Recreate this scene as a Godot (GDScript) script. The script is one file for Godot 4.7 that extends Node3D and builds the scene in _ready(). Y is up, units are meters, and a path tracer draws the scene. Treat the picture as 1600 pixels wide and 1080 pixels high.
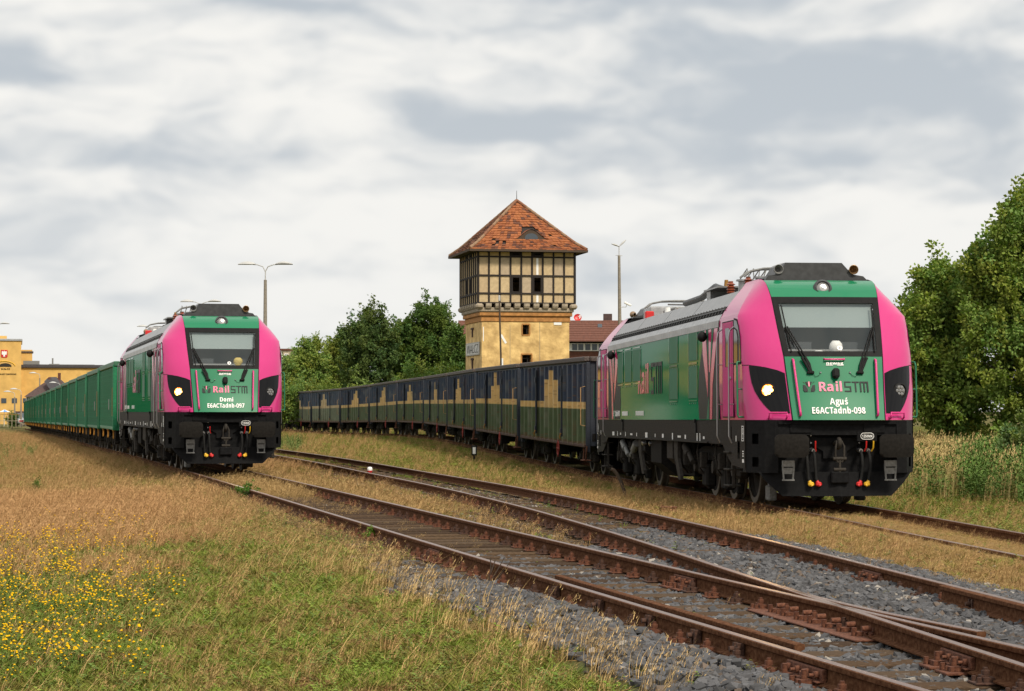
extends Node3D
# ---------------------------------------------------------------- helpers
var M := {}
var taken := {}
var rng := RandomNumberGenerator.new()
var nz := FastNoiseLite.new()
var nz2 := FastNoiseLite.new()

class MB:
	var v := PackedVector3Array()
	var n := PackedVector3Array()
	var t := PackedVector2Array()
	var c := PackedColorArray()
	var col = null
	func vert(p: Vector3, nn: Vector3, uv: Vector2):
		v.append(p); n.append(nn); t.append(uv)
		if col != null: c.append(col)
	func tri(a: Vector3, b: Vector3, d: Vector3, out: Vector3):
		var g = (b - a).cross(d - a)
		if g.length_squared() < 1e-16: return
		var nn = g.normalized()
		if nn.dot(out) > 0.0:
			var q = b; b = d; d = q
		else:
			nn = -nn
		for p in [a, b, d]:
			var uv = Vector2(p.x, p.z) if absf(nn.y) > 0.7 else (Vector2(p.x, p.y) if absf(nn.z) > 0.5 else Vector2(p.z, p.y))
			vert(p, nn, uv)
	func quad(a: Vector3, b: Vector3, d: Vector3, e: Vector3, out: Vector3):
		tri(a, b, d, out); tri(a, d, e, out)
	func poly(pts: Array, out: Vector3):
		for i in range(1, pts.size() - 1): tri(pts[0], pts[i], pts[i + 1], out)
	func quv(a, b, d, e, out: Vector3, ua, ub, ud, ue):
		var nn = (b - a).cross(d - a).normalized()
		var flip = nn.dot(out) > 0.0
		if not flip: nn = -nn
		var P = [a, b, d, a, d, e]
		var U = [ua, ub, ud, ua, ud, ue]
		var order = [0, 2, 1, 3, 5, 4] if flip else [0, 1, 2, 3, 4, 5]
		for i in order: vert(P[i], nn, U[i])
	func box(ctr: Vector3, s: Vector3, b := Basis()):
		var h = s * 0.5
		for ax in 3:
			for sg in [-1.0, 1.0]:
				var u = Vector3.ZERO; u[ax] = sg
				var p = Vector3.ZERO; p[(ax + 1) % 3] = 1.0
				var q = Vector3.ZERO; q[(ax + 2) % 3] = 1.0
				var o = u * h
				quad(ctr + b * (o - p * h - q * h), ctr + b * (o + p * h - q * h), ctr + b * (o + p * h + q * h), ctr + b * (o - p * h + q * h), b * u)
	func cbox(ctr: Vector3, s: Vector3, ch: float, b := Basis()):
		var h = s * 0.5
		var k = func(ax, sg, s1, s2):
			var p = Vector3.ZERO
			p[ax] = sg * h[ax]; p[(ax + 1) % 3] = s1 * (h[(ax + 1) % 3] - ch); p[(ax + 2) % 3] = s2 * (h[(ax + 2) % 3] - ch)
			return p
		for ax in 3:
			for sg in [-1.0, 1.0]:
				var u = Vector3.ZERO; u[ax] = sg
				quad(ctr + b * k.call(ax, sg, -1, -1), ctr + b * k.call(ax, sg, 1, -1), ctr + b * k.call(ax, sg, 1, 1), ctr + b * k.call(ax, sg, -1, 1), b * u)
			var a1 = (ax + 1) % 3
			var a2 = (ax + 2) % 3
			for s1 in [-1.0, 1.0]:
				for s2 in [-1.0, 1.0]:
					var pa = []
					for e in [-1.0, 1.0]:
						var p1 = Vector3.ZERO; p1[ax] = e * (h[ax] - ch); p1[a1] = s1 * h[a1]; p1[a2] = s2 * (h[a2] - ch)
						var p2 = p1; p2[a1] = s1 * (h[a1] - ch); p2[a2] = s2 * h[a2]
						pa.append(ctr + b * p1); pa.append(ctr + b * p2)
					var out = Vector3.ZERO; out[a1] = s1; out[a2] = s2
					quad(pa[0], pa[1], pa[3], pa[2], b * out)
		for sx in [-1.0, 1.0]:
			for sy in [-1.0, 1.0]:
				for sz in [-1.0, 1.0]:
					var w = Vector3(sx, sy, sz)
					var q = w * (h - Vector3(ch, ch, ch))
					tri(ctr + b * (q + Vector3(sx * ch, 0, 0)), ctr + b * (q + Vector3(0, sy * ch, 0)), ctr + b * (q + Vector3(0, 0, sz * ch)), b * w)
	func ring(p: Vector3, ax: Vector3, r: float, seg: int) -> Array:
		var u = ax.cross(Vector3.UP if absf(ax.y) < 0.9 else Vector3.RIGHT).normalized()
		var w = ax.cross(u).normalized()
		var o = []
		for i in seg:
			var a = TAU * i / seg
			o.append(p + (u * cos(a) + w * sin(a)) * r)
		return o
	func tube(p0: Vector3, p1: Vector3, r0: float, r1 := -1.0, seg := 8, cap := true):
		if r1 < 0: r1 = r0
		var ax = (p1 - p0).normalized()
		var A = ring(p0, ax, r0, seg)
		var B = ring(p1, ax, r1, seg)
		for i in seg:
			var j = (i + 1) % seg
			var na = (A[i] - p0).normalized() if r0 > 1e-5 else (B[i] - p1).normalized()
			var nb = (A[j] - p0).normalized() if r0 > 1e-5 else (B[j] - p1).normalized()
			sm(A[i], A[j], B[j], B[i], na, nb, nb, na)
		if cap:
			if r0 > 1e-4: poly(A, -ax)
			if r1 > 1e-4: poly(B, ax)
	func sm(a, b, d, e, na, nb, nd, ne, ua := Vector2.ZERO, ub := Vector2(1, 0), ud := Vector2(1, 1), ue := Vector2(0, 1)):
		var flip = (b - a).cross(d - a).dot(na + nb + nd) > 0.0
		var P = [a, b, d, a, d, e]
		var N = [na, nb, nd, na, nd, ne]
		var U = [ua, ub, ud, ua, ud, ue]
		var order = [0, 2, 1, 3, 5, 4] if flip else [0, 1, 2, 3, 4, 5]
		for i in order: vert(P[i], N[i], U[i])
	func path(pts: Array, r: float, seg := 6):
		var prev = []
		for i in pts.size():
			var ax = (pts[mini(i + 1, pts.size() - 1)] - pts[maxi(i - 1, 0)]).normalized()
			var R = ring(pts[i], ax, r, seg)
			if i > 0:
				var best = 0
				var bd = 1e9
				for k in seg:
					var d = R[k].distance_squared_to(prev[0])
					if d < bd: bd = d; best = k
				var R2 = []
				for k in seg: R2.append(R[(best + k) % seg])
				R = R2
				for k in seg:
					var j = (k + 1) % seg
					sm(prev[k], prev[j], R[j], R[k], (prev[k] - pts[i - 1]).normalized(), (prev[j] - pts[i - 1]).normalized(), (R[j] - pts[i]).normalized(), (R[k] - pts[i]).normalized())
			else: poly(R, -ax)
			prev = R
			if i == pts.size() - 1: poly(R, ax)
	func lathe(prof: Array, xf: Transform3D, seg := 16, sharp := true):
		# prof: Vector2(radius, along y)
		for k in range(prof.size() - 1):
			var a: Vector2 = prof[k]
			var b: Vector2 = prof[k + 1]
			var d = b - a
			var pn = Vector2(d.y, -d.x).normalized()
			for i in seg:
				var a0 = TAU * i / seg
				var a1 = TAU * (i + 1) / seg
				var c0 = Vector3(cos(a0), 0, sin(a0))
				var c1 = Vector3(cos(a1), 0, sin(a1))
				var n0 = xf.basis * (c0 * pn.x + Vector3.UP * pn.y)
				var n1 = xf.basis * (c1 * pn.x + Vector3.UP * pn.y)
				if a.x < 1e-5:
					tri(xf * Vector3(0, a.y, 0), xf * (c0 * b.x + Vector3.UP * b.y), xf * (c1 * b.x + Vector3.UP * b.y), n0 + n1)
				elif b.x < 1e-5:
					tri(xf * (c0 * a.x + Vector3.UP * a.y), xf * (c1 * a.x + Vector3.UP * a.y), xf * Vector3(0, b.y, 0), n0 + n1)
				else:
					sm(xf * (c0 * a.x + Vector3.UP * a.y), xf * (c1 * a.x + Vector3.UP * a.y), xf * (c1 * b.x + Vector3.UP * b.y), xf * (c0 * b.x + Vector3.UP * b.y), n0, n1, n1, n0)
	func prism(pl: PackedVector2Array, z0: float, z1: float, xf := Transform3D()):
		var area = 0.0
		var m = pl.size()
		for i in m: area += pl[i].cross(pl[(i + 1) % m])
		var ids = Geometry2D.triangulate_polygon(pl)
		for k in range(0, ids.size(), 3):
			for z in [z0, z1]:
				var o = xf.basis * Vector3(0, 0, 1 if z == maxf(z0, z1) else -1)
				tri(xf * Vector3(pl[ids[k]].x, pl[ids[k]].y, z), xf * Vector3(pl[ids[k + 1]].x, pl[ids[k + 1]].y, z), xf * Vector3(pl[ids[k + 2]].x, pl[ids[k + 2]].y, z), o)
		for i in m:
			var a = pl[i]
			var b = pl[(i + 1) % m]
			var d = b - a
			var o2 = Vector2(d.y, -d.x) * (1.0 if area > 0 else -1.0)
			quad(xf * Vector3(a.x, a.y, z0), xf * Vector3(b.x, b.y, z0), xf * Vector3(b.x, b.y, z1), xf * Vector3(a.x, a.y, z1), xf.basis * Vector3(o2.x, o2.y, 0))
	func sweep(prof: PackedVector2Array, pts: Array, caps := true):
		# prof x = to the right of travel, y = up
		var area = 0.0
		var m = prof.size()
		for i in m: area += prof[i].cross(prof[(i + 1) % m])
		var rows = []
		var rts = []
		for i in pts.size():
			var d = (pts[mini(i + 1, pts.size() - 1)] - pts[maxi(i - 1, 0)]).normalized()
			var rt = d.cross(Vector3.UP).normalized()
			var row = []
			for q in prof: row.append(pts[i] + rt * q.x + Vector3.UP * q.y)
			rows.append(row); rts.append(rt)
		for i in pts.size() - 1:
			for k in m:
				var j = (k + 1) % m
				var e = prof[j] - prof[k]
				var o = Vector2(e.y, -e.x) * (1.0 if area > 0 else -1.0)
				quad(rows[i][k], rows[i][j], rows[i + 1][j], rows[i + 1][k], rts[i] * o.x + Vector3.UP * o.y)
		if caps:
			var ids = Geometry2D.triangulate_polygon(prof)
			for e in [0, pts.size() - 1]:
				var o = (pts[0] - pts[1]) if e == 0 else (pts[-1] - pts[-2])
				for k in range(0, ids.size(), 3): tri(rows[e][ids[k]], rows[e][ids[k + 1]], rows[e][ids[k + 2]], o)
	func grid(P: Array, out: Callable):
		# P[i][j] smooth surface, out(p) = rough outward direction
		var r = P.size()
		var q = P[0].size()
		var N = []
		for i in r:
			var row = []
			for j in q:
				var a = P[mini(i + 1, r - 1)][j] - P[maxi(i - 1, 0)][j]
				var b = P[i][mini(j + 1, q - 1)] - P[i][maxi(j - 1, 0)]
				var g = a.cross(b)
				g = g.normalized() if g.length_squared() > 1e-18 else Vector3.UP
				if g.dot(out.call(P[i][j])) < 0: g = -g
				row.append(g)
			N.append(row)
		for i in r - 1:
			for j in q - 1:
				sm(P[i][j], P[i][j + 1], P[i + 1][j + 1], P[i + 1][j], N[i][j], N[i][j + 1], N[i + 1][j + 1], N[i + 1][j], Vector2(float(j) / (q - 1), float(i) / (r - 1)), Vector2(float(j + 1) / (q - 1), float(i) / (r - 1)), Vector2(float(j + 1) / (q - 1), float(i + 1) / (r - 1)), Vector2(float(j) / (q - 1), float(i + 1) / (r - 1)))
	func ball(ctr: Vector3, r: Vector3, seg := 12, rows := 8):
		for i in rows:
			for j in seg:
				var P = []
				var N = []
				for q in [[i, j], [i, j + 1], [i + 1, j + 1], [i + 1, j]]:
					var th = PI * q[0] / rows
					var ph = TAU * q[1] / seg
					var d = Vector3(sin(th) * cos(ph), cos(th), sin(th) * sin(ph))
					P.append(ctr + d * r); N.append((d / r).normalized())
				sm(P[0], P[1], P[2], P[3], N[0], N[1], N[2], N[3])
	func mesh() -> ArrayMesh:
		var a = []
		a.resize(Mesh.ARRAY_MAX)
		a[Mesh.ARRAY_VERTEX] = v; a[Mesh.ARRAY_NORMAL] = n; a[Mesh.ARRAY_TEX_UV] = t
		if c.size() == v.size() and c.size() > 0: a[Mesh.ARRAY_COLOR] = c
		var m = ArrayMesh.new()
		m.add_surface_from_arrays(Mesh.PRIMITIVE_TRIANGLES, a)
		return m

func numbered(s: String) -> String:
	var k = taken.get(s, 0)
	taken[s] = k + 1
	return s if k == 0 else "%s_%03d" % [s, k]
func part(parent, called: String, mb, m, xf := Transform3D()):
	var o = MeshInstance3D.new()
	o.name = called
	o.mesh = mb if mb is Mesh else mb.mesh()
	o.material_override = m
	o.transform = xf
	parent.add_child(o, true)
	return o
func tag(o, label: String, category: String, group := ""):
	o.set_meta("label", label); o.set_meta("category", category)
	if group != "": o.set_meta("group", group)
	return o
func thing(called: String, label: String, category: String, at := Vector3.ZERO, turn := 0.0, group := ""):
	var o = Node3D.new()
	o.name = numbered(called)
	add_child(o)
	o.position = at; o.rotation.y = turn
	return tag(o, label, category, group)
func solo(called: String, mb, m, label: String, category: String, group := ""):
	var o = part(self, numbered(called), mb, m)
	return tag(o, label, category, group)
func struct(called: String, mb, m):
	var o = part(self, called, mb, m)
	o.set_meta("kind", "structure")
	return o
func lin(r: float, g: float, b: float) -> Color: return Color(r, g, b).linear_to_srgb()
func mat(col: Color, rough := 0.7, metal := 0.0, tex = null, scale := 1.0, nrm = null, nsc := 1.0):
	var m = StandardMaterial3D.new()
	m.albedo_color = col; m.roughness = rough; m.metallic = metal
	if tex != null:
		m.albedo_texture = tex
	if nrm != null:
		m.normal_enabled = true; m.normal_texture = nrm; m.normal_scale = nsc
	if tex != null or nrm != null:
		m.uv1_triplanar = true
		m.uv1_scale = Vector3.ONE * scale
	return m
func vmat(rough := 0.8, tex = null, scale := 1.0):
	var m = mat(Color.WHITE, rough, 0.0, tex, scale)
	m.vertex_color_use_as_albedo = true
	return m
func noise_img(size: int, freq: float, seed_: int, lo: float, hi: float, oct := 5, sx := 1.0, tint := Color(0, 0, 0, 0)) -> ImageTexture:
	var f = FastNoiseLite.new()
	f.seed = seed_; f.noise_type = FastNoiseLite.TYPE_SIMPLEX_SMOOTH; f.frequency = freq; f.fractal_octaves = oct
	var im = f.get_seamless_image(int(size * sx) if sx > 1.0 else size, size, false, false, 0.15, true)
	im.convert(Image.FORMAT_RGB8)
	if sx > 1.0: im.resize(size, size, Image.INTERPOLATE_LANCZOS)
	var d = im.get_data()
	for i in range(0, d.size(), 3):
		var t = d[i] / 255.0
		var q = lo + (hi - lo) * t
		d[i] = int(clampf(q * 255.0, 0, 255)); d[i + 1] = int(clampf((q - tint.g * (1.0 - t)) * 255.0, 0, 255)); d[i + 2] = int(clampf((q - tint.b * (1.0 - t)) * 255.0, 0, 255))
	var o = Image.create_from_data(im.get_width(), im.get_height(), false, Image.FORMAT_RGB8, d)
	o.generate_mipmaps()
	return ImageTexture.create_from_image(o)
func normal_tex(size: int, freq: float, seed_: int, strength: float) -> ImageTexture:
	var f = FastNoiseLite.new()
	f.seed = seed_; f.noise_type = FastNoiseLite.TYPE_SIMPLEX_SMOOTH; f.frequency = freq; f.fractal_octaves = 4
	var im = f.get_seamless_image(size, size)
	im.bump_map_to_normal_map(strength)
	return ImageTexture.create_from_image(im)
func sstep(a: float, b: float, x: float) -> float: return smoothstep(a, b, x)
func text_part(parent, called: String, s: String, h: float, m, xf: Transform3D, squeeze := 1.0, bold := false, depth := 0.004, fname := "Droid Sans"):
	var tm = TextMesh.new()
	var f = SystemFont.new()
	f.font_names = PackedStringArray([fname])
	if bold: f.font_weight = 700
	tm.font = f; tm.text = s; tm.font_size = 32; tm.pixel_size = h / 23.0; tm.depth = depth; tm.curve_step = 1.5
	var o = MeshInstance3D.new()
	o.name = called; o.mesh = tm; o.material_override = m
	o.transform = xf * Transform3D(Basis().scaled(Vector3(squeeze, 1, 1)), Vector3.ZERO)
	parent.add_child(o, true)
	return o
func rr(a: float, b: float) -> float: return rng.randf_range(a, b)
# ---------------------------------------------------------------- the lie of the land (D = metres in front of the photographer, world z = -D)
const MAIN_X := 5.865
const MAIN_K := -0.235
func main_x(D: float) -> float: return MAIN_X + MAIN_K * D
var mid_pts := [[6.0, 4.72], [10.0, 4.22], [13.5, 3.79], [17.6, 3.28], [21.3, 2.83], [27.1, 2.12], [35.7, 0.87], [44.7, -0.72], [55.0, -2.80], [66.8, -5.18], [77.6, -7.52], [88.0, -9.95], [110.0, -15.2], [150.0, -24.9]]
var right_pts := [[8.0, 8.3], [20.0, 7.03], [29.4, 6.06], [36.65, 5.45], [57.5, 3.47], [71.7, 1.68], [85.5, 0.07], [99.3, -1.37], [113.0, -2.93], [126.7, -4.95], [140.4, -7.37], [154.0, -10.2], [167.6, -13.4], [181.0, -16.6], [196.0, -20.8], [215.0, -26.5]]
var right_lv := [[8.0, -0.12], [37.0, -0.12], [58.0, -0.19], [72.0, -0.08], [86.0, 0.02], [100.0, 0.08], [113.0, 0.13], [127.0, 0.13], [140.0, 0.06], [154.0, -0.04], [170.0, -0.1], [215.0, -0.1]]
func along(tb: Array, x: float) -> float:
	if x <= tb[0][0]: return tb[0][1] + (x - tb[0][0]) * (tb[1][1] - tb[0][1]) / (tb[1][0] - tb[0][0])
	for i in tb.size() - 1:
		if x <= tb[i + 1][0]:
			var t = (x - tb[i][0]) / (tb[i + 1][0] - tb[i][0])
			var d0 = (tb[i + 1][1] - tb[maxi(i - 1, 0)][1]) / (tb[i + 1][0] - tb[maxi(i - 1, 0)][0])
			var i2 = mini(i + 2, tb.size() - 1)
			var d1 = (tb[i2][1] - tb[i][1]) / (tb[i2][0] - tb[i][0])
			var w = tb[i + 1][0] - tb[i][0]
			var h00 = 2 * t * t * t - 3 * t * t + 1
			var h10 = t * t * t - 2 * t * t + t
			return h00 * tb[i][1] + h10 * w * d0 + (1 - h00) * tb[i + 1][1] + (t * t * t - t * t) * w * d1
	var m = tb.size() - 1
	return tb[m][1] + (x - tb[m][0]) * (tb[m][1] - tb[m - 1][1]) / (tb[m][0] - tb[m - 1][0])
var lut_mid := PackedFloat32Array()
var lut_right := PackedFloat32Array()
func lut(a: PackedFloat32Array, D: float) -> float:
	var q = clampf(D, 0.0, 299.0) * 2.0
	var i = int(q)
	return lerpf(a[i], a[i + 1], q - i)
func main_dip(D: float) -> float: return -0.0034 * maxf(0.0, D - 76.0)
func mid_x(D: float) -> float: return lut(lut_mid, D)
func right_x(D: float) -> float: return lut(lut_right, D)
func bed_y(X: float, D: float) -> float:
	# ballast lies level with the sleepers outside the straight track, lower between its rails
	var xm = (X - main_x(D)) * 0.973
	var low = -0.224 + 0.016 * nz2.get_noise_2d(X * 30.0, D * 30.0)
	var high = -0.172 + 0.05 * nz.get_noise_2d(X * 14.0, D * 14.0)
	var k = maxf(sstep(0.72, 0.98, -xm) * (1.0 - sstep(20.5, 23.0, D)), sstep(0.72, 0.98, xm) * (1.0 - sstep(24.5, 27.5, D)))
	return lerpf(low, high, k)
func ground_y(X: float, D: float) -> float:
	var y = -0.25 + 0.05 * nz.get_noise_2d(X * 3.0, D * 3.0) + 0.02 * nz2.get_noise_2d(X * 22.0, D * 22.0)
	var dm = absf(X - main_x(D)) * 0.973
	var d2 = absf(X - mid_x(D)) * 0.985
	var dt = minf(dm, d2)
	if D < 160: y = lerpf(bed_y(X, D), y, sstep(1.35, 2.1, dt))
	var dr = absf(X - right_x(D))
	if D < 220: y = lerpf(along(right_lv, D) - 0.16, y, sstep(1.3, 3.6, dr))
	if D < 36.0 and X - right_x(D) > -1.7 and X - right_x(D) < 0.35: y = maxf(y, lerpf(-0.25, -0.162, sstep(-1.7, -1.0, X - right_x(D)) * (1.0 - sstep(0.0, 0.35, X - right_x(D)))))
	if X - right_x(D) > 2.5 and D < 90: y += 0.28 * sstep(2.5, 7.0, X - right_x(D))
	if D > 76.0 and D < 420.0: y += main_dip(D) * (1.0 - sstep(2.2, 6.5, dm))
	if X < main_x(D): y -= 0.05 * sstep(2.2, 5.0, dm)
	return y
# ---------------------------------------------------------------- sky
const SKY_K := 0.69
func sky_at(d: Vector3) -> Color:
	var el = maxf(d.y, 0.0)
	# stratocumulus: broad banks, billows, wisps
	var w1 = nz2.get_noise_3d(d.x * 160.0 + 50.0, el * 420.0, d.z * 160.0)
	var w2 = nz2.get_noise_3d(d.x * 160.0 - 70.0, el * 420.0, d.z * 160.0 + 33.0)
	var q = Vector3(d.x + w1 * 0.022, el + w2 * 0.011, d.z)
	var a = nz.get_noise_3d(q.x * 62.0 + 4.0, q.y * 190.0, q.z * 62.0)
	var b = nz.get_noise_3d(q.x * 170.0, q.y * 480.0 + 9.0, q.z * 170.0)
	var c = nz.get_noise_3d(q.x * 420.0, q.y * 1050.0, q.z * 420.0 + 5.0)
	var t = 0.72 + a * 0.66 + b * 0.38 + c * 0.14
	var az = atan2(q.x, -q.z)
	for p in [[0.15, 0.145, 0.10, 0.024, 0.85], [-0.008, 0.131, 0.036, 0.010, 0.62], [-0.22, 0.152, 0.06, 0.013, 0.5], [-0.09, 0.112, 0.07, 0.010, 0.3], [0.05, 0.186, 0.07, 0.009, 0.6], [-0.19, 0.092, 0.11, 0.016, 0.42], [0.15, 0.116, 0.06, 0.006, 0.4], [-0.12, 0.178, 0.05, 0.008, 0.35]]:
		var u = (az - p[0]) / p[2]
		var v = (q.y - p[1]) / p[3]
		var e = u * u + v * v
		if e < 6.0: t -= p[4] * exp(-e)
	t = clampf(t, 0.0, 1.0)
	t = t * t * (3.0 - 2.0 * t)
	var lo = Color(0.50, 0.552, 0.605)
	var hi = Color(0.96, 0.945, 0.905)
	var o = lo.lerp(hi, t)
	var haze = exp(-el * 12.0)
	o = o.lerp(Color(0.83, 0.845, 0.84), haze * 0.6)
	var z = 1.0 + 0.35 * sstep(0.3, 1.0, el)
	o = Color(o.r * z, o.g * z, o.b * z) * SKY_K
	if d.y < 0.0: o = (Color(0.82, 0.84, 0.84) * SKY_K).lerp(Color(0.22, 0.20, 0.15), sstep(0.0, -0.06, d.y))
	return o
func dir_at(u: float, v: float) -> Vector3:
	var th = v * PI
	var ph = u * TAU
	return Vector3(sin(th) * sin(ph), cos(th), -sin(th) * cos(ph))
func make_sky():
	var w = 640
	var h = 320
	var im = Image.create(w, h, false, Image.FORMAT_RGBF)
	for j in h:
		for i in w: im.set_pixel(i, j, sky_at(dir_at((i + 0.5) / w, (j + 0.5) / h)))
	var W = 4096
	var H = 2048
	im.resize(W, H, Image.INTERPOLATE_CUBIC)
	# the same clouds, drawn finer ahead
	for j in range(int(H * 0.38), int(H * 0.505)):
		for i0 in range(-int(W * 0.06), int(W * 0.06)):
			var i = posmod(i0, W)
			im.set_pixel(i, j, sky_at(dir_at((i + 0.5) / W, (j + 0.5) / H)))
	var pm = PanoramaSkyMaterial.new()
	pm.panorama = ImageTexture.create_from_image(im)
	var sk = Sky.new()
	sk.sky_material = pm
	return sk
func setup():
	nz.seed = 11; nz.noise_type = FastNoiseLite.TYPE_SIMPLEX_SMOOTH; nz.frequency = 0.12; nz.fractal_octaves = 4
	nz2.seed = 5; nz2.noise_type = FastNoiseLite.TYPE_SIMPLEX_SMOOTH; nz2.frequency = 0.05; nz2.fractal_octaves = 3
	rng.seed = 2025
	var cam = Camera3D.new()
	cam.name = "camera"
	add_child(cam)
	cam.position = Vector3(0, 1.51, 0)
	cam.rotation.x = atan(102.0 / 3500.0)
	cam.fov = rad_to_deg(2.0 * atan(540.0 / 3500.0))
	cam.near = 0.1; cam.far = 5000.0
	cam.current = true
	var we = WorldEnvironment.new()
	we.name = "world"
	var e = Environment.new()
	e.background_mode = Environment.BG_SKY
	e.sky = make_sky()
	e.tonemap_mode = Environment.TONE_MAPPER_LINEAR
	e.tonemap_exposure = 1.42
	e.sdfgi_enabled = true; e.ssao_enabled = true; e.ssil_enabled = true
	we.environment = e
	add_child(we)
	var sun = DirectionalLight3D.new()
	sun.name = "sun"
	add_child(sun)
	sun.look_at_from_position(Vector3.ZERO, Vector3(-0.34, -0.74, -0.58), Vector3.UP)
	sun.light_energy = 0.8
	sun.light_color = Color(1.0, 0.955, 0.88)
	sun.light_angular_distance = 10.0
	sun.shadow_enabled = true
	lut_mid.resize(602); lut_right.resize(602)
	for i in 602:
		lut_mid[i] = along(mid_pts, i * 0.5); lut_right[i] = along(right_pts, i * 0.5)
func materials():
	var mott = noise_img(512, 0.012, 3, 0.72, 1.0)
	var fine = noise_img(512, 0.05, 4, 0.7, 1.0)
	var streak = noise_img(512, 0.02, 6, 0.62, 1.0, 5, 6.0)
	var soft = noise_img(512, 0.012, 13, 0.86, 1.0)
	var plaster = noise_img(512, 0.016, 23, 0.74, 1.04, 6, 1.0, Color(0, 0.03, 0.06))
	var rustv = noise_img(512, 0.02, 8, 0.55, 1.05, 5, 1.0, Color(0, 0.10, 0.16))
	var si = streak.get_image()
	si.rotate_90(CLOCKWISE)
	si.generate_mipmaps()
	var grain = ImageTexture.create_from_image(si)
	var nbump = normal_tex(512, 0.04, 9, 6.0)
	M.mott = mott; M.fine = fine; M.streak = streak; M.grain = grain; M.nbump = nbump
	M.ground = vmat(0.95, fine, 0.9)
	M.ground.metallic_specular = 0.05
	M.ground.normal_enabled = true; M.ground.normal_texture = nbump; M.ground.normal_scale = 1.0
	M.cover = vmat(0.85)
	M.cover.metallic_specular = 0.25
	M.cover.cull_mode = BaseMaterial3D.CULL_DISABLED
	M.cover.backlight_enabled = true; M.cover.backlight = Color(0.25, 0.25, 0.18)
	M.stone = vmat(0.85, fine, 6.0)
	M.rail = mat(lin(0.165, 0.084, 0.046), 0.9, 0.0, rustv, 1.7, nbump, 0.5)
	M.rail.metallic_specular = 0.15
	M.band = mat(lin(0.30, 0.20, 0.165), 0.38, 0.6, fine, 1.2)
	M.rust = mat(lin(0.19, 0.075, 0.038), 0.9, 0.0, rustv, 3.0, nbump, 0.6)
	M.rust_dark = mat(lin(0.10, 0.05, 0.032), 0.9, 0.0, rustv, 3.0)
	M.sleeper = []
	for k in 4:
		M.sleeper.append(mat([lin(0.125, 0.083, 0.054), lin(0.135, 0.095, 0.065), lin(0.092, 0.062, 0.043), lin(0.145, 0.096, 0.06)][k], 0.9, 0.0, grain, 1.6, nbump, 0.6))
	for q in M.sleeper: q.metallic_specular = 0.08
	# locomotive paints
	M.green = mat(lin(0.003, 0.165, 0.070), 0.3, 0.0)
	M.green.metallic_specular = 0.25
	M.green.clearcoat_enabled = true; M.green.clearcoat = 0.7; M.green.clearcoat_roughness = 0.03
	M.pink_door = mat(lin(0.53, 0.034, 0.19), 0.4)
	M.pink_door.metallic_specular = 0.2
	M.pink = mat(lin(0.53, 0.034, 0.185), 0.3, 0.0)
	M.pink.metallic_specular = 0.25
	M.pink.clearcoat_enabled = true; M.pink.clearcoat = 0.6; M.pink.clearcoat_roughness = 0.04
	M.green_matt = mat(lin(0.004, 0.135, 0.058), 0.55)
	M.pink_dark = mat(lin(0.60, 0.03, 0.20), 0.25)
	M.print_dark = mat(lin(0.022, 0.025, 0.027), 0.4)
	M.print_dark.metallic_specular = 0.2
	M.print_pink = mat(lin(0.62, 0.05, 0.18), 0.2)
	M.white = mat(lin(0.82, 0.82, 0.80), 0.5)
	M.gloss_black = mat(lin(0.006, 0.006, 0.007), 0.06)
	M.gloss_black.metallic_specular = 0.3
	M.black = mat(lin(0.016, 0.016, 0.017), 0.5, 0.0, mott, 1.2)
	M.beam = mat(lin(0.014, 0.014, 0.015), 0.55, 0.0, mott, 1.5)
	M.under = mat(lin(0.022, 0.02, 0.018), 0.8, 0.0, mott, 2.0)
	M.under2 = mat(lin(0.06, 0.053, 0.046), 0.75, 0.0, mott, 2.5)
	M.sill = mat(lin(0.042, 0.037, 0.033), 0.6, 0.0, streak, 0.5)
	M.roof = mat(lin(0.27, 0.275, 0.28), 0.32, 0.0, mott, 0.8)
	M.roof_dark = mat(lin(0.055, 0.057, 0.06), 0.5, 0.0, mott, 1.0)
	M.roof_light = mat(lin(0.46, 0.47, 0.48), 0.35, 0.0, mott, 0.7)
	M.grey = mat(lin(0.28, 0.28, 0.27), 0.6, 0.0, mott, 2.0)
	M.steel = mat(lin(0.42, 0.42, 0.43), 0.35, 0.9)
	M.tyre = mat(lin(0.15, 0.13, 0.105), 0.55, 0.3, mott, 3.0)
	M.rubber = mat(lin(0.018, 0.018, 0.018), 0.6)
	M.insul = mat(lin(0.24, 0.06, 0.03), 0.3)
	M.brass = mat(lin(0.32, 0.20, 0.10), 0.4, 0.6)
	M.red = mat(lin(0.55, 0.02, 0.02), 0.4)
	M.yellow = mat(lin(0.72, 0.42, 0.02), 0.45)
	M.glass = mat(Color(0.30, 0.36, 0.36, 0.16), 0.02)
	M.glass.transparency = BaseMaterial3D.TRANSPARENCY_ALPHA
	M.glass_dark = mat(lin(0.02, 0.022, 0.024), 0.05)
	M.glass_dark.metallic_specular = 0.25
	M.cab_in = mat(lin(0.42, 0.45, 0.44), 0.8)
	M.blind = mat(lin(0.24, 0.30, 0.30), 0.8)
	M.dash = mat(lin(0.27, 0.28, 0.28), 0.7)
	M.lens = mat(lin(0.24, 0.24, 0.24), 0.2, 0.3)
	M.lamp_on = mat(Color(1, 0.9, 0.6), 0.3)
	M.lamp_on.emission_enabled = true; M.lamp_on.emission = Color(1.0, 0.74, 0.36); M.lamp_on.emission_energy_multiplier = 6.0
	M.lamp_glow = mat(Color(1, 0.8, 0.5), 0.3)
	M.lamp_glow.emission_enabled = true; M.lamp_glow.emission = Color(1.0, 0.42, 0.06); M.lamp_glow.emission_energy_multiplier = 1.6
	M.rubber.metallic_specular = 0.2
	M.green_side = M.green.duplicate()
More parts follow.
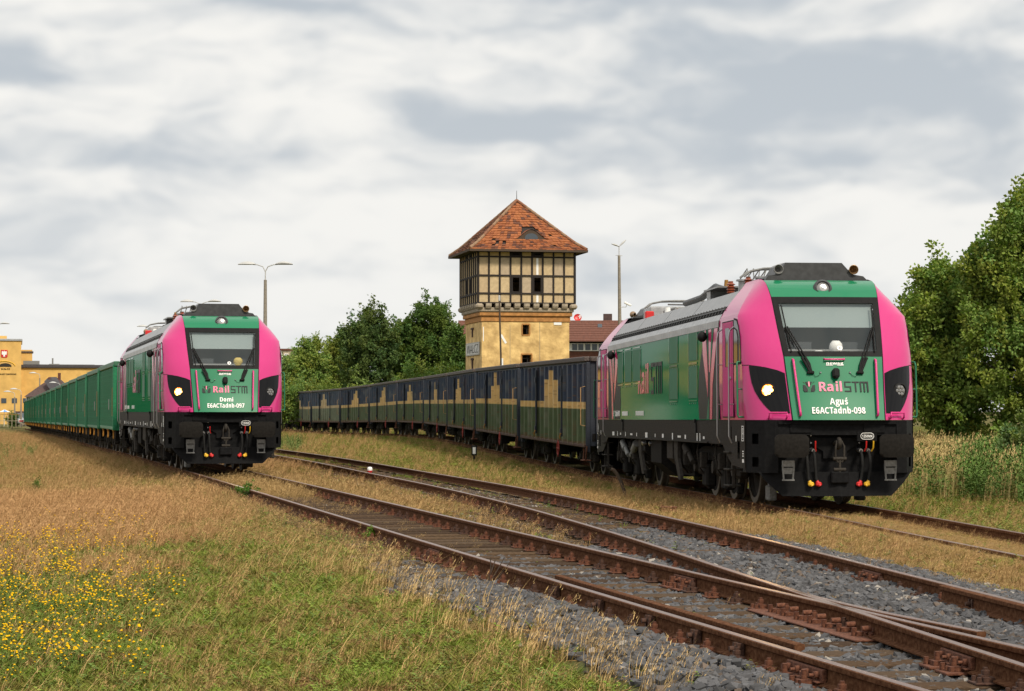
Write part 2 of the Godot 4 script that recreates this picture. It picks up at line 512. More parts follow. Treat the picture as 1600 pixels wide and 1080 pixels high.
	M.green_side.metallic_specular = 0.0; M.green_side.albedo_color = lin(0.003, 0.19, 0.08); M.green_side.clearcoat = 0.36; M.green_side.clearcoat_roughness = 0.06
	M.green_side.normal_enabled = true; M.green_side.normal_texture = nbump; M.green_side.normal_scale = 0.035; M.green_side.uv1_triplanar = true; M.green_side.uv1_scale = Vector3(0.5, 0.16, 0.5)
	for q in [M.beam, M.under, M.under2, M.black, M.sill]: q.metallic_specular = 0.18
	# wagons
	M.wag_green = mat(lin(0.015, 0.285, 0.118), 0.45, 0.0, streak, 0.6)
	M.wag_greens = [M.wag_green]
	for q in [[0.02, 0.26, 0.115], [0.025, 0.30, 0.135], [0.02, 0.24, 0.10]]: M.wag_greens.append(mat(lin(q[0], q[1], q[2]), 0.5, 0.0, streak, 0.35 + q[1]))
	M.wag_green2 = mat(lin(0.05, 0.19, 0.10), 0.5, 0.0, mott, 0.8)
	M.wag_dark = mat(lin(0.026, 0.034, 0.052), 0.6, 0.0, streak, 0.6)
	M.wag_top = mat(lin(0.12, 0.105, 0.10), 0.75, 0.0, rustv, 1.5)
	M.handle = mat(lin(0.40, 0.24, 0.10), 0.7)
	M.old_red = mat(lin(0.30, 0.035, 0.025), 0.7)
	M.orange = mat(lin(0.62, 0.27, 0.03), 0.6, 0.0, mott, 2.0)
	M.ochre = mat(lin(0.42, 0.20, 0.03), 0.55, 0.0, mott, 2.0)
	# masonry and so on
	M.yellow_wall = mat(lin(0.80, 0.56, 0.235), 0.9, 0.0, plaster, 0.13, nbump, 0.25)
	M.orange_wall = mat(lin(0.58, 0.27, 0.08), 0.9, 0.0, mott, 0.4)
	M.timber = mat(lin(0.030, 0.022, 0.019), 0.85, 0.0, grain, 0.6)
	M.infill = []
	for k in 5: M.infill.append(mat([lin(0.60, 0.46, 0.27), lin(0.56, 0.42, 0.25), lin(0.63, 0.48, 0.28), lin(0.66, 0.46, 0.19), lin(0.52, 0.41, 0.28)][k], 0.92, 0.0, soft, 0.5))
	M.stonework = mat(lin(0.46, 0.38, 0.28), 0.9, 0.0, mott, 0.8)
	M.tile = vmat(0.85, fine, 3.0)
	M.far_yellow = mat(lin(0.76, 0.47, 0.14), 0.9, 0.0, soft, 0.1)
	M.brick_roof = mat(lin(0.17, 0.062, 0.038), 0.85, 0.0, mott, 0.6)
	M.slate = mat(lin(0.075, 0.068, 0.075), 0.8, 0.0, mott, 0.5)
	M.brown_roof = mat(lin(0.10, 0.06, 0.055), 0.85, 0.0, mott, 0.5)
	M.window = mat(lin(0.06, 0.075, 0.09), 0.1)
	M.beige = mat(lin(0.55, 0.47, 0.33), 0.9, 0.0, mott, 0.2)
	M.concrete = mat(lin(0.34, 0.30, 0.24), 0.9, 0.0, mott, 1.5)
	M.lampgrey = mat(lin(0.45, 0.45, 0.44), 0.5)
	M.wood = mat(lin(0.11, 0.075, 0.05), 0.9, 0.0, grain, 2.0)
	M.bark = mat(lin(0.085, 0.066, 0.048), 0.95, 0.0, streak, 1.0)
	M.leaf = vmat(0.62)
	M.leaf.metallic_specular = 0.3
	M.leaf.cull_mode = BaseMaterial3D.CULL_DISABLED
	M.leaf.backlight_enabled = true; M.leaf.backlight = Color(0.6, 0.7, 0.22)
# ---------------------------------------------------------------- ground
func ballast(X: float, D: float) -> float:
	if D > 36.0 or D < -5.0: return 0.0
	var n1 = nz.get_noise_2d(X * 6.0, D * 6.0)
	var l = main_x(D) - 0.79 - 1.0 + 0.22 * n1
	var r = mid_x(D) + 0.76 + 1.05 + 0.25 * n1
	if X < l - 0.25 or X > r + 0.25: return 0.0
	var e = sstep(l - 0.25, l + 0.1, X) * (1.0 - sstep(r - 0.1, r + 0.25, X))
	var lim = 24.5
	if X > main_x(D) + 0.9: lim = 27.0
	if X > mid_x(D) - 0.2: lim = 31.5
	return e * (1.0 - sstep(lim - 2.0, lim + 2.5, D + 3.0 * n1))
func cover_mix(X: float, D: float) -> Array:
	# [how full, green, straw, red straw, litter, leafy, flowers]
	var n1 = nz.get_noise_2d(X * 4.0 + 30.0, D * 2.2)
	var n2 = nz.get_noise_2d(X * 11.0, D * 7.0 + 90.0)
	var q = X / maxf(D, 1.0)
	var m = [1.0, 0.25, 0.45, 0.0, 0.25, 0.05, 0.0]
	var xm = X - main_x(D)
	var xr = X - right_x(D)
	var x2 = X - mid_x(D)
	if xm < -0.95:
		if D > 46.0:
			m = [1.0, 0.30 + 0.9 * maxf(0, n1), 0.55, 0.10, 0.35, 0.02, 0.0]
			if n2 > 0.05 and n1 > -0.05: m[1] += 0.8
		else:
			var redz = 1.0 - sstep(-0.165, -0.115, q + 0.05 * n2)
			var m1 = [1.0, 0.75 * (1 - redz) + 0.6 * maxf(0, n1 + n2), 0.16, 0.85 * redz, 0.30, 0.14 * (1 - redz), 0.0]
			if D > 40.0: m1[1] *= 0.7; m1[2] += 0.25
			if xm > -2.6 and D > 30: m1[2] += 0.35; m1[1] *= 0.5
			var gr = clampf(0.42 + 2.2 * n2 + 1.1 * n1, 0.0, 1.0)
			m = [1.0, 0.60 + 1.1 * gr, 0.04, 0.02, 0.85 * (1 - gr) + 0.20, 0.16, 0.0]
			var fl = (1.0 - sstep(-0.195, -0.150, q + 0.03 * n2)) * sstep(14.0, 15.5, D) * clampf(0.45 + 2.2 * nz.get_noise_2d(X * 9.0 + 9.0, D * 5.0), 0.04, 1.0)
			m[6] = 0.48 * fl
			m[1] += 0.3 * fl
			if xm > -2.4 and D > 23.5: m[2] += 0.25; m[1] *= 0.6
			elif xm > -2.9: m[2] += 0.05; m[1] += 0.1
			var w = sstep(25.0, 34.0, D + 9.0 * n1 + 8.0 * n2)
			for e in 7: m[e] = lerpf(m[e], m1[e], w)
	elif xm < 0.9:
		m = [0.10, 0.05, 0.10, 0.0, 1.0, 0.02, 0.0]
		if D > 44.0 + 2.0 * n2 and D < 58.0: m = [1.0, 0.12, 1.2, 0.0, 0.3, 0.0, 0.0]
		elif D > 36.0 and D <= 46.0: m = [0.50, 0.03, 0.30, 0.0, 1.0, 0.0, 0.0]
		elif D > 26.0 and D <= 36.0: m = [0.22 + 0.4 * maxf(0.0, n2), 0.03, 0.06, 0.0, 1.0, 0.0, 0.0]
		elif D > 58.0: m = [0.4, 0.1, 0.2, 0.1, 0.6, 0.0, 0.0]
	elif x2 < -0.85:
		m = [0.85, 0.10 + 0.2 * maxf(0, n1), 0.50, 0.05, 0.70, 0.02, 0.0]
		if D < 37.0: m[0] = 0.30 + 0.5 * maxf(0.0, n2); m[4] = 1.0; m[2] = 0.15
		if D > 62.0: m = [0.8, 0.3, 0.2, 0.2, 0.5, 0.0, 0.0]
	elif x2 < 0.85:
		m = [0.07 + 0.15 * maxf(0, n2), 0.2, 0.15, 0.0, 1.0, 0.05, 0.0]
	elif xr < 1.1:
		m = [1.0, 0.07 + 0.25 * maxf(0, n1 + n2), 0.85, 0.03, 0.4, 0.02, 0.0]
		if D > 50.0: m = [1.0, 1.5 + 1.5 * n1, 0.14, 0.12, 0.60, 0.04, 0.0]
		if D < 34.0 and x2 < 2.6: m[0] = 0.8; m[4] = 0.7
		if D > 66.0 and n1 > 0.05: m[1] += 0.9
		if absf(xr) < 0.9 and D > 38.0: m[0] = 0.35
	else:
		m = [1.0, 1.0 + 0.3 * n1, 0.08 + 0.2 * maxf(0.0, n2), 0.05, 0.4, 0.2, 0.0]
		if D < 37.0: m[2] += 0.3; m[1] *= 0.6; m[4] += 0.4
	for i in 7: m[i] = maxf(m[i], 0.0)
	return m
const C_GREEN := Color(0.130, 0.195, 0.024)
const C_STRAW := Color(0.52, 0.355, 0.155)
const C_RED := Color(0.46, 0.265, 0.125)
const C_LITTER := Color(0.34, 0.225, 0.105)
const C_LEAFY := Color(0.13, 0.20, 0.055)
func base_colour(X: float, D: float) -> Color:
	var b = ballast(X, D)
	var m = cover_mix(X, D)
	var s = m[1] + m[2] + m[3] + m[4] + m[5] + 0.001
	var fk = 0.8
	var c = (C_GREEN * m[1] * fk + C_STRAW * m[2] * fk + C_RED * m[3] * fk + C_LITTER * m[4] * fk + C_LEAFY * m[5] * fk) * (1.0 / s)
	var soil = Color(0.135, 0.098, 0.066)
	if absf(X - mid_x(D)) < 1.5 or absf(X - main_x(D)) < 1.4: soil = Color(0.105, 0.077, 0.056)
	c = soil.lerp(c, clampf(m[0] * 0.85, 0.0, 0.85))
	c = c.lerp(Color(0.07, 0.066, 0.064), b)
	c.a = 1.0
	return c
func ground():
	var xs = []
	var ds = []
	var x = 0.0
	for band in [[-900.0, -126.0, 129.0], [-126.0, -26.0, 5.0], [-26.0, -8.0, 0.75], [-8.0, 9.0, 0.2], [9.0, 26.0, 0.68], [26.0, 126.0, 5.0], [126.0, 900.1, 129.0]]:
		x = band[0]
		while x < band[1] - 0.01:
			xs.append(x)
			x += band[2]
	var d = -120.0
	while d < 2600.0:
		ds.append(d)
		d += 12.0 if d < 0 else (1.5 if d < 10.5 else (0.25 if d < 36.0 else (0.6 if d < 80.0 else (2.0 if d < 200.0 else (12.0 if d < 420.0 else 300.0)))))
	ds.append(2600.0)
	var w = xs.size()
	var h = ds.size()
	var V = PackedVector3Array()
	var C = PackedColorArray()
	var U = PackedVector2Array()
	var I = PackedInt32Array()
	for j in h:
		for i in w:
			V.append(Vector3(xs[i], ground_y(xs[i], ds[j]), -ds[j]))
			U.append(Vector2(xs[i], ds[j]))
			C.append(base_colour(xs[i], ds[j]) if absf(xs[i]) < 60.0 and ds[j] < 260.0 else Color(0.19, 0.17, 0.075))
	for j in h - 1:
		for i in w - 1:
			var a = j * w + i
			I.append_array(PackedInt32Array([a, a + w, a + 1, a + 1, a + w, a + w + 1]))
	var N = PackedVector3Array()
	N.resize(V.size())
	for k in range(0, I.size(), 3):
		var q = (V[I[k + 2]] - V[I[k]]).cross(V[I[k + 1]] - V[I[k]])
		for e in 3: N[I[k + e]] += q
	for k in N.size(): N[k] = N[k].normalized()
	var arr = []
	arr.resize(Mesh.ARRAY_MAX)
	arr[Mesh.ARRAY_VERTEX] = V; arr[Mesh.ARRAY_NORMAL] = N; arr[Mesh.ARRAY_COLOR] = C; arr[Mesh.ARRAY_TEX_UV] = U; arr[Mesh.ARRAY_INDEX] = I
	var am = ArrayMesh.new()
	am.add_surface_from_arrays(Mesh.PRIMITIVE_TRIANGLES, arr)
	struct("ground", am, M.ground)
# ---------------------------------------------------------------- tracks
func rail_profile() -> PackedVector2Array:
	return PackedVector2Array([Vector2(-0.065, -0.15), Vector2(0.065, -0.15), Vector2(0.065, -0.14), Vector2(0.014, -0.124), Vector2(0.009, -0.05), Vector2(0.035, -0.038), Vector2(0.036, -0.008), Vector2(0.029, -0.003), Vector2(-0.029, -0.003), Vector2(-0.036, -0.008), Vector2(-0.035, -0.038), Vector2(-0.009, -0.05), Vector2(-0.014, -0.124), Vector2(-0.065, -0.14)])
func band_profile() -> PackedVector2Array:
	return PackedVector2Array([Vector2(-0.0285, -0.0029), Vector2(0.0285, -0.0029), Vector2(0.024, 0.0), Vector2(-0.024, 0.0)])
func lay_rail(tr, pts: Array, called := "rail", polished := true):
	var a = MB.new()
	a.sweep(rail_profile(), pts)
	var o = part(tr, called, a, M.rail)
	if polished:
		var b = MB.new()
		b.sweep(band_profile(), pts)
		part(o, "running_surface", b, M.band)
	return o
func centre(which: int, D: float) -> Vector3:
	if which == 0: return Vector3(main_x(D), main_dip(D), -D)
	if which == 1: return Vector3(mid_x(D), 0, -D)
	return Vector3(right_x(D), along(right_lv, D), -D)
func offset_path(which: int, off: float, d0: float, d1: float, step: float) -> Array:
	var o = []
	var nseg = int(ceil((d1 - d0) / step))
	for i in nseg + 1:
		var D = lerpf(d1, d0, float(i) / nseg)
		var t = (centre(which, D - 0.25) - centre(which, D + 0.25)).normalized()   # towards the viewer
		var rt = t.cross(Vector3.UP).normalized()
		o.append(centre(which, D) + rt * off)   # off > 0 lies to the left
	return o
func fastening_mesh() -> Mesh:
	var a = MB.new()
	a.cbox(Vector3(0, -0.157, 0), Vector3(0.36, 0.016, 0.17), 0.004)
	for s in [-1, 1]:
		a.box(Vector3(s * 0.085, -0.135, 0), Vector3(0.07, 0.03, 0.11))
		a.box(Vector3(s * 0.105, -0.118, 0), Vector3(0.05, 0.02, 0.06))
		a.tube(Vector3(s * 0.092, -0.13, 0), Vector3(s * 0.092, -0.062, 0), 0.017, 0.015, 6)
		a.tube(Vector3(s * 0.092, -0.105, 0), Vector3(s * 0.092, -0.08, 0), 0.027, 0.027, 6)
		for e in [-1, 1]: a.tube(Vector3(s * 0.15, -0.152, e * 0.05), Vector3(s * 0.15, -0.118, e * 0.05), 0.02, 0.014, 6)
	return a.mesh()
func fishplate_mesh() -> Mesh:
	var a = MB.new()
	for s in [-1, 1]:
		a.cbox(Vector3(s * 0.028, -0.087, 0), Vector3(0.034, 0.075, 0.62), 0.006)
		a.cbox(Vector3(s * 0.05, -0.126, 0), Vector3(0.06, 0.012, 0.62), 0.004)
		for k in 4:
			var z = -0.24 + 0.16 * k
			a.tube(Vector3(s * 0.04, -0.087, z), Vector3(s * 0.075, -0.087, z), 0.026, 0.024, 6)
			a.tube(Vector3(s * 0.06, -0.087, z), Vector3(s * 0.105, -0.087, z), 0.013, 0.012, 6)
	for z in [-0.17, 0.17]:
		a.cbox(Vector3(0, -0.157, z), Vector3(0.40, 0.018, 0.24), 0.004)
		for s in [-1, 1]:
			a.box(Vector3(s * 0.11, -0.135, z), Vector3(0.08, 0.035, 0.12))
			a.tube(Vector3(s * 0.11, -0.13, z), Vector3(s * 0.11, -0.06, z), 0.02, 0.018, 6)
			a.tube(Vector3(s * 0.165, -0.15, z - 0.06), Vector3(s * 0.165, -0.1, z - 0.06), 0.022, 0.016, 6)
	return a.mesh()
func block_mesh() -> Mesh:
	# bolted distance block between running rail and check rail
	var a = MB.new()
	a.box(Vector3(-0.045, -0.09, -0.035), Vector3(0.05, 0.10, 0.03)); a.box(Vector3(-0.045, -0.09, 0.035), Vector3(0.05, 0.10, 0.03))
	a.tube(Vector3(-0.03, -0.08, 0), Vector3(-0.11, -0.08, 0), 0.022, 0.02, 6)
	a.cbox(Vector3(-0.06, -0.157, 0), Vector3(0.28, 0.018, 0.2), 0.004)
	return a.mesh()
func rail_bend(which: int, D: float) -> float:
	var t = centre(which, D - 0.25) - centre(which, D + 0.25)
	return atan2(t.x, t.z)
func tracks():
	var tr0 = thing("railway_track", "straight rusty track with wooden sleepers under the left locomotive", "track")
	var tr1 = thing("railway_track", "rusty track curving between the two trains into the turnout", "track")
	var tr2 = thing("railway_track", "track half sunk in dry grass under the right locomotive", "track")
	var G = 0.7525
	for s in [-1, 1]:
		lay_rail(tr0, offset_path(0, s * G, 4.0, 290.0, 13.0))
		lay_rail(tr1, offset_path(1, s * G, 4.0, 150.0, 1.5))
		lay_rail(tr2, offset_path(2, s * G, 6.0, 214.0, 2.5))
	# check rails and the crossing
	var ck = offset_path(0, G - 0.135, 14.55, 20.6, 8.0)
	for q in ck.size(): ck[q].y += 0.018
	lay_rail(tr0, ck, "check_rail", false)
	var ck1 = offset_path(1, -G + 0.135, 12.0, 19.2, 1.2)
	for q in ck1.size(): ck1[q].y += 0.018
	lay_rail(tr1, ck1, "check_rail", false)
	var wing = []
	for q in [[19.4, 0.24], [18.6, 0.14], [17.6, 0.115], [16.8, 0.115], [15.4, 0.20]]:
		wing.append(Vector3(main_x(q[0]) + 0.772 + q[1], 0.0, -q[0]))
	lay_rail(tr1, wing, "wing_rail", true)
	var pl = MB.new()
	pl.cbox(Vector3(0, -0.158, 0), Vector3(0.62, 0.014, 2.6), 0.004)
	for k in 7:
		for s in [-1, 1]:
			pl.tube(Vector3(s * 0.2, -0.15, -1.0 + k * 0.33), Vector3(s * 0.2, -0.09, -1.0 + k * 0.33), 0.024, 0.02, 6)
			pl.box(Vector3(s * 0.15, -0.135, -1.0 + k * 0.33), Vector3(0.09, 0.03, 0.09))
			pl.tube(Vector3(s * 0.13, -0.085, -0.84 + k * 0.33), Vector3(s * 0.2, -0.085, -0.84 + k * 0.33), 0.025, 0.022, 6)
	part(tr1, "crossing_plate", pl, M.rust, Transform3D(Basis(Vector3.UP, 0.2), Vector3(main_x(17.6) + 0.80, 0, -17.6)))
	# sleepers, one by one
	var sm_ = []
	for k in 5:
		var a = MB.new()
		a.cbox(Vector3(0, -0.2405, 0), Vector3(2.6, 0.15, 0.245 + 0.01 * (k - 2)), 0.012)
		sm_.append(a.mesh())
	var fm = fastening_mesh()
	var fp = fishplate_mesh()
	var bm = block_mesh()
	var D = 9.0
	while D < 92.0:
		var long = D < 27.2
		var xa = main_x(D)
		var xb = mid_x(D)
		var turn = rail_bend(0, D)
		var yj = rr(-0.004, 0.002)
		if long:
			var len = (xb - xa) + 2.75
			var a = MB.new()
			a.cbox(Vector3(0, -0.2405, 0), Vector3(len, 0.15, 0.25), 0.012)
			part(tr0, "sleeper", a, M.sleeper[rng.randi() % 4], Transform3D(Basis(Vector3.UP, turn * 0.8), Vector3((xa + xb) * 0.5, yj, -D)))
		else:
			part(tr0, "sleeper", sm_[rng.randi() % 5], M.sleeper[rng.randi() % 4], Transform3D(Basis(Vector3.UP, turn + rr(-0.012, 0.012)), Vector3(xa + rr(-0.04, 0.04), yj - (0.02 if D > 40 else 0.0), -D)))
			if D < 75: part(tr1, "sleeper", sm_[rng.randi() % 5], M.sleeper[rng.randi() % 4], Transform3D(Basis(Vector3.UP, rail_bend(1, D) + rr(-0.012, 0.012)), Vector3(xb + rr(-0.04, 0.04), yj - (0.022 if rng.randf() < 0.5 else 0.05), -D)))
		if D < 44.0:
			for s in [-1, 1]:
				part(tr0, "rail_fastening", fm, M.rust if rng.randf() < 0.6 else M.rust_dark, Transform3D(Basis(Vector3.UP, turn), offset_path(0, s * G, D, D + 0.01, 1.0)[0]))
				if D < 42.0 and not (s == 1 and D < 20.0 and D > 15.0): part(tr1, "rail_fastening", fm, M.rust if rng.randf() < 0.5 else M.rust_dark, Transform3D(Basis(Vector3.UP, rail_bend(1, D)), offset_path(1, s * G, D, D + 0.01, 1.0)[0]))
		D += 0.61
	for q in [[0, 1, 25.4], [0, 1, 14.0], [0, -1, 21.0], [1, -1, 21.7], [1, 1, 14.6], [0, -1, 13.6]]:
		part([tr0, tr1][q[0]], "fishplate_joint", fp, M.rust, Transform3D(Basis(Vector3.UP, rail_bend(q[0], q[2])), offset_path(q[0], q[1] * G, q[2], q[2] + 0.01, 1.0)[0]))
	for dd in [15.2, 16.1, 17.2, 18.6, 20.0]:
		part(tr0, "distance_block", bm, M.rust_dark, Transform3D(Basis(Vector3.UP, rail_bend(0, dd)), offset_path(0, G, dd, dd + 0.01, 1.0)[0]))
	for dd in [13.4, 15.0, 16.6, 18.4]:
		part(tr1, "distance_block", bm, M.rust_dark, Transform3D(Basis(Vector3.UP, rail_bend(1, dd)), offset_path(1, -G + 0.09, dd, dd + 0.01, 1.0)[0]))
# ---------------------------------------------------------------- things in their thousands
func scatter(called: String, label: String, category: String, m: Mesh, material, buf: PackedFloat32Array, parent = null):
	if buf.size() == 0: return null
	var mm = MultiMesh.new()
	mm.transform_format = MultiMesh.TRANSFORM_3D
	mm.use_colors = true
	mm.mesh = m
	mm.instance_count = buf.size() / 16
	mm.buffer = buf
	var o = MultiMeshInstance3D.new()
	o.multimesh = mm
	o.material_override = material
	o.set_meta("kind", "stuff")
	if parent == null:
		o.name = numbered(called)
		add_child(o)
		tag(o, label, category)
	else:
		o.name = called
		parent.add_child(o, true)
	return o
func put(buf: PackedFloat32Array, b: Basis, p: Vector3, c: Color):
	buf.append_array(PackedFloat32Array([b.x.x, b.y.x, b.z.x, p.x, b.x.y, b.y.y, b.z.y, p.y, b.x.z, b.y.z, b.z.z, p.z, c.r, c.g, c.b, 1.0]))
func stone_mesh(k: int) -> Mesh:
	var r = RandomNumberGenerator.new()
	r.seed = 77 + k
	var a = MB.new()
	a.col = Color.WHITE
	var P = []
	for z in [-1, 1]:
		for y in [-1, 1]:
			for x in [-1, 1]:
				P.append(Vector3(x * r.randf_range(0.55, 1.15), y * r.randf_range(0.45, 0.95), z * r.randf_range(0.5, 1.1)))
	for f in [[0, 1, 3, 2], [4, 5, 7, 6], [0, 1, 5, 4], [2, 3, 7, 6], [0, 2, 6, 4], [1, 3, 7, 5]]:
		var ctr = (P[f[0]] + P[f[1]] + P[f[2]] + P[f[3]]) * 0.25
		ctr *= r.randf_range(1.0, 1.25)
		for e in 4: a.tri(P[f[e]], P[f[(e + 1) % 4]], ctr, ctr)
	return a.mesh()
func stones():
	var bufs = []
	for k in 6: bufs.append(PackedFloat32Array())
	var D = 11.0
	while D < 62.0:
		var x0 = main_x(D) - 3.0
		var x1 = mid_x(D) + 3.2
		var X = x0
		while X < x1:
			var b = ballast(X, D)
			var dens = 0.0
			if b > 0.02: dens = 23.0 * b
			elif absf(X - mid_x(D)) < 1.7 or absf(X - main_x(D)) < 1.7: dens = 9.0
			elif D < 45.0: dens = 0.25
			var cnt = int(dens) + (1 if rng.randf() < dens - int(dens) else 0)
			for i in cnt:
				var px = X + rr(0, 0.2)
				var pd = D + rr(0, 0.2)
				var s = rr(0.015, 0.038) * (1.0 if b > 0.3 else 0.6)
				var g = rr(0.06, 0.15)
				var c = Color(g * 0.98, g * 0.97, g * 1.02)
				if b < 0.1: c = Color(g * 1.05, g * 0.78, g * 0.58)
				elif rng.randf() < 0.12: c = Color(g * 1.35, g * 1.0, g * 0.75)
				if rng.randf() < 0.02 or (b < 0.1 and rng.randf() < 0.05): c = Color(0.42, 0.38, 0.33)
				var bs = Basis(Vector3(rr(-1, 1), rr(-1, 1), rr(-1, 1)).normalized(), rr(0, TAU)).scaled(Vector3(s, s * 0.85, s * 1.1))
				put(bufs[rng.randi() % 6], bs, Vector3(px, ground_y(px, pd) + s * 0.35 + (rr(0.0, 0.02) if b > 0.5 else 0.0), -pd), c)
			X += 0.2
		D += 0.2
	for k in 6: scatter("ballast_stones", ["grey crushed stone ballast around the turnout rails", "angular blue grey ballast stones between the foreground rails", "dark broken ballast stones beside the nearest rails", "loose grey track stones among the wooden sleepers", "coarse grey gravel lying along the foreground tracks", "rough ballast rocks under the crossing rails"][k], "ballast", stone_mesh(k), M.stone, bufs[k])
func blade(a, p: Vector3, d: Vector3, bend: Vector3, len: float, w: float, c: Color):
	# a tapering blade in three segments
	a.col = c
	var side = d.cross(Vector3(rng.randf() - 0.5, 0.3, rng.randf() - 0.5)).normalized() * w * 0.5
	var nn = side.cross(d).normalized()
	if nn.y < 0: nn = -nn
	nn = (nn + Vector3.UP * 0.6).normalized()
	var P = [p]
	for i in 3: P.append(p + d * len * (i + 1) / 3.0 + bend * len * pow((i + 1) / 3.0, 2.0))
	var W = [1.0, 0.85, 0.55, 0.06]
	for i in 3:
		a.sm(P[i] - side * W[i], P[i] + side * W[i], P[i + 1] + side * W[i + 1], P[i + 1] - side * W[i + 1], nn, nn, nn, nn)
	return P[3]
func tuft(kind: int, sd: int) -> Mesh:
	rng.seed = 900 + kind * 31 + sd
	var a = MB.new()
	var wind = Vector3(0.55, 0, -0.1)
	if kind == 0:
		for i in 24:
			var an = rr(0, TAU)
			var o = Vector3(cos(an), 0, sin(an))
			var k = rr(0.7, 1.25)
			blade(a, o * rr(0, 0.05), (Vector3.UP + o * rr(0.1, 0.8)).normalized(), o * rr(0.1, 0.5) + wind * 0.15 - Vector3.UP * 0.15, rr(0.04, 0.12), rr(0.0035, 0.0065), Color(k, k * rr(0.9, 1.1), k * rr(0.7, 1.2)))
	elif kind == 1 or kind == 2:
		for i in 20:
			var an = rr(0, TAU)
			var o = Vector3(cos(an), 0, sin(an))
			var k = rr(0.65, 1.25)
			var tip = blade(a, o * rr(0, 0.06), (Vector3.UP + o * rr(0.05, 0.45)).normalized(), wind * rr(0.3, 0.9) - Vector3.UP * rr(0.05, 0.3), rr(0.08, 0.26) if kind == 1 else rr(0.12, 0.30), rr(0.002, 0.004), Color(k, k * rr(0.94, 1.04), k * rr(0.85, 1.1)))
			if i % 2 == 0:
				for q in 4: blade(a, tip + Vector3(rr(-0.012, 0.012), rr(-0.05, 0.0), rr(-0.012, 0.012)), (Vector3(rr(-0.3, 0.7), rr(0.3, 1), rr(-0.5, 0.5))).normalized(), wind * 0.2, rr(0.012, 0.03), 0.0035, Color(k * 1.05, k, k))
	elif kind == 3:
		for i in 24:
			var an = rr(0, TAU)
			var o = Vector3(cos(an), rr(0.02, 0.6), sin(an)).normalized()
			var k = rr(0.45, 1.25)
			blade(a, Vector3(rr(-0.06, 0.06), rr(0.0, 0.025), rr(-0.06, 0.06)), o, -Vector3.UP * rr(0.0, 0.25), rr(0.05, 0.14), rr(0.002, 0.0042), Color(k, k * rr(0.85, 1.05), k * rr(0.7, 1.1)))
	elif kind == 4:
		for i in 5:
			var an = rr(0, TAU)
			var o = Vector3(cos(an), 0, sin(an))
			var top = Vector3.UP * rr(0.05, 0.16) + o * rr(0.0, 0.06)
			for q in 5:
				var k = rr(0.7, 1.3)
				var dd = Vector3(rr(-1, 1), rr(0.0, 0.8), rr(-1, 1)).normalized()
				blade(a, top * rr(0.3, 1.0), dd, -Vector3.UP * 0.3, rr(0.02, 0.045), rr(0.007, 0.012), Color(k, k, k * rr(0.7, 1.3)))
	elif kind == 5:
		for i in 4:
			var o = Vector3(rr(-0.09, 0.09), 0, rr(-0.09, 0.09))
			var tip = blade(a, o, (Vector3.UP + Vector3(rr(-0.3, 0.3), 0, rr(-0.3, 0.3))).normalized(), wind * 0.2, rr(0.14, 0.27), 0.005, Color(0.12, 0.17, 0.035))
			for q in 5: blade(a, o.lerp(tip, rr(0.2, 0.9)), Vector3(rr(-1, 1), rr(0.1, 0.9), rr(-1, 1)).normalized(), -Vector3.UP * 0.2, rr(0.025, 0.05), 0.006, Color(0.11 * rr(0.8, 1.2), 0.16 * rr(0.8, 1.2), 0.035))
			if i < 3:
				a.col = Color(0.80, 0.46, 0.008) * rr(0.88, 1.08)
				a.lathe([Vector2(0.0, -0.003), Vector2(0.0105, 0.0), Vector2(0.007, 0.006), Vector2(0.0, 0.009)], Transform3D(Basis(Vector3(1, 0, 0), rr(-0.4, 0.4)).scaled(Vector3.ONE * rr(0.8, 1.15)), tip), 6)
	elif kind == 8:
		for i in 4:
			var k = rr(0.8, 1.2)
			var d0 = (Vector3.UP + Vector3(rr(0.0, 0.8), 0, rr(-0.35, 0.35))).normalized()
			var tip = blade(a, Vector3(rr(-0.05, 0.05), 0, rr(-0.05, 0.05)), d0, wind * rr(0.3, 1.0) - Vector3.UP * rr(0.1, 0.35), rr(0.28, 0.52), 0.0035, Color(k, k * 0.98, k * 0.92))
			for q in 7: blade(a, tip - d0 * rr(0.0, 0.07) + Vector3(rr(-0.006, 0.006), 0, rr(-0.006, 0.006)), (d0 * 0.6 + Vector3(rr(-0.4, 0.9), rr(-0.1, 0.5), rr(-0.5, 0.5))).normalized(), wind * 0.2, rr(0.012, 0.028), 0.003, Color(k, k * 0.95, k * 0.9))
	elif kind == 6:
		for i in 16:
			var k = rr(0.65, 1.2)
			var tip = blade(a, Vector3(rr(-0.15, 0.15), 0, rr(-0.15, 0.15)), (Vector3.UP + Vector3(rr(-0.15, 0.15), 0, rr(-0.15, 0.15))).normalized(), wind * rr(0.1, 0.4), rr(0.5, 1.05), 0.007, Color(k, k * rr(0.95, 1.05), k * rr(0.85, 1.1)))
			for q in 5: blade(a, tip - Vector3.UP * rr(0, 0.14), (Vector3(rr(-0.6, 0.9), 1, rr(-0.7, 0.7))).normalized(), wind * 0.2, rr(0.03, 0.07), 0.012, Color(k, k * 0.98, k * 0.95))
	else:
		for i in 4:
			var o = Vector3(rr(-0.12, 0.12), 0, rr(-0.12, 0.12))
			var tip = blade(a, o, (Vector3.UP + Vector3(rr(-0.2, 0.35), 0, rr(-0.2, 0.2))).normalized(), wind * 0.2, rr(0.5, 0.95), 0.012, Color(0.8, 0.8, 0.7))
			for q in 26:
				var k = rr(0.75, 1.3)
				blade(a, o.lerp(tip, rr(0.1, 1.0)), Vector3(rr(-1, 1), rr(0.1, 1.2), rr(-1, 1)).normalized(), -Vector3.UP * 0.2, rr(0.06, 0.13), 0.022, Color(k, k, k * rr(0.7, 1.2)))
	return a.mesh()
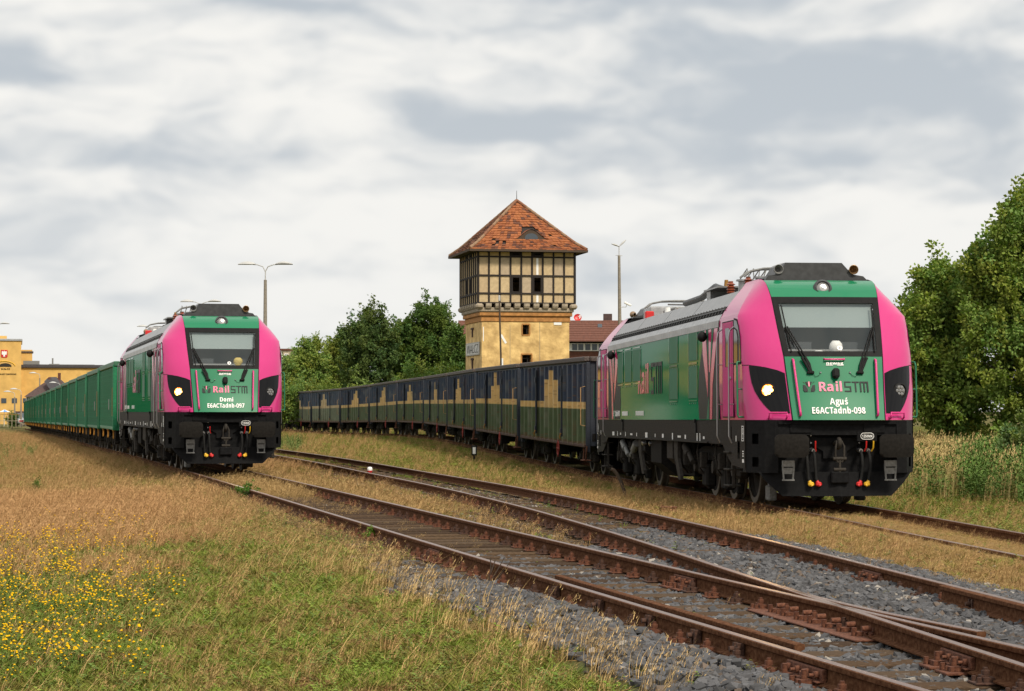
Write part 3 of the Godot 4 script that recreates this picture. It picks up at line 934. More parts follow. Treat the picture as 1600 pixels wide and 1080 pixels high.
func grass():
	var kinds = [[0, 0], [0, 1], [1, 0], [1, 1], [2, 0], [3, 0], [3, 1], [4, 0], [5, 0], [5, 1], [6, 0], [7, 0], [8, 0], [8, 1]]
	var meshes = []
	var bufs = []
	for k in kinds:
		meshes.append(tuft(k[0], k[1])); bufs.append(PackedFloat32Array())
	rng.seed = 4242
	var D = 11.5
	while D < 190.0:
		var cell = 0.4 if D < 50.0 else 0.8
		var dens = 480.0 * pow(16.0 / maxf(D, 15.0), 1.25)
		var X = -0.245 * D - 1.6
		var xe = minf(0.245 * D + 1.6, right_x(D) + 9.0)
		while X < xe:
			var b = ballast(X + cell * 0.5, D + cell * 0.5)
			var m = cover_mix(X + cell * 0.5, D + cell * 0.5)
			var full = m[0] * (1.0 - b) * (1.0 - b)
			if b > 0.5: full = 0.012
			# weeds do not grow under the standing trains
			var under = false
			if absf(X + cell * 0.5 - main_x(D)) < 1.0 and D > 55.5: full *= 0.25; under = true
			if absf(X + cell * 0.5 - right_x(D)) < 1.0 and D > 38.0: full *= 0.35; under = true
			var want = dens * cell * cell * full
			var cnt = int(want) + (1 if rng.randf() < want - int(want) else 0)
			var n3 = nz.get_noise_2d(X * 13.0 + 200.0, D * 8.0)
			var tot = m[1] + m[2] + m[3] + m[4] + m[5] + m[6]
			for i in cnt:
				var px = X + rng.randf() * cell
				var pd = D + rng.randf() * cell
				var am = absf(px - main_x(pd))
				var a2 = absf(px - mid_x(pd))
				if absf(am - 0.77) < 0.09 or absf(a2 - 0.76) < 0.09: continue
				var r = rng.randf() * tot
				var w = 0
				for q in range(1, 7):
					r -= m[q]
					if r <= 0: w = q; break
				var idx = 0
				var c = Color.WHITE
				var sc = rr(0.5, 1.05) * (1.0 + 0.006 * D)
				var j = rr(0.78, 1.2)
				if w == 1: idx = rng.randi() % 2; c = C_GREEN.lerp(C_STRAW, rr(0.0, 0.3))
				elif w == 2:
					idx = 2 + rng.randi() % 2
					c = C_STRAW.lerp(C_LITTER, rr(0.0, 0.35))
					if px - main_x(pd) > 2.0: sc *= 0.62
					elif px < main_x(pd): sc *= 0.8
				elif w == 3: idx = 4; c = C_RED.lerp(C_STRAW, rr(0.0, 0.35)); sc *= 0.95
				elif w == 4: idx = 5 + rng.randi() % 2; c = C_LITTER.lerp(Color(0.30, 0.15, 0.065), rng.randf() * 0.7)
				elif w == 5: idx = 7; c = C_LEAFY.lerp(C_GREEN, rng.randf())
				elif w == 6: idx = 8 + rng.randi() % 2; j = 1.0
				else: continue
				if under: sc *= 0.6
				var ar = absf(px - right_x(pd))
				if absf(ar - 0.75) < 0.08: continue
				if ar < 1.15: sc *= 0.55
				if am < 0.75 and pd < 44.0: sc *= 0.7
				if w == 1 or w == 4 or w == 5:
					if n3 > 0.10: c = c.lerp(Color(0.27, 0.135, 0.06) if w == 4 else Color(0.19, 0.16, 0.045), clampf((n3 - 0.10) * 3.0, 0.0, 0.75))
					elif n3 < -0.08: c = c.lerp(Color(0.20, 0.27, 0.045) if w != 4 else Color(0.42, 0.31, 0.15), clampf((-0.08 - n3) * 3.0, 0.0, 0.7))
				c = Color(c.r * j, c.g * j, c.b * j)
				if idx >= 8: c = Color(1, 1, 1)
				put(bufs[idx], Basis(Vector3.UP, rr(-0.9, 0.9) if idx in [2, 3, 4] else rr(0, TAU)).scaled(Vector3.ONE * sc), Vector3(px, ground_y(px, pd) - 0.01, -pd), c)
			X += cell
		D += cell
	# tall growth beyond the right locomotive
	for i in 5200:
		var pd = rr(37.0, 66.0)
		var px = right_x(pd) + rr(2.6, 10.5)
		var edge = sstep(2.6, 5.0, px - right_x(pd) - 0.09 * (44.0 - pd)) 
		if rng.randf() > edge: continue
		var ns = nz.get_noise_2d(px * 5.0, pd * 5.0) + (0.22 if px / pd < 0.200 else -0.18)
		var j = rr(0.8, 1.2)
		if ns > 0.0: put(bufs[10], Basis(Vector3.UP, rr(-0.9, 0.9)).scaled(Vector3.ONE * rr(0.55, 1.0)), Vector3(px, ground_y(px, pd), -pd), Color(0.50 * j, 0.38 * j, 0.17 * j))
		else: put(bufs[11], Basis(Vector3.UP, rr(0, TAU)).scaled(Vector3.ONE * rr(0.55, 1.0)), Vector3(px, ground_y(px, pd), -pd), Color(0.12 * j, 0.20 * j, 0.05 * j))
	# rank growth beside the middle track behind the left locomotive, and at the edge of the foreground ballast
	for i in 500:
		var pd = rr(70.0, 110.0)
		var px = mid_x(pd) + rr(1.6, 5.5)
		var sx = 800.0 + 3500.0 * px / pd
		if sx > 470.0: continue
		var j = rr(0.8, 1.2)
		put(bufs[11], Basis(Vector3.UP, rr(0, TAU)).scaled(Vector3.ONE * rr(0.4, 0.75)), Vector3(px, ground_y(px, pd), -pd), Color(0.15 * j, 0.20 * j, 0.06 * j))
	for i in 150:
		var pd = rr(66.0, 112.0)
		var px = px_at(rr(-30.0, 60.0), pd)
		if nz.get_noise_2d(px * 6.0, pd * 2.0) < 0.0: continue
		var j = rr(0.8, 1.2)
		put(bufs[11], Basis(Vector3.UP, rr(0, TAU)).scaled(Vector3.ONE * rr(0.25, 0.5)), Vector3(px, ground_y(px, pd), -pd), Color(0.15 * j, 0.22 * j, 0.06 * j))
	for i in 300:
		var pd = rr(13.0, 30.0)
		var px = main_x(pd) - 0.77 - rr(0.9, 6.0)
		if nz.get_noise_2d(px * 7.0 + 70.0, pd * 4.0) < -0.05: continue
		var j = rr(0.85, 1.15)
		put(bufs[12 + rng.randi() % 2], Basis(Vector3.UP, rr(-0.8, 0.8)).scaled(Vector3.ONE * rr(0.6, 1.2)), Vector3(px, ground_y(px, pd) - 0.01, -pd), Color(C_STRAW.r * j, C_STRAW.g * j, C_STRAW.b * j))
	for i in 90:
		var pd = rr(13.0, 25.0)
		var px = main_x(pd) - 0.77 - rr(0.75, 1.5)
		var j = rr(0.9, 1.2)
		put(bufs[4], Basis(Vector3.UP, rr(-0.7, 0.7)).scaled(Vector3.ONE * rr(0.9, 1.5)), Vector3(px, ground_y(px, pd) - 0.01, -pd), Color(C_STRAW.r * j, C_STRAW.g * j, C_STRAW.b * j))
	var lab = [["green_grass", "short green grass blades growing between the dry stalks", "grass"], ["green_grass", "fresh green grass patches across the left field", "grass"], ["dry_grass", "pale dry straw grass leaning in the wind", "grass"], ["dry_grass", "straw coloured grass beside and between the rails", "grass"], ["seed_grass", "reddish brown seeding grass in the left field", "grass"], ["plant_litter", "flattened dead stalks and litter covering the soil", "litter"], ["plant_litter", "brown withered weeds lying low on the ground", "litter"], ["leafy_weeds", "low leafy green weeds among the foreground grass", "weeds"], ["yellow_flowers", "small yellow button flowers at the lower left", "flowers"], ["yellow_flowers", "yellow flower clusters among green stems at left", "flowers"], ["tall_dry_grass", "tall pale dry grass behind the right locomotive", "grass"], ["tall_weeds", "tall leafy green weeds below the big tree", "weeds"], ["dry_stalks", "long single dry stalks bending over the foreground grass", "grass"], ["dry_stalks", "thin pale seed stalks leaning right in the foreground", "grass"]]
	for k in kinds.size(): scatter(lab[k][0], lab[k][1], lab[k][2], meshes[k], M.cover, bufs[k])
# ---------------------------------------------------------------- wagons
func wheel_mesh(r: float, w := 0.13) -> Array:
	var a = MB.new()
	var x = Transform3D(Basis(Vector3(0, 0, 1), -PI / 2), Vector3.ZERO)
	a.lathe([Vector2(0.0, 0.06), Vector2(0.1, 0.06), Vector2(0.12, 0.0), Vector2(r * 0.82, -0.01), Vector2(r * 0.84, 0.05)], x, 24)
	a.lathe([Vector2(r * 0.84, -0.065), Vector2(r * 0.82, -0.03), Vector2(0.12, -0.03), Vector2(0.0, -0.05)], x, 24)
	var b = MB.new()
	b.lathe([Vector2(r * 0.83, w * 0.5), Vector2(r * 0.985, w * 0.5), Vector2(r, w * 0.42), Vector2(r, -w * 0.3), Vector2(r + 0.028, -w * 0.45), Vector2(r + 0.028, -w * 0.62), Vector2(r * 0.83, -w * 0.62)], x, 32)
	return [a.mesh(), b.mesh()]
func add_wheels(o, zs: Array, r: float, wm: Array):
	for z in zs:
		for s in [-1, 1]:
			var xf = Transform3D(Basis() if s > 0 else Basis(Vector3.UP, PI), Vector3(s * 0.765, r, z))
			var w = part(o, "wheel", wm[0], M.under2, xf)
			part(w, "tyre", wm[1], M.tyre)
		var a = MB.new()
		a.tube(Vector3(-0.75, r, z), Vector3(0.75, r, z), 0.085, 0.085, 10)
		part(o, "axle", a, M.under)
func wagon_bogie(o, z0: float, wm: Array):
	add_wheels(o, [z0 - 0.9, z0 + 0.9], 0.46, wm)
	var a = MB.new()
	for s in [-1, 1]:
		var pl = PackedVector2Array([Vector2(-1.25, 0.52), Vector2(-1.25, 0.66), Vector2(-0.5, 0.82), Vector2(0.5, 0.82), Vector2(1.25, 0.66), Vector2(1.25, 0.52), Vector2(0.62, 0.5), Vector2(0.4, 0.3), Vector2(-0.4, 0.3), Vector2(-0.62, 0.5)])
		a.prism(pl, s * 0.93, s * 1.06, Transform3D(Basis(Vector3.UP, -PI / 2), Vector3(0, 0, z0)))
	a.box(Vector3(0, 0.6, z0), Vector3(2.0, 0.25, 0.4))
	part(o, "bogie_frame", a, M.under)
	for s in [-1, 1]:
		for e in [-0.9, 0.9]:
			var b = MB.new()
			b.cbox(Vector3(s * 1.03, 0.46, z0 + e), Vector3(0.2, 0.3, 0.34), 0.05)
			b.tube(Vector3(s * 1.1, 0.46, z0 + e), Vector3(s * 1.17, 0.46, z0 + e), 0.11, 0.1, 10)
			part(o, "axle_box", b, M.under2)
		for e in [-0.2, 0.2]:
			var c = MB.new()
			for k in 6: c.lathe([Vector2(0.05, -0.022), Vector2(0.088, 0), Vector2(0.05, 0.022)], Transform3D(Basis(), Vector3(s * 1.0, 0.36 + k * 0.055, z0 + e)), 8)
			part(o, "spring", c, M.under2)
func buffers(o, zf: float, dir: float):
	for s in [-1, 1]:
		var a = MB.new()
		a.tube(Vector3(s * 0.875, 1.05, zf - dir * 0.6), Vector3(s * 0.875, 1.05, zf - dir * 0.25), 0.11, 0.11, 10)
		a.tube(Vector3(s * 0.875, 1.05, zf - dir * 0.25), Vector3(s * 0.875, 1.05, zf - dir * 0.03), 0.08, 0.08, 10)
		a.tube(Vector3(s * 0.875, 1.05, zf - dir * 0.03), Vector3(s * 0.875, 1.05, zf), 0.22, 0.20, 16)
		part(o, "buffer", a, M.under2)
func pyramid_texture(k: int, L: float) -> ImageTexture:
	# painted bands on the wagon side, 40 px per metre
	var w = 512
	var h = 96
	var im = Image.create(w, h, false, Image.FORMAT_RGB8)
	var r = RandomNumberGenerator.new()
	r.seed = 40 + k * 7
	var fade = [0.0, 0.08, 0.03, 0.12, 0.05, 0.2, 0.14, 0.55, 0.5, 0.1][k]
	var navy = Color(0.030, 0.044, 0.080).lerp(Color(0.10, 0.14, 0.18), fade * 0.5 + r.randf() * 0.18)
	var gre = Color(0.070, 0.108, 0.040).lerp(Color(0.26, 0.27, 0.20), fade + r.randf() * 0.06)
	var och = Color(0.72, 0.48, 0.18).lerp(Color(0.48, 0.41, 0.30), fade + r.randf() * 0.2)
	var sets = [[[5.3, 6.2, 0.62], [6.2, 7.1, 0.9], [7.1, 8.0, 0.6]], [[5.2, 6.1, 0.5], [6.1, 7.0, 0.96], [7.0, 7.9, 0.52], [7.9, 8.3, 0.3]], [[4.6, 5.5, 0.45], [5.5, 6.3, 0.86], [6.3, 7.2, 0.5]], [[5.5, 6.3, 0.5], [6.3, 7.0, 0.85], [7.0, 7.8, 0.5]], [[4.9, 5.8, 0.3], [5.8, 6.7, 0.7], [6.7, 7.6, 0.88], [7.6, 8.3, 0.4]]]
	var pyr = sets[[0, 1, 2, 3, 3, 4, 4, 2, 3, 1][k]]
	var ox = r.randf_range(-0.5, 0.5)
	var band = 0.98 + r.randf_range(-0.04, 0.04)
	var rust = Color(0.16, 0.075, 0.035)
	for i in w:
		var z = L * i / w
		for j in h:
			var y = 2.25 * (1.0 - (j + 0.5) / h)
			var c = navy if y > 1.15 else gre
			if y > band and y < band + 0.18: c = och
			for p in pyr:
				if z > p[0] + ox and z < p[1] + ox and y > 1.1 and y < 1.15 + p[2]: c = och
			var st = nz2.get_noise_2d(i * 5.0 + k * 300, j * 0.35)
			var bl = nz.get_noise_2d(i * 0.9 + k * 99, j * 2.0)
			c = c.lerp(rust, clampf((st - 0.26) * 1.2 + maxf(0, bl - 0.42), 0.0, 0.4))
			c = c.lerp(Color(0.30, 0.28, 0.22), clampf((-st - 0.28) * 1.6, 0.0, 0.35))
			var bl2 = nz.get_noise_2d(i * 2.6 + k * 61, j * 2.6)
			if bl2 > 0.46: c = c.lerp(rust, 0.6)
			if y < 0.10 + 0.25 * maxf(0.0, bl): c = c.lerp(rust, 0.55)
			var v = 1.0 + 0.18 * nz.get_noise_2d(i * 1.3, j * 0.5 + k * 55)
			im.set_pixel(i, j, Color(c.r * v, c.g * v, c.b * v).linear_to_srgb())
	im.generate_mipmaps()
	return ImageTexture.create_from_image(im)
var dark_sides := []
func dark_wagon(label: String, k: int, at: Vector3, turn: float, pitch: float, wm: Array):
	var L = 12.9
	var o = thing("open_wagon", label, "wagon", at, turn, "dark open wagons of the right train")
	o.rotation.x = pitch
	var y0 = 0.78
	var y1 = 3.02
	var hl = L * 0.5
	var W = 1.43
	for s in [-1.0, 1.0]:
		var a = MB.new()
		a.quv(Vector3(s * W, y0, -hl), Vector3(s * W, y0, hl), Vector3(s * W, y1, hl), Vector3(s * W, y1, -hl), Vector3(s, 0, 0), Vector2(0, 1), Vector2(1, 1), Vector2(1, 0), Vector2(0, 0))
		a.quv(Vector3(s * (W - 0.05), y0, -hl), Vector3(s * (W - 0.05), y0, hl), Vector3(s * (W - 0.05), y1, hl), Vector3(s * (W - 0.05), y1, -hl), Vector3(-s, 0, 0), Vector2(0, 1), Vector2(1, 1), Vector2(1, 0), Vector2(0, 0))
		part(o, "side_wall", a, dark_sides[k])
		# upright ribs carry the same paint
		for i in 15:
			var z = -hl + 0.15 + i * (L - 0.3) / 14.0
			var u0 = (z - 0.05 + hl) / L
			var b = MB.new()
			var x0 = s * W
			var x1 = s * (W + 0.085)
			for e in [-1.0, 1.0]: b.quv(Vector3(x0, y0, z + e * 0.055), Vector3(x1, y0, z + e * 0.04), Vector3(x1, y1 - 0.1, z + e * 0.04), Vector3(x0, y1 - 0.1, z + e * 0.055), Vector3(0, 0, e), Vector2(u0, 1), Vector2(u0, 1), Vector2(u0, 0.045), Vector2(u0, 0.045))
			b.quv(Vector3(x1, y0, z - 0.04), Vector3(x1, y0, z + 0.04), Vector3(x1, y1 - 0.1, z + 0.04), Vector3(x1, y1 - 0.1, z - 0.04), Vector3(s, 0, 0), Vector2(u0, 1), Vector2(u0, 1), Vector2(u0, 0.045), Vector2(u0, 0.045))
			part(o, "rib", b, dark_sides[k])
		for z in [-2.6, 2.6]:
			var h_ = MB.new()
			h_.cbox(Vector3(s * (W + 0.1), 1.9, z), Vector3(0.05, 1.9, 0.09), 0.01)
			h_.cbox(Vector3(s * (W + 0.12), 2.55, z), Vector3(0.05, 0.16, 0.16), 0.01)
			h_.cbox(Vector3(s * (W + 0.12), 1.1, z), Vector3(0.06, 0.16, 0.16), 0.01)
			part(o, "door_lock", h_, M.wag_dark)
			var lv = MB.new()
			lv.path([Vector3(s * (W + 0.14), 1.05, z + 0.1), Vector3(s * (W + 0.18), 0.96, z + 0.12), Vector3(s * (W + 0.16), 0.9, z + 0.1)], 0.022, 5)
			part(o, "lock_lever", lv, M.ochre)
		var tr = MB.new()
		tr.cbox(Vector3(s * (W + 0.02), y1 + 0.02, 0), Vector3(0.16, 0.13, L + 0.06), 0.02)
		part(o, "top_rail", tr, M.wag_top)
		var so = MB.new()
		so.cbox(Vector3(s * (W + 0.03), y0 - 0.0, 0), Vector3(0.10, 0.09, L), 0.02)
		part(o, "side_sill", so, M.rust_dark)
		var hr = MB.new()
		var zr = hl - 0.05
		hr.path([Vector3(s * (W + 0.05), 1.3, zr), Vector3(s * (W + 0.17), 1.33, zr), Vector3(s * (W + 0.17), 2.3, zr), Vector3(s * (W + 0.05), 2.33, zr)], 0.013, 5)
		part(o, "handrail", hr, M.handle)
		var stp = MB.new()
		stp.path([Vector3(s * (W + 0.02), 0.78, zr - 0.3), Vector3(s * (W + 0.05), 0.42, zr - 0.3), Vector3(s * (W + 0.05), 0.42, zr + 0.1), Vector3(s * (W + 0.02), 0.78, zr + 0.1)], 0.022, 5)
		stp.cbox(Vector3(s * (W + 0.02), 0.41, zr - 0.1), Vector3(0.22, 0.03, 0.42), 0.008)
		part(o, "footstep", stp, M.rust)
		var bw = MB.new()
		var R = []
		for q in 15: R.append(Vector3(s * (W + 0.1), 0.62 + 0.2 * cos(TAU * q / 14.0), 1.9 + 0.2 * sin(TAU * q / 14.0)))
		bw.path(R, 0.013, 5)
		bw.tube(Vector3(s * (W + 0.1), 0.38, 1.9), Vector3(s * (W + 0.1), 0.86, 1.9), 0.014, 0.014, 5)
		bw.tube(Vector3(s * (W + 0.1), 0.62, 1.66), Vector3(s * (W + 0.1), 0.62, 2.14), 0.014, 0.014, 5)
		part(o, "brake_wheel", bw, M.old_red)
	for e in [-1.0, 1.0]:
		var a = MB.new()
		a.box(Vector3(0, (y0 + y1) * 0.5, e * (hl - 0.03)), Vector3(2 * W - 0.02, y1 - y0, 0.05))
		for q in 5: a.box(Vector3(-1.15 + q * 0.575, (y0 + y1) * 0.5, e * (hl + 0.03)), Vector3(0.1, y1 - y0 - 0.1, 0.07))
		part(o, "end_wall", a, M.wag_dark)
		var c = MB.new()
		c.cbox(Vector3(0, y1 + 0.02, e * (hl + 0.0)), Vector3(2 * W - 0.13, 0.13, 0.14), 0.02)
		part(o, "end_rail", c, M.wag_top)
		for s in [-1, 1]:
			var p = MB.new()
			p.cbox(Vector3(s * (W - 0.02), 1.78, e * (hl - 0.02)), Vector3(0.12, 2.35, 0.10), 0.02)
			part(o, "corner_post", p, M.wag_dark)
		buffers(o, e * (hl + 0.52), e)
		wagon_bogie(o, e * (hl - 2.0), wm)
	var u = MB.new()
	u.box(Vector3(0, 1.0, 0), Vector3(2.6, 0.2, L))
	u.box(Vector3(0, 0.8, 0), Vector3(0.6, 0.35, L))
	u.box(Vector3(-0.9, 0.72, -1.2), Vector3(0.5, 0.4, 1.1)); u.tube(Vector3(0.7, 0.7, -1), Vector3(0.7, 0.7, 0.6), 0.2, 0.2, 10)
	u.box(Vector3(-1.2, 0.66, 0.6), Vector3(0.3, 0.5, 0.4))
	part(o, "underframe", u, M.under)
	return o
func green_wagon(label: String, at: Vector3, turn: float, wm: Array, detail: bool, gm):
	var L = 9.75
	var o = thing("open_wagon", label, "wagon", at, turn, "green open wagons of the left train")
	var y0 = 0.96
	var y1 = 3.1
	var hl = L * 0.5
	var W = 1.42
	for s in [-1.0, 1.0]:
		var a = MB.new()
		a.box(Vector3(s * W, (y0 + y1) * 0.5, 0), Vector3(0.05, y1 - y0, L))
		part(o, "side_wall", a, gm)
		for i in (17 if detail else 6):
			var z = -hl + 0.2 + i * (L - 0.4) / (16.0 if detail else 5.0)
			var b = MB.new()
			b.prism(PackedVector2Array([Vector2(-0.08, 0), Vector2(-0.05, 0.085), Vector2(0.05, 0.085), Vector2(0.08, 0)]), y0, y1 - 0.12, Transform3D(Basis(Vector3(0, 0, -s), Vector3(s, 0, 0), Vector3(0, 1, 0)), Vector3(s * (W + 0.022), 0, z)))
			part(o, "rib", b, gm)
		var tr = MB.new()
		tr.cbox(Vector3(s * (W + 0.03), y1 + 0.0, 0), Vector3(0.2, 0.17, L + 0.08), 0.02)
		part(o, "top_rail", tr, M.wag_green2)
		var so = MB.new()
		so.cbox(Vector3(s * (W + 0.04), y0 - 0.02, 0), Vector3(0.13, 0.12, L), 0.02)
		part(o, "side_sill", so, gm)
		for e in [-1.0, 1.0]:
			var p = MB.new()
			p.cbox(Vector3(s * (W + 0.045), 1.98, e * (hl - 0.07)), Vector3(0.22, 2.22, 0.14), 0.02)
			part(o, "corner_post", p, gm)
		var hr = MB.new()
		var zr = hl - 0.45
		hr.path([Vector3(s * (W + 0.04), 1.33, zr), Vector3(s * (W + 0.15), 1.35, zr), Vector3(s * (W + 0.15), 2.3, zr), Vector3(s * (W + 0.04), 2.32, zr)], 0.014, 5)
		part(o, "handrail", hr, M.handle)
		var pl = MB.new()
		pl.cbox(Vector3(s * (W + 0.09), 1.75, 1.4), Vector3(0.03, 0.36, 0.5), 0.006)
		part(o, "data_plate", pl, M.grey)
		for z in [-3.9, -0.6, 3.0]:
			var lv = MB.new()
			lv.cbox(Vector3(s * (W + 0.02), 0.74, z), Vector3(0.05, 0.34, 0.07), 0.015)
			lv.cbox(Vector3(s * (W + 0.03), 0.87, z + 0.1), Vector3(0.07, 0.08, 0.22), 0.015)
			part(o, "lock_lever", lv, M.orange)
		var stp = MB.new()
		stp.path([Vector3(s * (W + 0.02), 0.9, zr - 0.3), Vector3(s * (W + 0.05), 0.42, zr - 0.3), Vector3(s * (W + 0.05), 0.42, zr + 0.1), Vector3(s * (W + 0.02), 0.9, zr + 0.1)], 0.018, 5)
		part(o, "footstep", stp, M.under2)
	for e in [-1.0, 1.0]:
		var a = MB.new()
		a.box(Vector3(0, (y0 + y1) * 0.5, e * (hl - 0.04)), Vector3(2 * W - 0.2, y1 - y0, 0.05))
		for q in 6: a.box(Vector3(-1.1 + q * 0.44, (y0 + y1) * 0.5, e * hl), Vector3(0.09, y1 - y0 - 0.1, 0.06))
		part(o, "end_wall", a, gm)
		var c = MB.new()
		c.cbox(Vector3(0, y1, e * (hl - 0.04)), Vector3(2 * W - 0.14, 0.16, 0.18), 0.02)
		part(o, "end_rail", c, M.wag_green2)
		buffers(o, e * (hl + 0.2), e)
		wagon_bogie(o, e * (hl - 1.7), wm)
	var u = MB.new()
	u.box(Vector3(0, 0.98, 0), Vector3(2.6, 0.2, L)); u.box(Vector3(0, 0.78, 0), Vector3(0.6, 0.35, L))
	u.box(Vector3(-1.0, 0.68, 0.4), Vector3(0.5, 0.42, 1.2))
	part(o, "underframe", u, M.under)
	return o
func wagons():
	var wm = wheel_mesh(0.46)
	for k in 10:
		var m = StandardMaterial3D.new()
		m.albedo_texture = pyramid_texture(k, 12.9); m.roughness = 0.65
		dark_sides.append(m)
	# right train: follow the curve, 14 m from coupling to coupling
	var D = 57.75
	var ord_ = ["first", "second", "third", "fourth", "fifth", "sixth", "seventh", "eighth", "ninth", "tenth"]
	var kinds = [0, 1, 2, 3, 4, 5, 6, 7, 8, 9]
	for i in 10:
		var a = centre(2, D)
		var D1 = D + 13.6
		while centre(2, D1).distance_to(a) < 14.0: D1 += 0.05
		var b = centre(2, D1)
		var d = a - b
		var what = ["near black with stepped yellow paint", "stepped yellow paint with a tall middle bar", "three narrow yellow steps", "three narrow yellow steps", "stepped yellow paint", "lopsided yellow steps", "lopsided yellow steps", "faded grey green sides", "faded grey green sides", "mostly hidden by the left locomotive"][i]
		dark_wagon("dark open wagon, %s, %s behind right locomotive" % [what, ord_[i]], kinds[i], (a + b) * 0.5, atan2(d.x, d.z), -atan2(d.y, Vector2(d.x, d.z).length()), wm)
		D = D1
	# left train: straight, 10.6 m from coupling to coupling
	var dirv = Vector3(MAIN_K, 0, -1).normalized()
	var start = Vector3(main_x(54.3), 0, -54.3) + dirv * 21.0
	for i in 17:
		var o = "%dth" % (i + 1)
		if i < 10: o = ord_[i]
		elif i == 16: o = "last"
		green_wagon("green ribbed open wagon, %s behind left locomotive" % o, start + dirv * (5.3 + i * 10.6) + Vector3(0, main_dip(76.0 + (5.3 + i * 10.6) * 0.9735), 0), atan2(-dirv.x, -dirv.z), wm, i < 4, M.wag_greens[[0, 1, 2, 0, 3, 1, 0, 2, 3, 1, 2, 0, 1, 3, 0, 2, 1][i]])
# ---------------------------------------------------------------- locomotives
var cab_tb := [[1.48, -0.38, 0.77, 1.44, -1.12], [1.95, -0.56, 0.795, 1.46, -1.16], [2.54, -0.76, 0.83, 1.46, -1.28], [3.0, -1.03, 0.87, 1.46, -1.48], [3.25, -1.18, 0.888, 1.455, -1.64], [3.4, -1.27, 0.90, 1.37, -1.78], [3.57, -1.38, 0.915, 1.25, -1.94], [3.72, -1.53, 0.935, 1.13, -2.12], [3.82, -1.68, 0.945, 1.045, -2.28], [3.88, -1.86, 0.95, 1.0, -2.45], [3.92, -2.15, 0.95, 0.975, -2.7]]
const CAB_END := -3.3
const LOCO_L := 21.0
func lev(y: float) -> Array:
	var tb = cab_tb
	if y <= tb[0][0]: return tb[0]
	for i in tb.size() - 1:
		if y <= tb[i + 1][0]:
			var t = (y - tb[i][0]) / (tb[i + 1][0] - tb[i][0])
			var o = []
			for k in 5: o.append(lerpf(tb[i][k], tb[i + 1][k], t))
			return o
	return tb[-1]
func front_z(x: float, y: float) -> float:
	var l = lev(y)
	return l[1] - 0.035 * pow(x / l[2], 2.0)
func cheek(y: float, t: float, s: float, off := 0.0) -> Vector3:
	var l = lev(y)
	var p0 = Vector2(l[2], l[1] - 0.035)
	var p2 = Vector2(l[3], l[4])
	var c = Vector2(lerpf(l[2], l[3], 0.82), lerpf(p0.y, p2.y, 0.34))
	var q = p0.lerp(c, t).lerp(c.lerp(p2, t), t)
	var d = (c - p0).lerp(p2 - c, t).normalized()
	q += Vector2(-d.y, d.x) * off
	return Vector3(s * q.x, y, q.y)
func front_grid(y0: float, y1: float, u0: float, u1: float, off: float, ny := 6, nu := 10) -> Array:
	var P = []
	for i in ny + 1:
		var y = lerpf(y0, y1, float(i) / ny)
		var row = []
		for j in nu + 1:
			var u = lerpf(u0, u1, float(j) / nu)
			var l = lev(y)
			row.append(Vector3(u * l[2], y, front_z(u * l[2], y) + off))
		P.append(row)
	return P
func fwd(_p): return Vector3(0, 0.3, 1)
func side_decal(mb, s: float, pl: Array, x := 1.463):
	# flat printed shape on the side wall, points are (z, y)
	var a = PackedVector2Array()
	for p in pl: a.append(Vector2(p[0], p[1]))
	mb.prism(a, 0.0, 0.004, Transform3D(Basis(Vector3(0, 0, 1), Vector3(0, 1, 0), Vector3(s, 0, 0)), Vector3(s * x, 0, 0)))
func bars(mb, list: Array, xf: Transform3D, d := 0.006):
	for b in list: mb.box(xf * Vector3((b[0] + b[2]) * 0.5, (b[1] + b[3]) * 0.5, 0), Vector3(b[2] - b[0], b[3] - b[1], d), xf.basis)
func emblem(o, xf: Transform3D, w: float):
	# pink tree shape between two dark petals
	var a = MB.new()
	for s in [-1.0, 1.0]:
		a.prism(PackedVector2Array([Vector2(s * 0.5, 0.18) * w, Vector2(s * 0.5, -0.32) * w, Vector2(s * 0.40, -0.44) * w, Vector2(s * 0.13, -0.44) * w, Vector2(s * 0.16, -0.15) * w, Vector2(s * 0.3, 0.12) * w]), 0, 0.005, xf)
		a.prism(PackedVector2Array([Vector2(s * 0.1, 0.44) * w, Vector2(s * 0.28, 0.44) * w, Vector2(s * 0.16, 0.2) * w, Vector2(s * 0.1, 0.1) * w]), 0, 0.005, xf)
	part(o, "emblem", a, M.print_dark)
	var b = MB.new()
	for s in [-1.0, 1.0]: b.prism(PackedVector2Array([Vector2(s * 0.5, 0.44) * w, Vector2(s * 0.32, 0.40) * w, Vector2(s * 0.12, 0.02) * w, Vector2(s * 0.1, -0.45) * w, Vector2(s * 0.03, -0.45) * w, Vector2(s * 0.03, 0.0) * w, Vector2(s * 0.25, 0.28) * w]), 0, 0.006, xf)
	b.prism(PackedVector2Array([Vector2(-0.06, 0.45) * w, Vector2(0.06, 0.45) * w, Vector2(0.06, 0.02) * w, Vector2(-0.06, 0.02) * w]), 0, 0.007, xf)
	part(o, "emblem", b, M.print_pink)
func stm(mb, xf: Transform3D, h: float):
	var k = 0.125 * h
	var W = 0.62 * h
	bars(mb, [[0, h - k, W, h], [0, h * 0.42, k, h - k], [k, h * 0.42, W, h * 0.42 + k], [W - k, 0, W, h * 0.42], [0, 0, W - k, k]], xf)
	var x = W + 0.09 * h
	bars(mb, [[x, h - k, x + W * 1.05, h], [x + W * 0.42, 0, x + W * 0.42 + k, h - k]], xf)
	x += W * 1.05 + 0.07 * h
	bars(mb, [[x, 0, x + k, h], [x + k, h - k, x + W * 1.25, h], [x + W * 0.54, 0, x + W * 0.54 + k, h - k], [x + W * 1.25 - k, 0, x + W * 1.25, h - k]], xf)
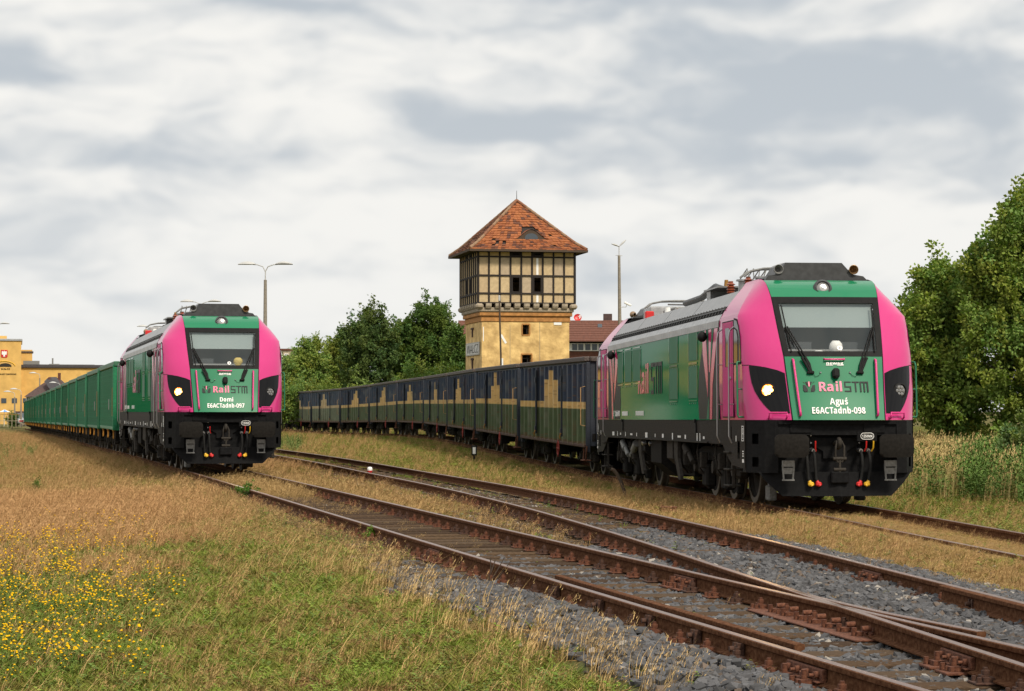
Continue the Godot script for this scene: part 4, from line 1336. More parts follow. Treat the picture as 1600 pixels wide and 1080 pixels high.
func cab(o, xf: Transform3D, lit: bool, nick: String, num: String):
	var y_ws0 = 2.54
	var y_ws1 = 3.57
	var a = MB.new()
	a.grid(front_grid(1.48, y_ws0, -1, 1, 0.0, 8, 12), fwd)
	var nose = part(o, "nose_panel", a, M.green, xf)
	a = MB.new()
	a.grid(front_grid(y_ws1, 3.88, -1, 1, 0.0, 6, 12), fwd)
	var brow = part(o, "brow_panel", a, M.green, xf)
	# windscreen: black border, pane, what shows behind it
	a = MB.new()
	a.grid(front_grid(y_ws0, 2.63, -1, 1, 0.003, 2, 10), fwd); a.grid(front_grid(3.46, y_ws1, -1, 1, 0.003, 2, 10), fwd)
	a.grid(front_grid(2.63, 3.46, -1, -0.90, 0.003, 5, 2), fwd); a.grid(front_grid(2.63, 3.46, 0.90, 1, 0.003, 5, 2), fwd)
	part(o, "windscreen_frame", a, M.black, xf)
	a = MB.new()
	a.grid(front_grid(2.62, 3.47, -0.91, 0.91, -0.012, 6, 10), fwd)
	var ws = part(o, "windscreen", a, M.glass, xf)
	a = MB.new()
	a.grid(front_grid(3.04, 3.50, -0.9, 0.9, -0.09, 5, 8), fwd)
	part(ws, "sun_blind", a, M.blind)
	a = MB.new()
	a.box(Vector3(0, 2.54, -1.26), Vector3(1.6, 0.10, 0.66)); a.box(Vector3(0, 2.62, -1.5), Vector3(1.7, 0.12, 0.2))
	a.box(Vector3(-0.35, 2.72, -1.55), Vector3(0.3, 0.18, 0.05)); a.box(Vector3(0.45, 2.72, -1.55), Vector3(0.3, 0.18, 0.05))
	part(o, "driving_desk", a, M.dash, xf)
	a = MB.new()
	a.prism(PackedVector2Array([Vector2(-1.4, 1.55), Vector2(1.4, 1.55), Vector2(1.4, 3.2), Vector2(1.0, 3.66), Vector2(-1.0, 3.66), Vector2(-1.4, 3.2)]), -3.22, -3.16); a.box(Vector3(0, 3.72, -2.5), Vector3(1.8, 0.04, 1.5)); a.box(Vector3(0, 1.6, -2.0), Vector3(2.6, 0.05, 2.0))
	part(o, "cab_interior", a, M.cab_in, xf)
	if lit:
		a = MB.new()
		if num.ends_with("8"):
			a.ball(Vector3(0.10, 2.70, -1.02), Vector3(0.12, 0.13, 0.09), 9, 6); a.ball(Vector3(-0.2, 2.62, -1.0), Vector3(0.09, 0.035, 0.07), 8, 5)
			part(o, "white_bag", a, M.white, xf)
		else:
			a.ball(Vector3(0.36, 2.73, -1.05), Vector3(0.12, 0.11, 0.09), 9, 6)
			part(o, "yellow_bag", a, mat(lin(0.55, 0.42, 0.10), 0.6), xf)
		a = MB.new()
		a.box(Vector3(0.33, 2.60, -0.98), Vector3(0.26, 0.02, 0.12)); a.box(Vector3(-0.52, 2.60, -0.98), Vector3(0.28, 0.02, 0.14))
		part(o, "papers", a, M.white, xf)
		a = MB.new()
		a.lathe([Vector2(0.045, 0.0), Vector2(0.045, 0.01), Vector2(0.02, 0.01)], Transform3D(Basis(Vector3.RIGHT, PI / 2 - 0.5), Vector3(0.12, 2.68, front_z(0.12, 2.68) + 0.002)), 14)
		part(ws, "sticker", a, M.white)
	# pink shell
	for s in [-1.0, 1.0]:
		var P = []
		var S = []
		for r in cab_tb.size() * 2 - 1:
			var i = r / 2
			var y = cab_tb[i][0] if r % 2 == 0 else (cab_tb[i][0] + cab_tb[i + 1][0]) * 0.5
			var row = []
			for j in 13: row.append(cheek(y, 0.02 + 0.98 * j / 12.0, s))
			P.append(row)
			var l = lev(y)
			S.append([Vector3(s * l[3], y, l[4]), Vector3(s * l[3], y, (l[4] + CAB_END) * 0.5), Vector3(s * l[3], y, CAB_END)])
		a = MB.new()
		a.grid(P, func(p): return Vector3(s, 0.4, 0.6))
		a.grid(S, func(p): return Vector3(s, 0.5, 0))
		part(o, "cab_shell", a, M.pink, xf)
		# dark joint between nose and cheek
		a = MB.new()
		var J = []
		for i in 24:
			var y = lerpf(1.48, 3.9, i / 23.0)
			var l = lev(y)
			J.append([Vector3(s * (l[2] - 0.004), y, l[1] - 0.042), cheek(y, 0.025, s, -0.006)])
		a.grid(J, func(p): return Vector3(s * 0.3, 0.2, 1))
		part(o, "panel_joint", a, M.rubber, xf)
		# headlight pod
		a = MB.new()
		var rows = [[2.40, 0.73, 0.70], [2.385, 0.735, 0.52], [2.36, 0.735, 0.34], [2.31, 0.73, 0.14], [2.26, 0.725, 0.03], [2.1, 0.69, 0.03], [1.96, 0.625, 0.03], [1.84, 0.54, 0.03], [1.74, 0.455, 0.03], [1.66, 0.38, 0.03], [1.59, 0.30, 0.03]]
		var H = []
		for q in rows:
			var row = []
			for j in 9: row.append(cheek(q[0], lerpf(q[1], q[2], j / 8.0), s, 0.006))
			H.append(row)
		a.grid(H, func(p): return Vector3(s, 0.2, 1))
		var pod = part(o, "headlight_pod", a, M.gloss_black, xf)
		var hc = cheek(1.97, 0.34, s, 0.01)
		var hb = Basis(Vector3.UP, s * 0.35) * Basis(Vector3.RIGHT, PI / 2)
		a = MB.new()
		a.lathe([Vector2(0.125, -0.05), Vector2(0.13, 0.012), Vector2(0.112, 0.02), Vector2(0.10, -0.02)], Transform3D(hb, hc), 24)
		part(pod, "lamp_ring", a, M.rubber)
		var on = lit and s < 0
		a = MB.new()
		a.lathe([Vector2(0.104, -0.012), Vector2(0.10, -0.006), Vector2(0, 0.0)], Transform3D(hb, hc), 20)
		part(pod, "reflector", a, M.lamp_glow if on else M.lens)
		a = MB.new()
		for k in 7:
			var an = TAU * k / 6.0
			var rr_ = 0.0 if k == 6 else 0.062
			a.lathe([Vector2(0.033, 0.0), Vector2(0.028, 0.014), Vector2(0.0, 0.02)], Transform3D(hb, hc + hb * Vector3(cos(an) * rr_, 0.0, sin(an) * rr_)), 10)
		part(pod, "lamp_led", a, M.lamp_on if on else M.lens)
		if on:
			var L = SpotLight3D.new()
			L.name = "headlight_beam"
			L.light_color = Color(1.0, 0.78, 0.45); L.light_energy = 3.0; L.spot_range = 40.0; L.spot_angle = 25.0; L.spot_attenuation = 2.0; L.light_size = 0.2; L.shadow_enabled = true
			o.add_child(L)
			L.transform = xf * Transform3D(Basis(Vector3.UP, PI), hc + Vector3(0, 0, 0.06))
		# joint across the cheek at the top of the pod
		a = MB.new()
		var jl = []
		for j in 9: jl.append([cheek(2.395, lerpf(0.73, 1.0, j / 8.0), s, 0.002), cheek(2.407, lerpf(0.73, 1.0, j / 8.0), s, 0.002)])
		a.grid(jl, func(p): return Vector3(s, 0.2, 1))
		part(o, "panel_joint", a, M.rubber, xf)
		# small loop handle, long handrail, green corner handrail
		a = MB.new()
		var b0 = cheek(1.5, 0.10, s, 0.0)
		var b1 = cheek(1.5, 0.40, s, 0.0)
		a.path([b0, b0 + Vector3(0, 0.02, 0.07), b0 + Vector3(0, 0.1, 0.08), b1 + Vector3(0, 0.1, 0.08), b1 + Vector3(0, 0.02, 0.07), b1], 0.016, 6)
		part(o, "loop_handle", a, M.pink_dark, xf)
		a = MB.new()
		var hp = []
		for q in [[2.49, 0.70, 0.0], [2.48, 0.70, 0.06], [2.42, 0.698, 0.065], [1.62, 0.655, 0.065], [1.56, 0.65, 0.06], [1.55, 0.65, 0.0]]: hp.append(Vector3(s * q[1], q[0], front_z(q[1], q[0]) + q[2]))
		a.path(hp, 0.02, 8)
		part(o, "handrail", a, M.pink_dark, xf)
		a = MB.new()
		a.path([Vector3(s * 1.45, 2.46, -1.34), Vector3(s * 1.53, 2.46, -1.30), Vector3(s * 1.54, 2.40, -1.28), Vector3(s * 1.54, 1.56, -1.22), Vector3(s * 1.53, 1.53, -1.22), Vector3(s * 1.44, 1.53, -1.2)], 0.018, 6)
		a.tube(Vector3(s * 1.45, 2.0, -1.25), Vector3(s * 1.54, 2.0, -1.25), 0.012, 0.012, 6)
		part(o, "corner_handrail", a, M.green_matt, xf)
		# side door and quarter window
		a = MB.new()
		side_decal(a, s, [[-1.97, 1.52], [-1.97, 3.20], [-2.99, 3.20], [-2.99, 1.52]], 1.4605)
		part(o, "door_seal", a, M.rubber, xf)
		a = MB.new()
		side_decal(a, s, [[-2.0, 1.54], [-2.0, 3.18], [-2.96, 3.18], [-2.96, 1.54]], 1.463)
		a.cbox(Vector3(s * 1.466, 2.36, -2.48), Vector3(0.012, 1.60, 0.74), 0.005)
		var dr = part(o, "door", a, M.pink_door, xf)
		a = MB.new()
		a.cbox(Vector3(s * 1.47, 2.74, -2.48), Vector3(0.012, 0.68, 0.36), 0.005)
		part(dr, "door_window", a, M.glass_dark)
		a = MB.new()
		a.cbox(Vector3(s * 1.48, 2.2, -2.2), Vector3(0.03, 0.05, 0.14), 0.008)
		part(dr, "door_handle", a, M.steel)
		for z in [-1.95, -3.03]:
			a = MB.new()
			a.path([Vector3(s * 1.46, 3.08, z), Vector3(s * 1.53, 3.02, z), Vector3(s * 1.55, 2.9, z), Vector3(s * 1.55, 1.2, z), Vector3(s * 1.50, 1.08, z)], 0.015, 6)
			for y in [1.75, 2.45]: a.tube(Vector3(s * 1.46, y, z), Vector3(s * 1.55, y, z), 0.01, 0.01, 6)
			part(o, "door_rail", a, M.steel, xf)
		a = MB.new()
		side_decal(a, s, [[-1.31, 2.42], [-1.31, 2.62], [-1.40, 2.90], [-1.52, 3.09], [-1.67, 3.20], [-1.93, 3.23], [-1.93, 2.42]], 1.461)
		var qw = part(o, "quarter_window", a, M.rubber, xf)
		a = MB.new()
		side_decal(a, s, [[-1.34, 2.45], [-1.34, 2.62], [-1.43, 2.89], [-1.54, 3.06], [-1.68, 3.17], [-1.91, 3.20], [-1.91, 2.45]], 1.464)
		part(qw, "pane", a, M.glass_dark)
		# wipers
		var px = s * 0.40
		a = MB.new()
		for e in [0.0, 0.055]:
			a.path([Vector3(px + s * e * 0.4, 2.26, front_z(px, 2.26) + 0.04), Vector3(px + s * (0.03 + e), 2.42, front_z(px, 2.42) + 0.055), Vector3(px + s * (0.33 + e * 0.6), 3.05, front_z(0.7, 3.05) + 0.05)], 0.013, 6)
		a.cbox(Vector3(px + s * 0.02, 2.27, front_z(px, 2.27) + 0.03), Vector3(0.12, 0.05, 0.05), 0.012)
		for e in [0.0, 0.055]: a.tube(Vector3(px + s * e * 0.4, 2.26, front_z(px, 2.26) + 0.04), Vector3(px + s * (0.10 + e), 2.52, front_z(px, 2.52) + 0.06), 0.024, 0.018, 8)
		var wp = part(o, "wiper", a, M.rubber, xf)
		a = MB.new()
		a.path([Vector3(s * 0.78, 3.42, front_z(0.78, 3.42) + 0.03), Vector3(s * 0.75, 3.05, front_z(0.75, 3.05) + 0.03), Vector3(s * 0.71, 2.62, front_z(0.71, 2.62) + 0.03)], 0.012, 5)
		part(wp, "wiper_blade", a, M.rubber)
		a = MB.new()
		a.path([Vector3(px - s * 0.02, 2.25, front_z(px, 2.25) + 0.02), Vector3(px - s * 0.06, 2.2, front_z(px, 2.2) + 0.02), Vector3(px - s * 0.12, 2.22, front_z(px, 2.22) + 0.02), Vector3(px - s * 0.15, 2.27, front_z(px, 2.27) + 0.015)], 0.004, 4)
		part(wp, "washer_hose", a, M.rubber)
		a = MB.new()
		a.tube(Vector3(px - s * 0.15, 2.27, front_z(px, 2.27)), Vector3(px - s * 0.15, 2.27, front_z(px, 2.27) + 0.03), 0.018, 0.014, 8)
		part(wp, "hose_connector", a, M.steel)
	# roof of the cab
	a = MB.new()
	var top = []
	for z in [-2.15, -2.6, CAB_END - 0.3]:
		var row = []
		for j in 9:
			var x = lerpf(-0.96, 0.96, j / 8.0)
			row.append(Vector3(x, 3.915 + 0.03 * (1 - x * x), z))
		top.append(row)
	a.grid(top, func(p): return Vector3.UP)
	part(o, "cab_roof", a, M.roof_dark, xf)
	# hood with the sloping front, horns, top light
	a = MB.new()
	a.prism(PackedVector2Array([Vector2(-0.94, 3.84), Vector2(-0.84, 3.97), Vector2(-0.64, 4.0), Vector2(-0.50, 4.21), Vector2(0.50, 4.21), Vector2(0.64, 4.0), Vector2(0.84, 3.97), Vector2(0.94, 3.84)]), -3.35, -1.74)
	for i in a.v.size():
		if a.v[i].z > -2.5: a.v[i].z -= (a.v[i].y - 3.86) * 1.0 + 0.25 * absf(a.v[i].x)
	var hood = part(o, "roof_hood", a, M.roof_dark, xf)
	a = MB.new()
	a.cbox(Vector3(0, 4.11, -2.85), Vector3(1.04, 0.22, 0.9), 0.02)
	part(hood, "cooling_box", a, M.roof_light)
	for s in [-1.0, 1.0]:
		a = MB.new()
		a.lathe([Vector2(0.03, -0.3), Vector2(0.045, -0.1), Vector2(0.085, 0.0), Vector2(0.078, 0.004), Vector2(0.03, -0.14), Vector2(0.0, -0.16)], Transform3D(Basis(Vector3.RIGHT, PI / 2), Vector3(s * 0.66, 4.08, -2.0)), 16)
		a.box(Vector3(s * 0.66, 3.98, -2.18), Vector3(0.05, 0.14, 0.06))
		part(o, "horn", a, M.brass if s > 0 else M.grey, xf)
	a = MB.new()
	a.lathe([Vector2(0.165, -0.12), Vector2(0.16, 0.0), Vector2(0.12, 0.03), Vector2(0.10, 0.0)], Transform3D(Basis(Vector3.RIGHT, PI / 2 - 0.35), Vector3(0, 3.73, front_z(0, 3.73) + 0.02)), 24)
	var tl = part(o, "top_light", a, M.roof_dark, xf)
	a = MB.new()
	a.lathe([Vector2(0.105, 0.0), Vector2(0.06, 0.018), Vector2(0, 0.022)], Transform3D(Basis(Vector3.RIGHT, PI / 2 - 0.35), Vector3(0, 3.73, front_z(0, 3.73) + 0.022)), 20)
	part(tl, "lamp_lens", a, M.lens)
	# things on the nose
	a = MB.new()
	a.path([Vector3(-0.17, 2.50, front_z(0.17, 2.5)), Vector3(-0.17, 2.49, front_z(0, 2.5) + 0.05), Vector3(0.17, 2.49, front_z(0, 2.5) + 0.05), Vector3(0.17, 2.50, front_z(0.17, 2.5))], 0.016, 6)
	part(o, "nose_handle", a, M.pink_dark, xf)
	a = MB.new()
	a.cbox(Vector3(0, 2.255, front_z(0, 2.25) + 0.04), Vector3(0.12, 0.17, 0.12), 0.03, Basis(Vector3.RIGHT, -0.2))
	a.tube(Vector3(0.0, 2.21, front_z(0, 2.21) + 0.08), Vector3(0.0, 2.2, front_z(0, 2.2) + 0.12), 0.03, 0.025, 10)
	part(o, "nose_camera", a, M.rubber, xf)
	var lean = Basis(Vector3.RIGHT, -0.35)
	var at = func(x, y): return xf * Transform3D(lean, Vector3(x, y, front_z(x, y) + 0.006))
	text_part(o, "lettering", nick, 0.112, M.white, at.call(0.02, 1.785), 0.86, true)
	text_part(o, "lettering", num, 0.112, M.white, at.call(0.0, 1.635), 0.80, true)
	text_part(o, "lettering", "newag", 0.05, M.white, at.call(0.0, 2.425), 1.35, true)
	a = MB.new()
	bars(a, [[-0.15, -0.04, -0.03, -0.03], [0.04, -0.04, 0.15, -0.03]], Transform3D(lean, Vector3(0, 2.425, front_z(0, 2.42) + 0.008)))
	part(o, "lettering", a, M.white, xf)
	text_part(o, "lettering", "Rail", 0.165, M.print_pink, at.call(-0.105, 2.03), 1.02, true)
	a = MB.new()
	stm(a, Transform3D(lean, Vector3(0.135, 1.945, front_z(0.3, 1.95) + 0.010)), 0.185)
	part(o, "lettering", a, M.print_dark, xf)
	emblem(o, at.call(-0.46, 2.03), 0.20)
	cab_underside(o, xf, lit)
func cab_underside(o, xf: Transform3D, lit: bool):
	# buffer beam with chamfered ears
	var a = MB.new()
	for s in [-1.0, 1.0]:
		var ear = [Vector2(1.43, -1.35), Vector2(1.43, -1.1), Vector2(1.2, -0.62), Vector2(1.0, -0.52), Vector2(1.0, -0.75), Vector2(1.14, -0.82), Vector2(1.33, -1.15), Vector2(1.33, -1.35)]
		for i in ear.size():
			var p = ear[i]
			var q = ear[(i + 1) % ear.size()]
			var d = q - p
			var out = Vector3(d.y, 0, -d.x)
			var mid = (p + q) * 0.5 - Vector2(1.22, -0.9)
			if Vector2(out.x, out.z).dot(mid) < 0: out = -out
			out.x *= s
			if i == 1:
				var ts = [0.0, 0.34, 0.66, 1.0]
				var hs = [0.6, 0.70, 0.86, 1.08, 1.25, 1.475]
				for ti in 3:
					for hi in 5:
						if ti == 1 and (hi == 1 or hi == 3): continue
						var pa = p.lerp(q, ts[ti])
						var pb = p.lerp(q, ts[ti + 1])
						a.quad(Vector3(s * pa.x, hs[hi], pa.y), Vector3(s * pb.x, hs[hi], pb.y), Vector3(s * pb.x, hs[hi + 1], pb.y), Vector3(s * pa.x, hs[hi + 1], pa.y), out)
				continue
			a.quad(Vector3(s * p.x, 0.6, p.y), Vector3(s * q.x, 0.6, q.y), Vector3(s * q.x, 1.475, q.y), Vector3(s * p.x, 1.475, p.y), out)
		var cap = []
		for p in ear: cap.append(Vector3(s * p.x, 1.475, p.y))
		a.poly([cap[0], cap[1], cap[6], cap[7]], Vector3.UP); a.poly([cap[1], cap[2], cap[5], cap[6]], Vector3.UP); a.poly([cap[2], cap[3], cap[4], cap[5]], Vector3.UP)
	a.box(Vector3(0, 1.35, -0.66), Vector3(2.1, 0.24, 0.24))
	a.box(Vector3(0, 1.44, -0.55), Vector3(2.0, 0.06, 0.1))
	a.box(Vector3(0, 0.9, -0.80), Vector3(2.4, 0.82, 0.08))
	part(o, "buffer_beam", a, M.beam, xf)
	a = MB.new()
	for s in [-1.0, 1.0]:
		a.cbox(Vector3(s * 0.62, 1.345, -0.53), Vector3(0.36, 0.16, 0.02), 0.006)
	part(o, "beam_cover", a, M.beam, xf)
	a = MB.new()
	a.prism(PackedVector2Array([Vector2(-0.46, 0.2), Vector2(-0.46, 0.05), Vector2(-0.2, -0.1), Vector2(-0.2, -0.22), Vector2(0.2, -0.22), Vector2(0.2, -0.1), Vector2(0.46, 0.05), Vector2(0.46, 0.2), Vector2(0.3, 0.12), Vector2(-0.3, 0.12)]), -0.02, 0.02, Transform3D(Basis(), Vector3(0, 1.06, -0.73)))
	var dp = part(o, "draw_plate", a, M.black, xf)
	a = MB.new()
	for s in [-1, 1]:
		for y in [1.1, 1.22]: a.tube(Vector3(s * 0.41, y, -0.72), Vector3(s * 0.41, y, -0.69), 0.016, 0.014, 6)
	part(dp, "bolt", a, M.steel)
	a = MB.new()
	a.path([Vector3(0, 1.1, -0.8), Vector3(0, 1.1, -0.5), Vector3(0, 1.16, -0.42), Vector3(0, 1.13, -0.36), Vector3(0, 1.04, -0.4), Vector3(0, 1.02, -0.5)], 0.04, 8)
	part(o, "draw_hook", a, M.under2, xf)
	a = MB.new()
	for s in [-1, 1]: a.path([Vector3(s * 0.035, 1.13, -0.40), Vector3(s * 0.07, 1.05, -0.36), Vector3(s * 0.075, 0.85, -0.38), Vector3(s * 0.03, 0.78, -0.38)], 0.02, 6)
	a.tube(Vector3(0, 0.86, -0.38), Vector3(0, 0.60, -0.38), 0.022, 0.022, 8); a.tube(Vector3(-0.11, 0.84, -0.38), Vector3(0.11, 0.84, -0.38), 0.03, 0.03, 8); a.tube(Vector3(-0.1, 0.66, -0.38), Vector3(0.1, 0.66, -0.38), 0.03, 0.03, 8)
	part(o, "screw_coupling", a, M.under2, xf)
	a = MB.new()
	a.cbox(Vector3(0, 0.53, -0.40), Vector3(0.30, 0.20, 0.10), 0.02)
	part(o, "coupling_rest", a, M.beam, xf)
	for s in [-1.0, 1.0]:
		a = MB.new()
		a.tube(Vector3(s * 0.875, 1.055, -0.62), Vector3(s * 0.875, 1.055, -0.3), 0.14, 0.14, 14); a.tube(Vector3(s * 0.875, 1.055, -0.3), Vector3(s * 0.875, 1.055, -0.05), 0.10, 0.10, 14)
		var G = []
		for i in 7:
			var row = []
			for j in 9:
				var u = lerpf(-1, 1, j / 8.0)
				var v_ = lerpf(-1, 1, i / 6.0)
				var rx = 0.285 * u
				var ry = 0.19 * v_
				var corner = maxf(0.0, absf(u) + absf(v_) - 1.72)
				rx -= signf(u) * corner * 0.11; ry -= signf(v_) * corner * 0.09
				row.append(Vector3(s * 0.875 + rx, 1.055 + ry, -0.035 * u * u - 0.02 * v_ * v_))
			G.append(row)
		var bf = part(o, "buffer", a, M.under2, xf)
		a = MB.new()
		a.grid(G, func(p): return Vector3(0, 0, 1))
		var Gb = []
		for row in G:
			var r2 = []
			for p in row: r2.append(p - Vector3(0, 0, 0.045))
			Gb.append(r2)
		a.grid(Gb, func(p): return Vector3(0, 0, -1))
		for i in 6:
			for j in [0, 8]: a.quad(G[i][j], G[i + 1][j], Gb[i + 1][j], Gb[i][j], Vector3(-1 if j == 0 else 1, 0, 0))
		for j in 8:
			for i in [0, 6]: a.quad(G[i][j], G[i][j + 1], Gb[i][j + 1], Gb[i][j], Vector3(0, -1 if i == 0 else 1, 0))
		part(bf, "buffer_head", a, M.under)
		# folding footstep under the buffer
		a = MB.new()
		var c = Vector3(s * 0.86, 0.62, -0.40)
		a.box(c + Vector3(0, 0.14, 0), Vector3(0.20, 0.10, 0.06))
		for e in [-1, 1]: a.box(c + Vector3(e * 0.085, -0.01, 0), Vector3(0.024, 0.24, 0.03), Basis(Vector3(0, 0, 1), e * -0.08))
		a.box(c + Vector3(0, -0.13, 0), Vector3(0.2, 0.024, 0.05)); a.box(c + Vector3(0, 0.02, 0), Vector3(0.17, 0.10, 0.016))
		part(o, "footstep", a, M.grey, xf)
		# hoses
		for e in [0.0, 0.13]:
			var x = s * (0.40 + e)
			a = MB.new()
			a.path([Vector3(x, 0.98, -0.7), Vector3(x, 0.97, -0.56), Vector3(x, 0.88, -0.48), Vector3(x + 0.01, 0.7, -0.47), Vector3(x - s * 0.02, 0.52, -0.47), Vector3(x - s * 0.05, 0.44, -0.45)], 0.027, 8)
			var hs = part(o, "brake_hose", a, M.rubber, xf)
			a = MB.new()
			a.cbox(Vector3(x - s * 0.06, 0.42, -0.44), Vector3(0.10, 0.07, 0.06), 0.02); a.tube(Vector3(x - s * 0.03, 0.47, -0.45), Vector3(x - s * 0.08, 0.39, -0.43), 0.03, 0.03, 8)
			part(hs, "hose_coupling", a, M.red if (e == 0.0) else M.yellow)
			a = MB.new()
			a.tube(Vector3(x, 0.98, -0.72), Vector3(x, 0.97, -0.54), 0.038, 0.034, 10)
			part(hs, "hose_fitting", a, M.steel)
		if true:
			a = MB.new()
			for q in ([[0.46, 0], [0.58, 1]] if s > 0 else [[0.36, 0]]):
				a = MB.new()
				a.path([Vector3(s * q[0], 0.96, -0.56), Vector3(s * (q[0] + 0.02), 1.02, -0.51), Vector3(s * (q[0] + 0.02), 1.13, -0.49)], 0.014, 6)
				part(o, "valve_lever", a, M.yellow if q[1] == 1 else M.red, xf)
	# data plate with an oval white border
	a = MB.new()
	var R = []
	for i in 25:
		var an = TAU * i / 24.0
		R.append(Vector3(0.50 + 0.055 * signf(cos(an)) + 0.055 * cos(an), 1.21 + 0.052 * sin(an), -0.515))
	a.path(R, 0.006, 4)
	part(o, "load_plate", a, M.white, xf)
	text_part(o, "lettering", "1350kN", 0.045, M.white, xf * Transform3D(Basis(), Vector3(0.50, 1.21, -0.515)), 0.8, true)
	a = MB.new()
	a.cbox(Vector3(0.50, 1.20, -0.54), Vector3(0.34, 0.16, 0.03), 0.01)
	part(o, "plate_backing", a, M.beam, xf)
	# snow plough
	a = MB.new()
	var pts = [[-1.30, 0.62], [1.30, 0.62], [1.18, 0.42], [0.90, 0.14], [-0.90, 0.14], [-1.18, 0.42]]
	var pz = func(x, y): return -0.44 - 0.22 * absf(x) + (0.62 - y) * 0.16
	var F = []
	for p in [[-1.30, 0.62], [-0.65, 0.62], [0, 0.62], [0.65, 0.62], [1.30, 0.62]]: F.append(Vector3(p[0], p[1], pz.call(p[0], p[1])))
	var Bt = []
	for p in [[-1.16, 0.44], [-0.60, 0.22], [0, 0.22], [0.60, 0.22], [1.16, 0.44]]: Bt.append(Vector3(p[0], p[1], pz.call(p[0], p[1])))
	for i in 4:
		a.quad(F[i], F[i + 1], Bt[i + 1], Bt[i], Vector3(0, 0, 1))
		var k = Vector3(0, 0, -0.02)
		a.quad(F[i] + k, F[i + 1] + k, Bt[i + 1] + k, Bt[i] + k, Vector3(0, 0, -1)); a.quad(Bt[i], Bt[i + 1], Bt[i + 1] + k, Bt[i] + k, Vector3(0, -1, 0))
	a.tri(Bt[0], Bt[1], Vector3(-0.92, 0.22, pz.call(-0.92, 0.22)), Vector3(0, 0, 1)); a.tri(Bt[4], Bt[3], Vector3(0.92, 0.22, pz.call(0.92, 0.22)), Vector3(0, 0, 1))
	part(o, "snow_plough", a, M.beam, xf)
	# lower side panels behind the ears, steps below the door
	for s in [-1.0, 1.0]:
		a = MB.new()
		var yb = func(z): return lerpf(0.66, 0.70, (-1.1 - z) / 1.1) if z > -2.2 else (lerpf(0.70, 1.0, (-2.2 - z) / 0.9) if z > -3.1 else 1.05)
		for q in [[-1.1, -1.54, 0, 0], [-1.54, -1.74, 0.82, 1.12], [-1.74, -2.2, 0, 0], [-2.2, -2.25, 0, 0], [-2.25, -2.65, 1.16, 1.36], [-2.65, -3.1, 0, 0], [-3.1, -4.4, 0, 0]]:
			if q[3] == 0: side_decal(a, s, [[q[0], 1.475], [q[1], 1.475], [q[1], yb.call(q[1])], [q[0], yb.call(q[0])]], 1.44)
			else:
				side_decal(a, s, [[q[0], 1.475], [q[1], 1.475], [q[1], q[3]], [q[0], q[3]]], 1.44)
				side_decal(a, s, [[q[0], q[2]], [q[1], q[2]], [q[1], yb.call(q[1])], [q[0], yb.call(q[0])]], 1.44)
		part(o, "skirt_panel", a, M.sill, xf)
		a = MB.new()
		for y in [0.92, 0.62, 0.34]: a.cbox(Vector3(s * 1.38, y, -2.55), Vector3(0.22, 0.03, 0.5), 0.008)
		for z in [-2.32, -2.8]: a.box(Vector3(s * 1.40, 0.68, z), Vector3(0.05, 0.75, 0.03))
		part(o, "door_steps", a, M.under2, xf)
		a = MB.new()
		bars(a, [[-0.09, -0.13, -0.075, 0.13], [0.075, -0.13, 0.09, 0.13], [-0.09, 0.115, 0.09, 0.13], [-0.09, -0.13, 0.09, -0.115], [-0.045, -0.09, -0.03, 0.09], [0.03, -0.02, 0.045, 0.09], [-0.03, 0.075, 0.03, 0.09], [-0.03, -0.01, 0.03, 0.005], [-0.03, -0.09, 0.045, -0.075]], Transform3D(Basis(Vector3.UP, s * PI / 2), Vector3(s * 1.447, 1.25, -1.28)), 0.005)
		bars(a, [[-0.05, 0.06, 0.05, 0.08], [-0.05, 0.02, 0.05, 0.04], [-0.05, -0.02, 0.05, 0.0], [-0.07, -0.12, 0.07, -0.06]], Transform3D(Basis(Vector3.UP, s * PI / 2), Vector3(s * 1.447, 0.88, -1.25)), 0.005)
		bars(a, [[-0.025, -0.05, 0.025, 0.05]], Transform3D(Basis(Vector3.UP, s * PI / 2), Vector3(s * 1.447, 1.16, -1.85)), 0.005)
		part(o, "marking", a, M.white, xf)
		a = MB.new()
		a.cbox(Vector3(s * 0.78, 0.22, -2.15), Vector3(0.14, 0.26, 0.3), 0.02); a.tube(Vector3(s * 0.78, 0.6, -2.2), Vector3(s * 0.78, 0.2, -2.15), 0.05, 0.05, 8)
		part(o, "rail_guard", a, M.grey if s < 0 else M.under2, xf)
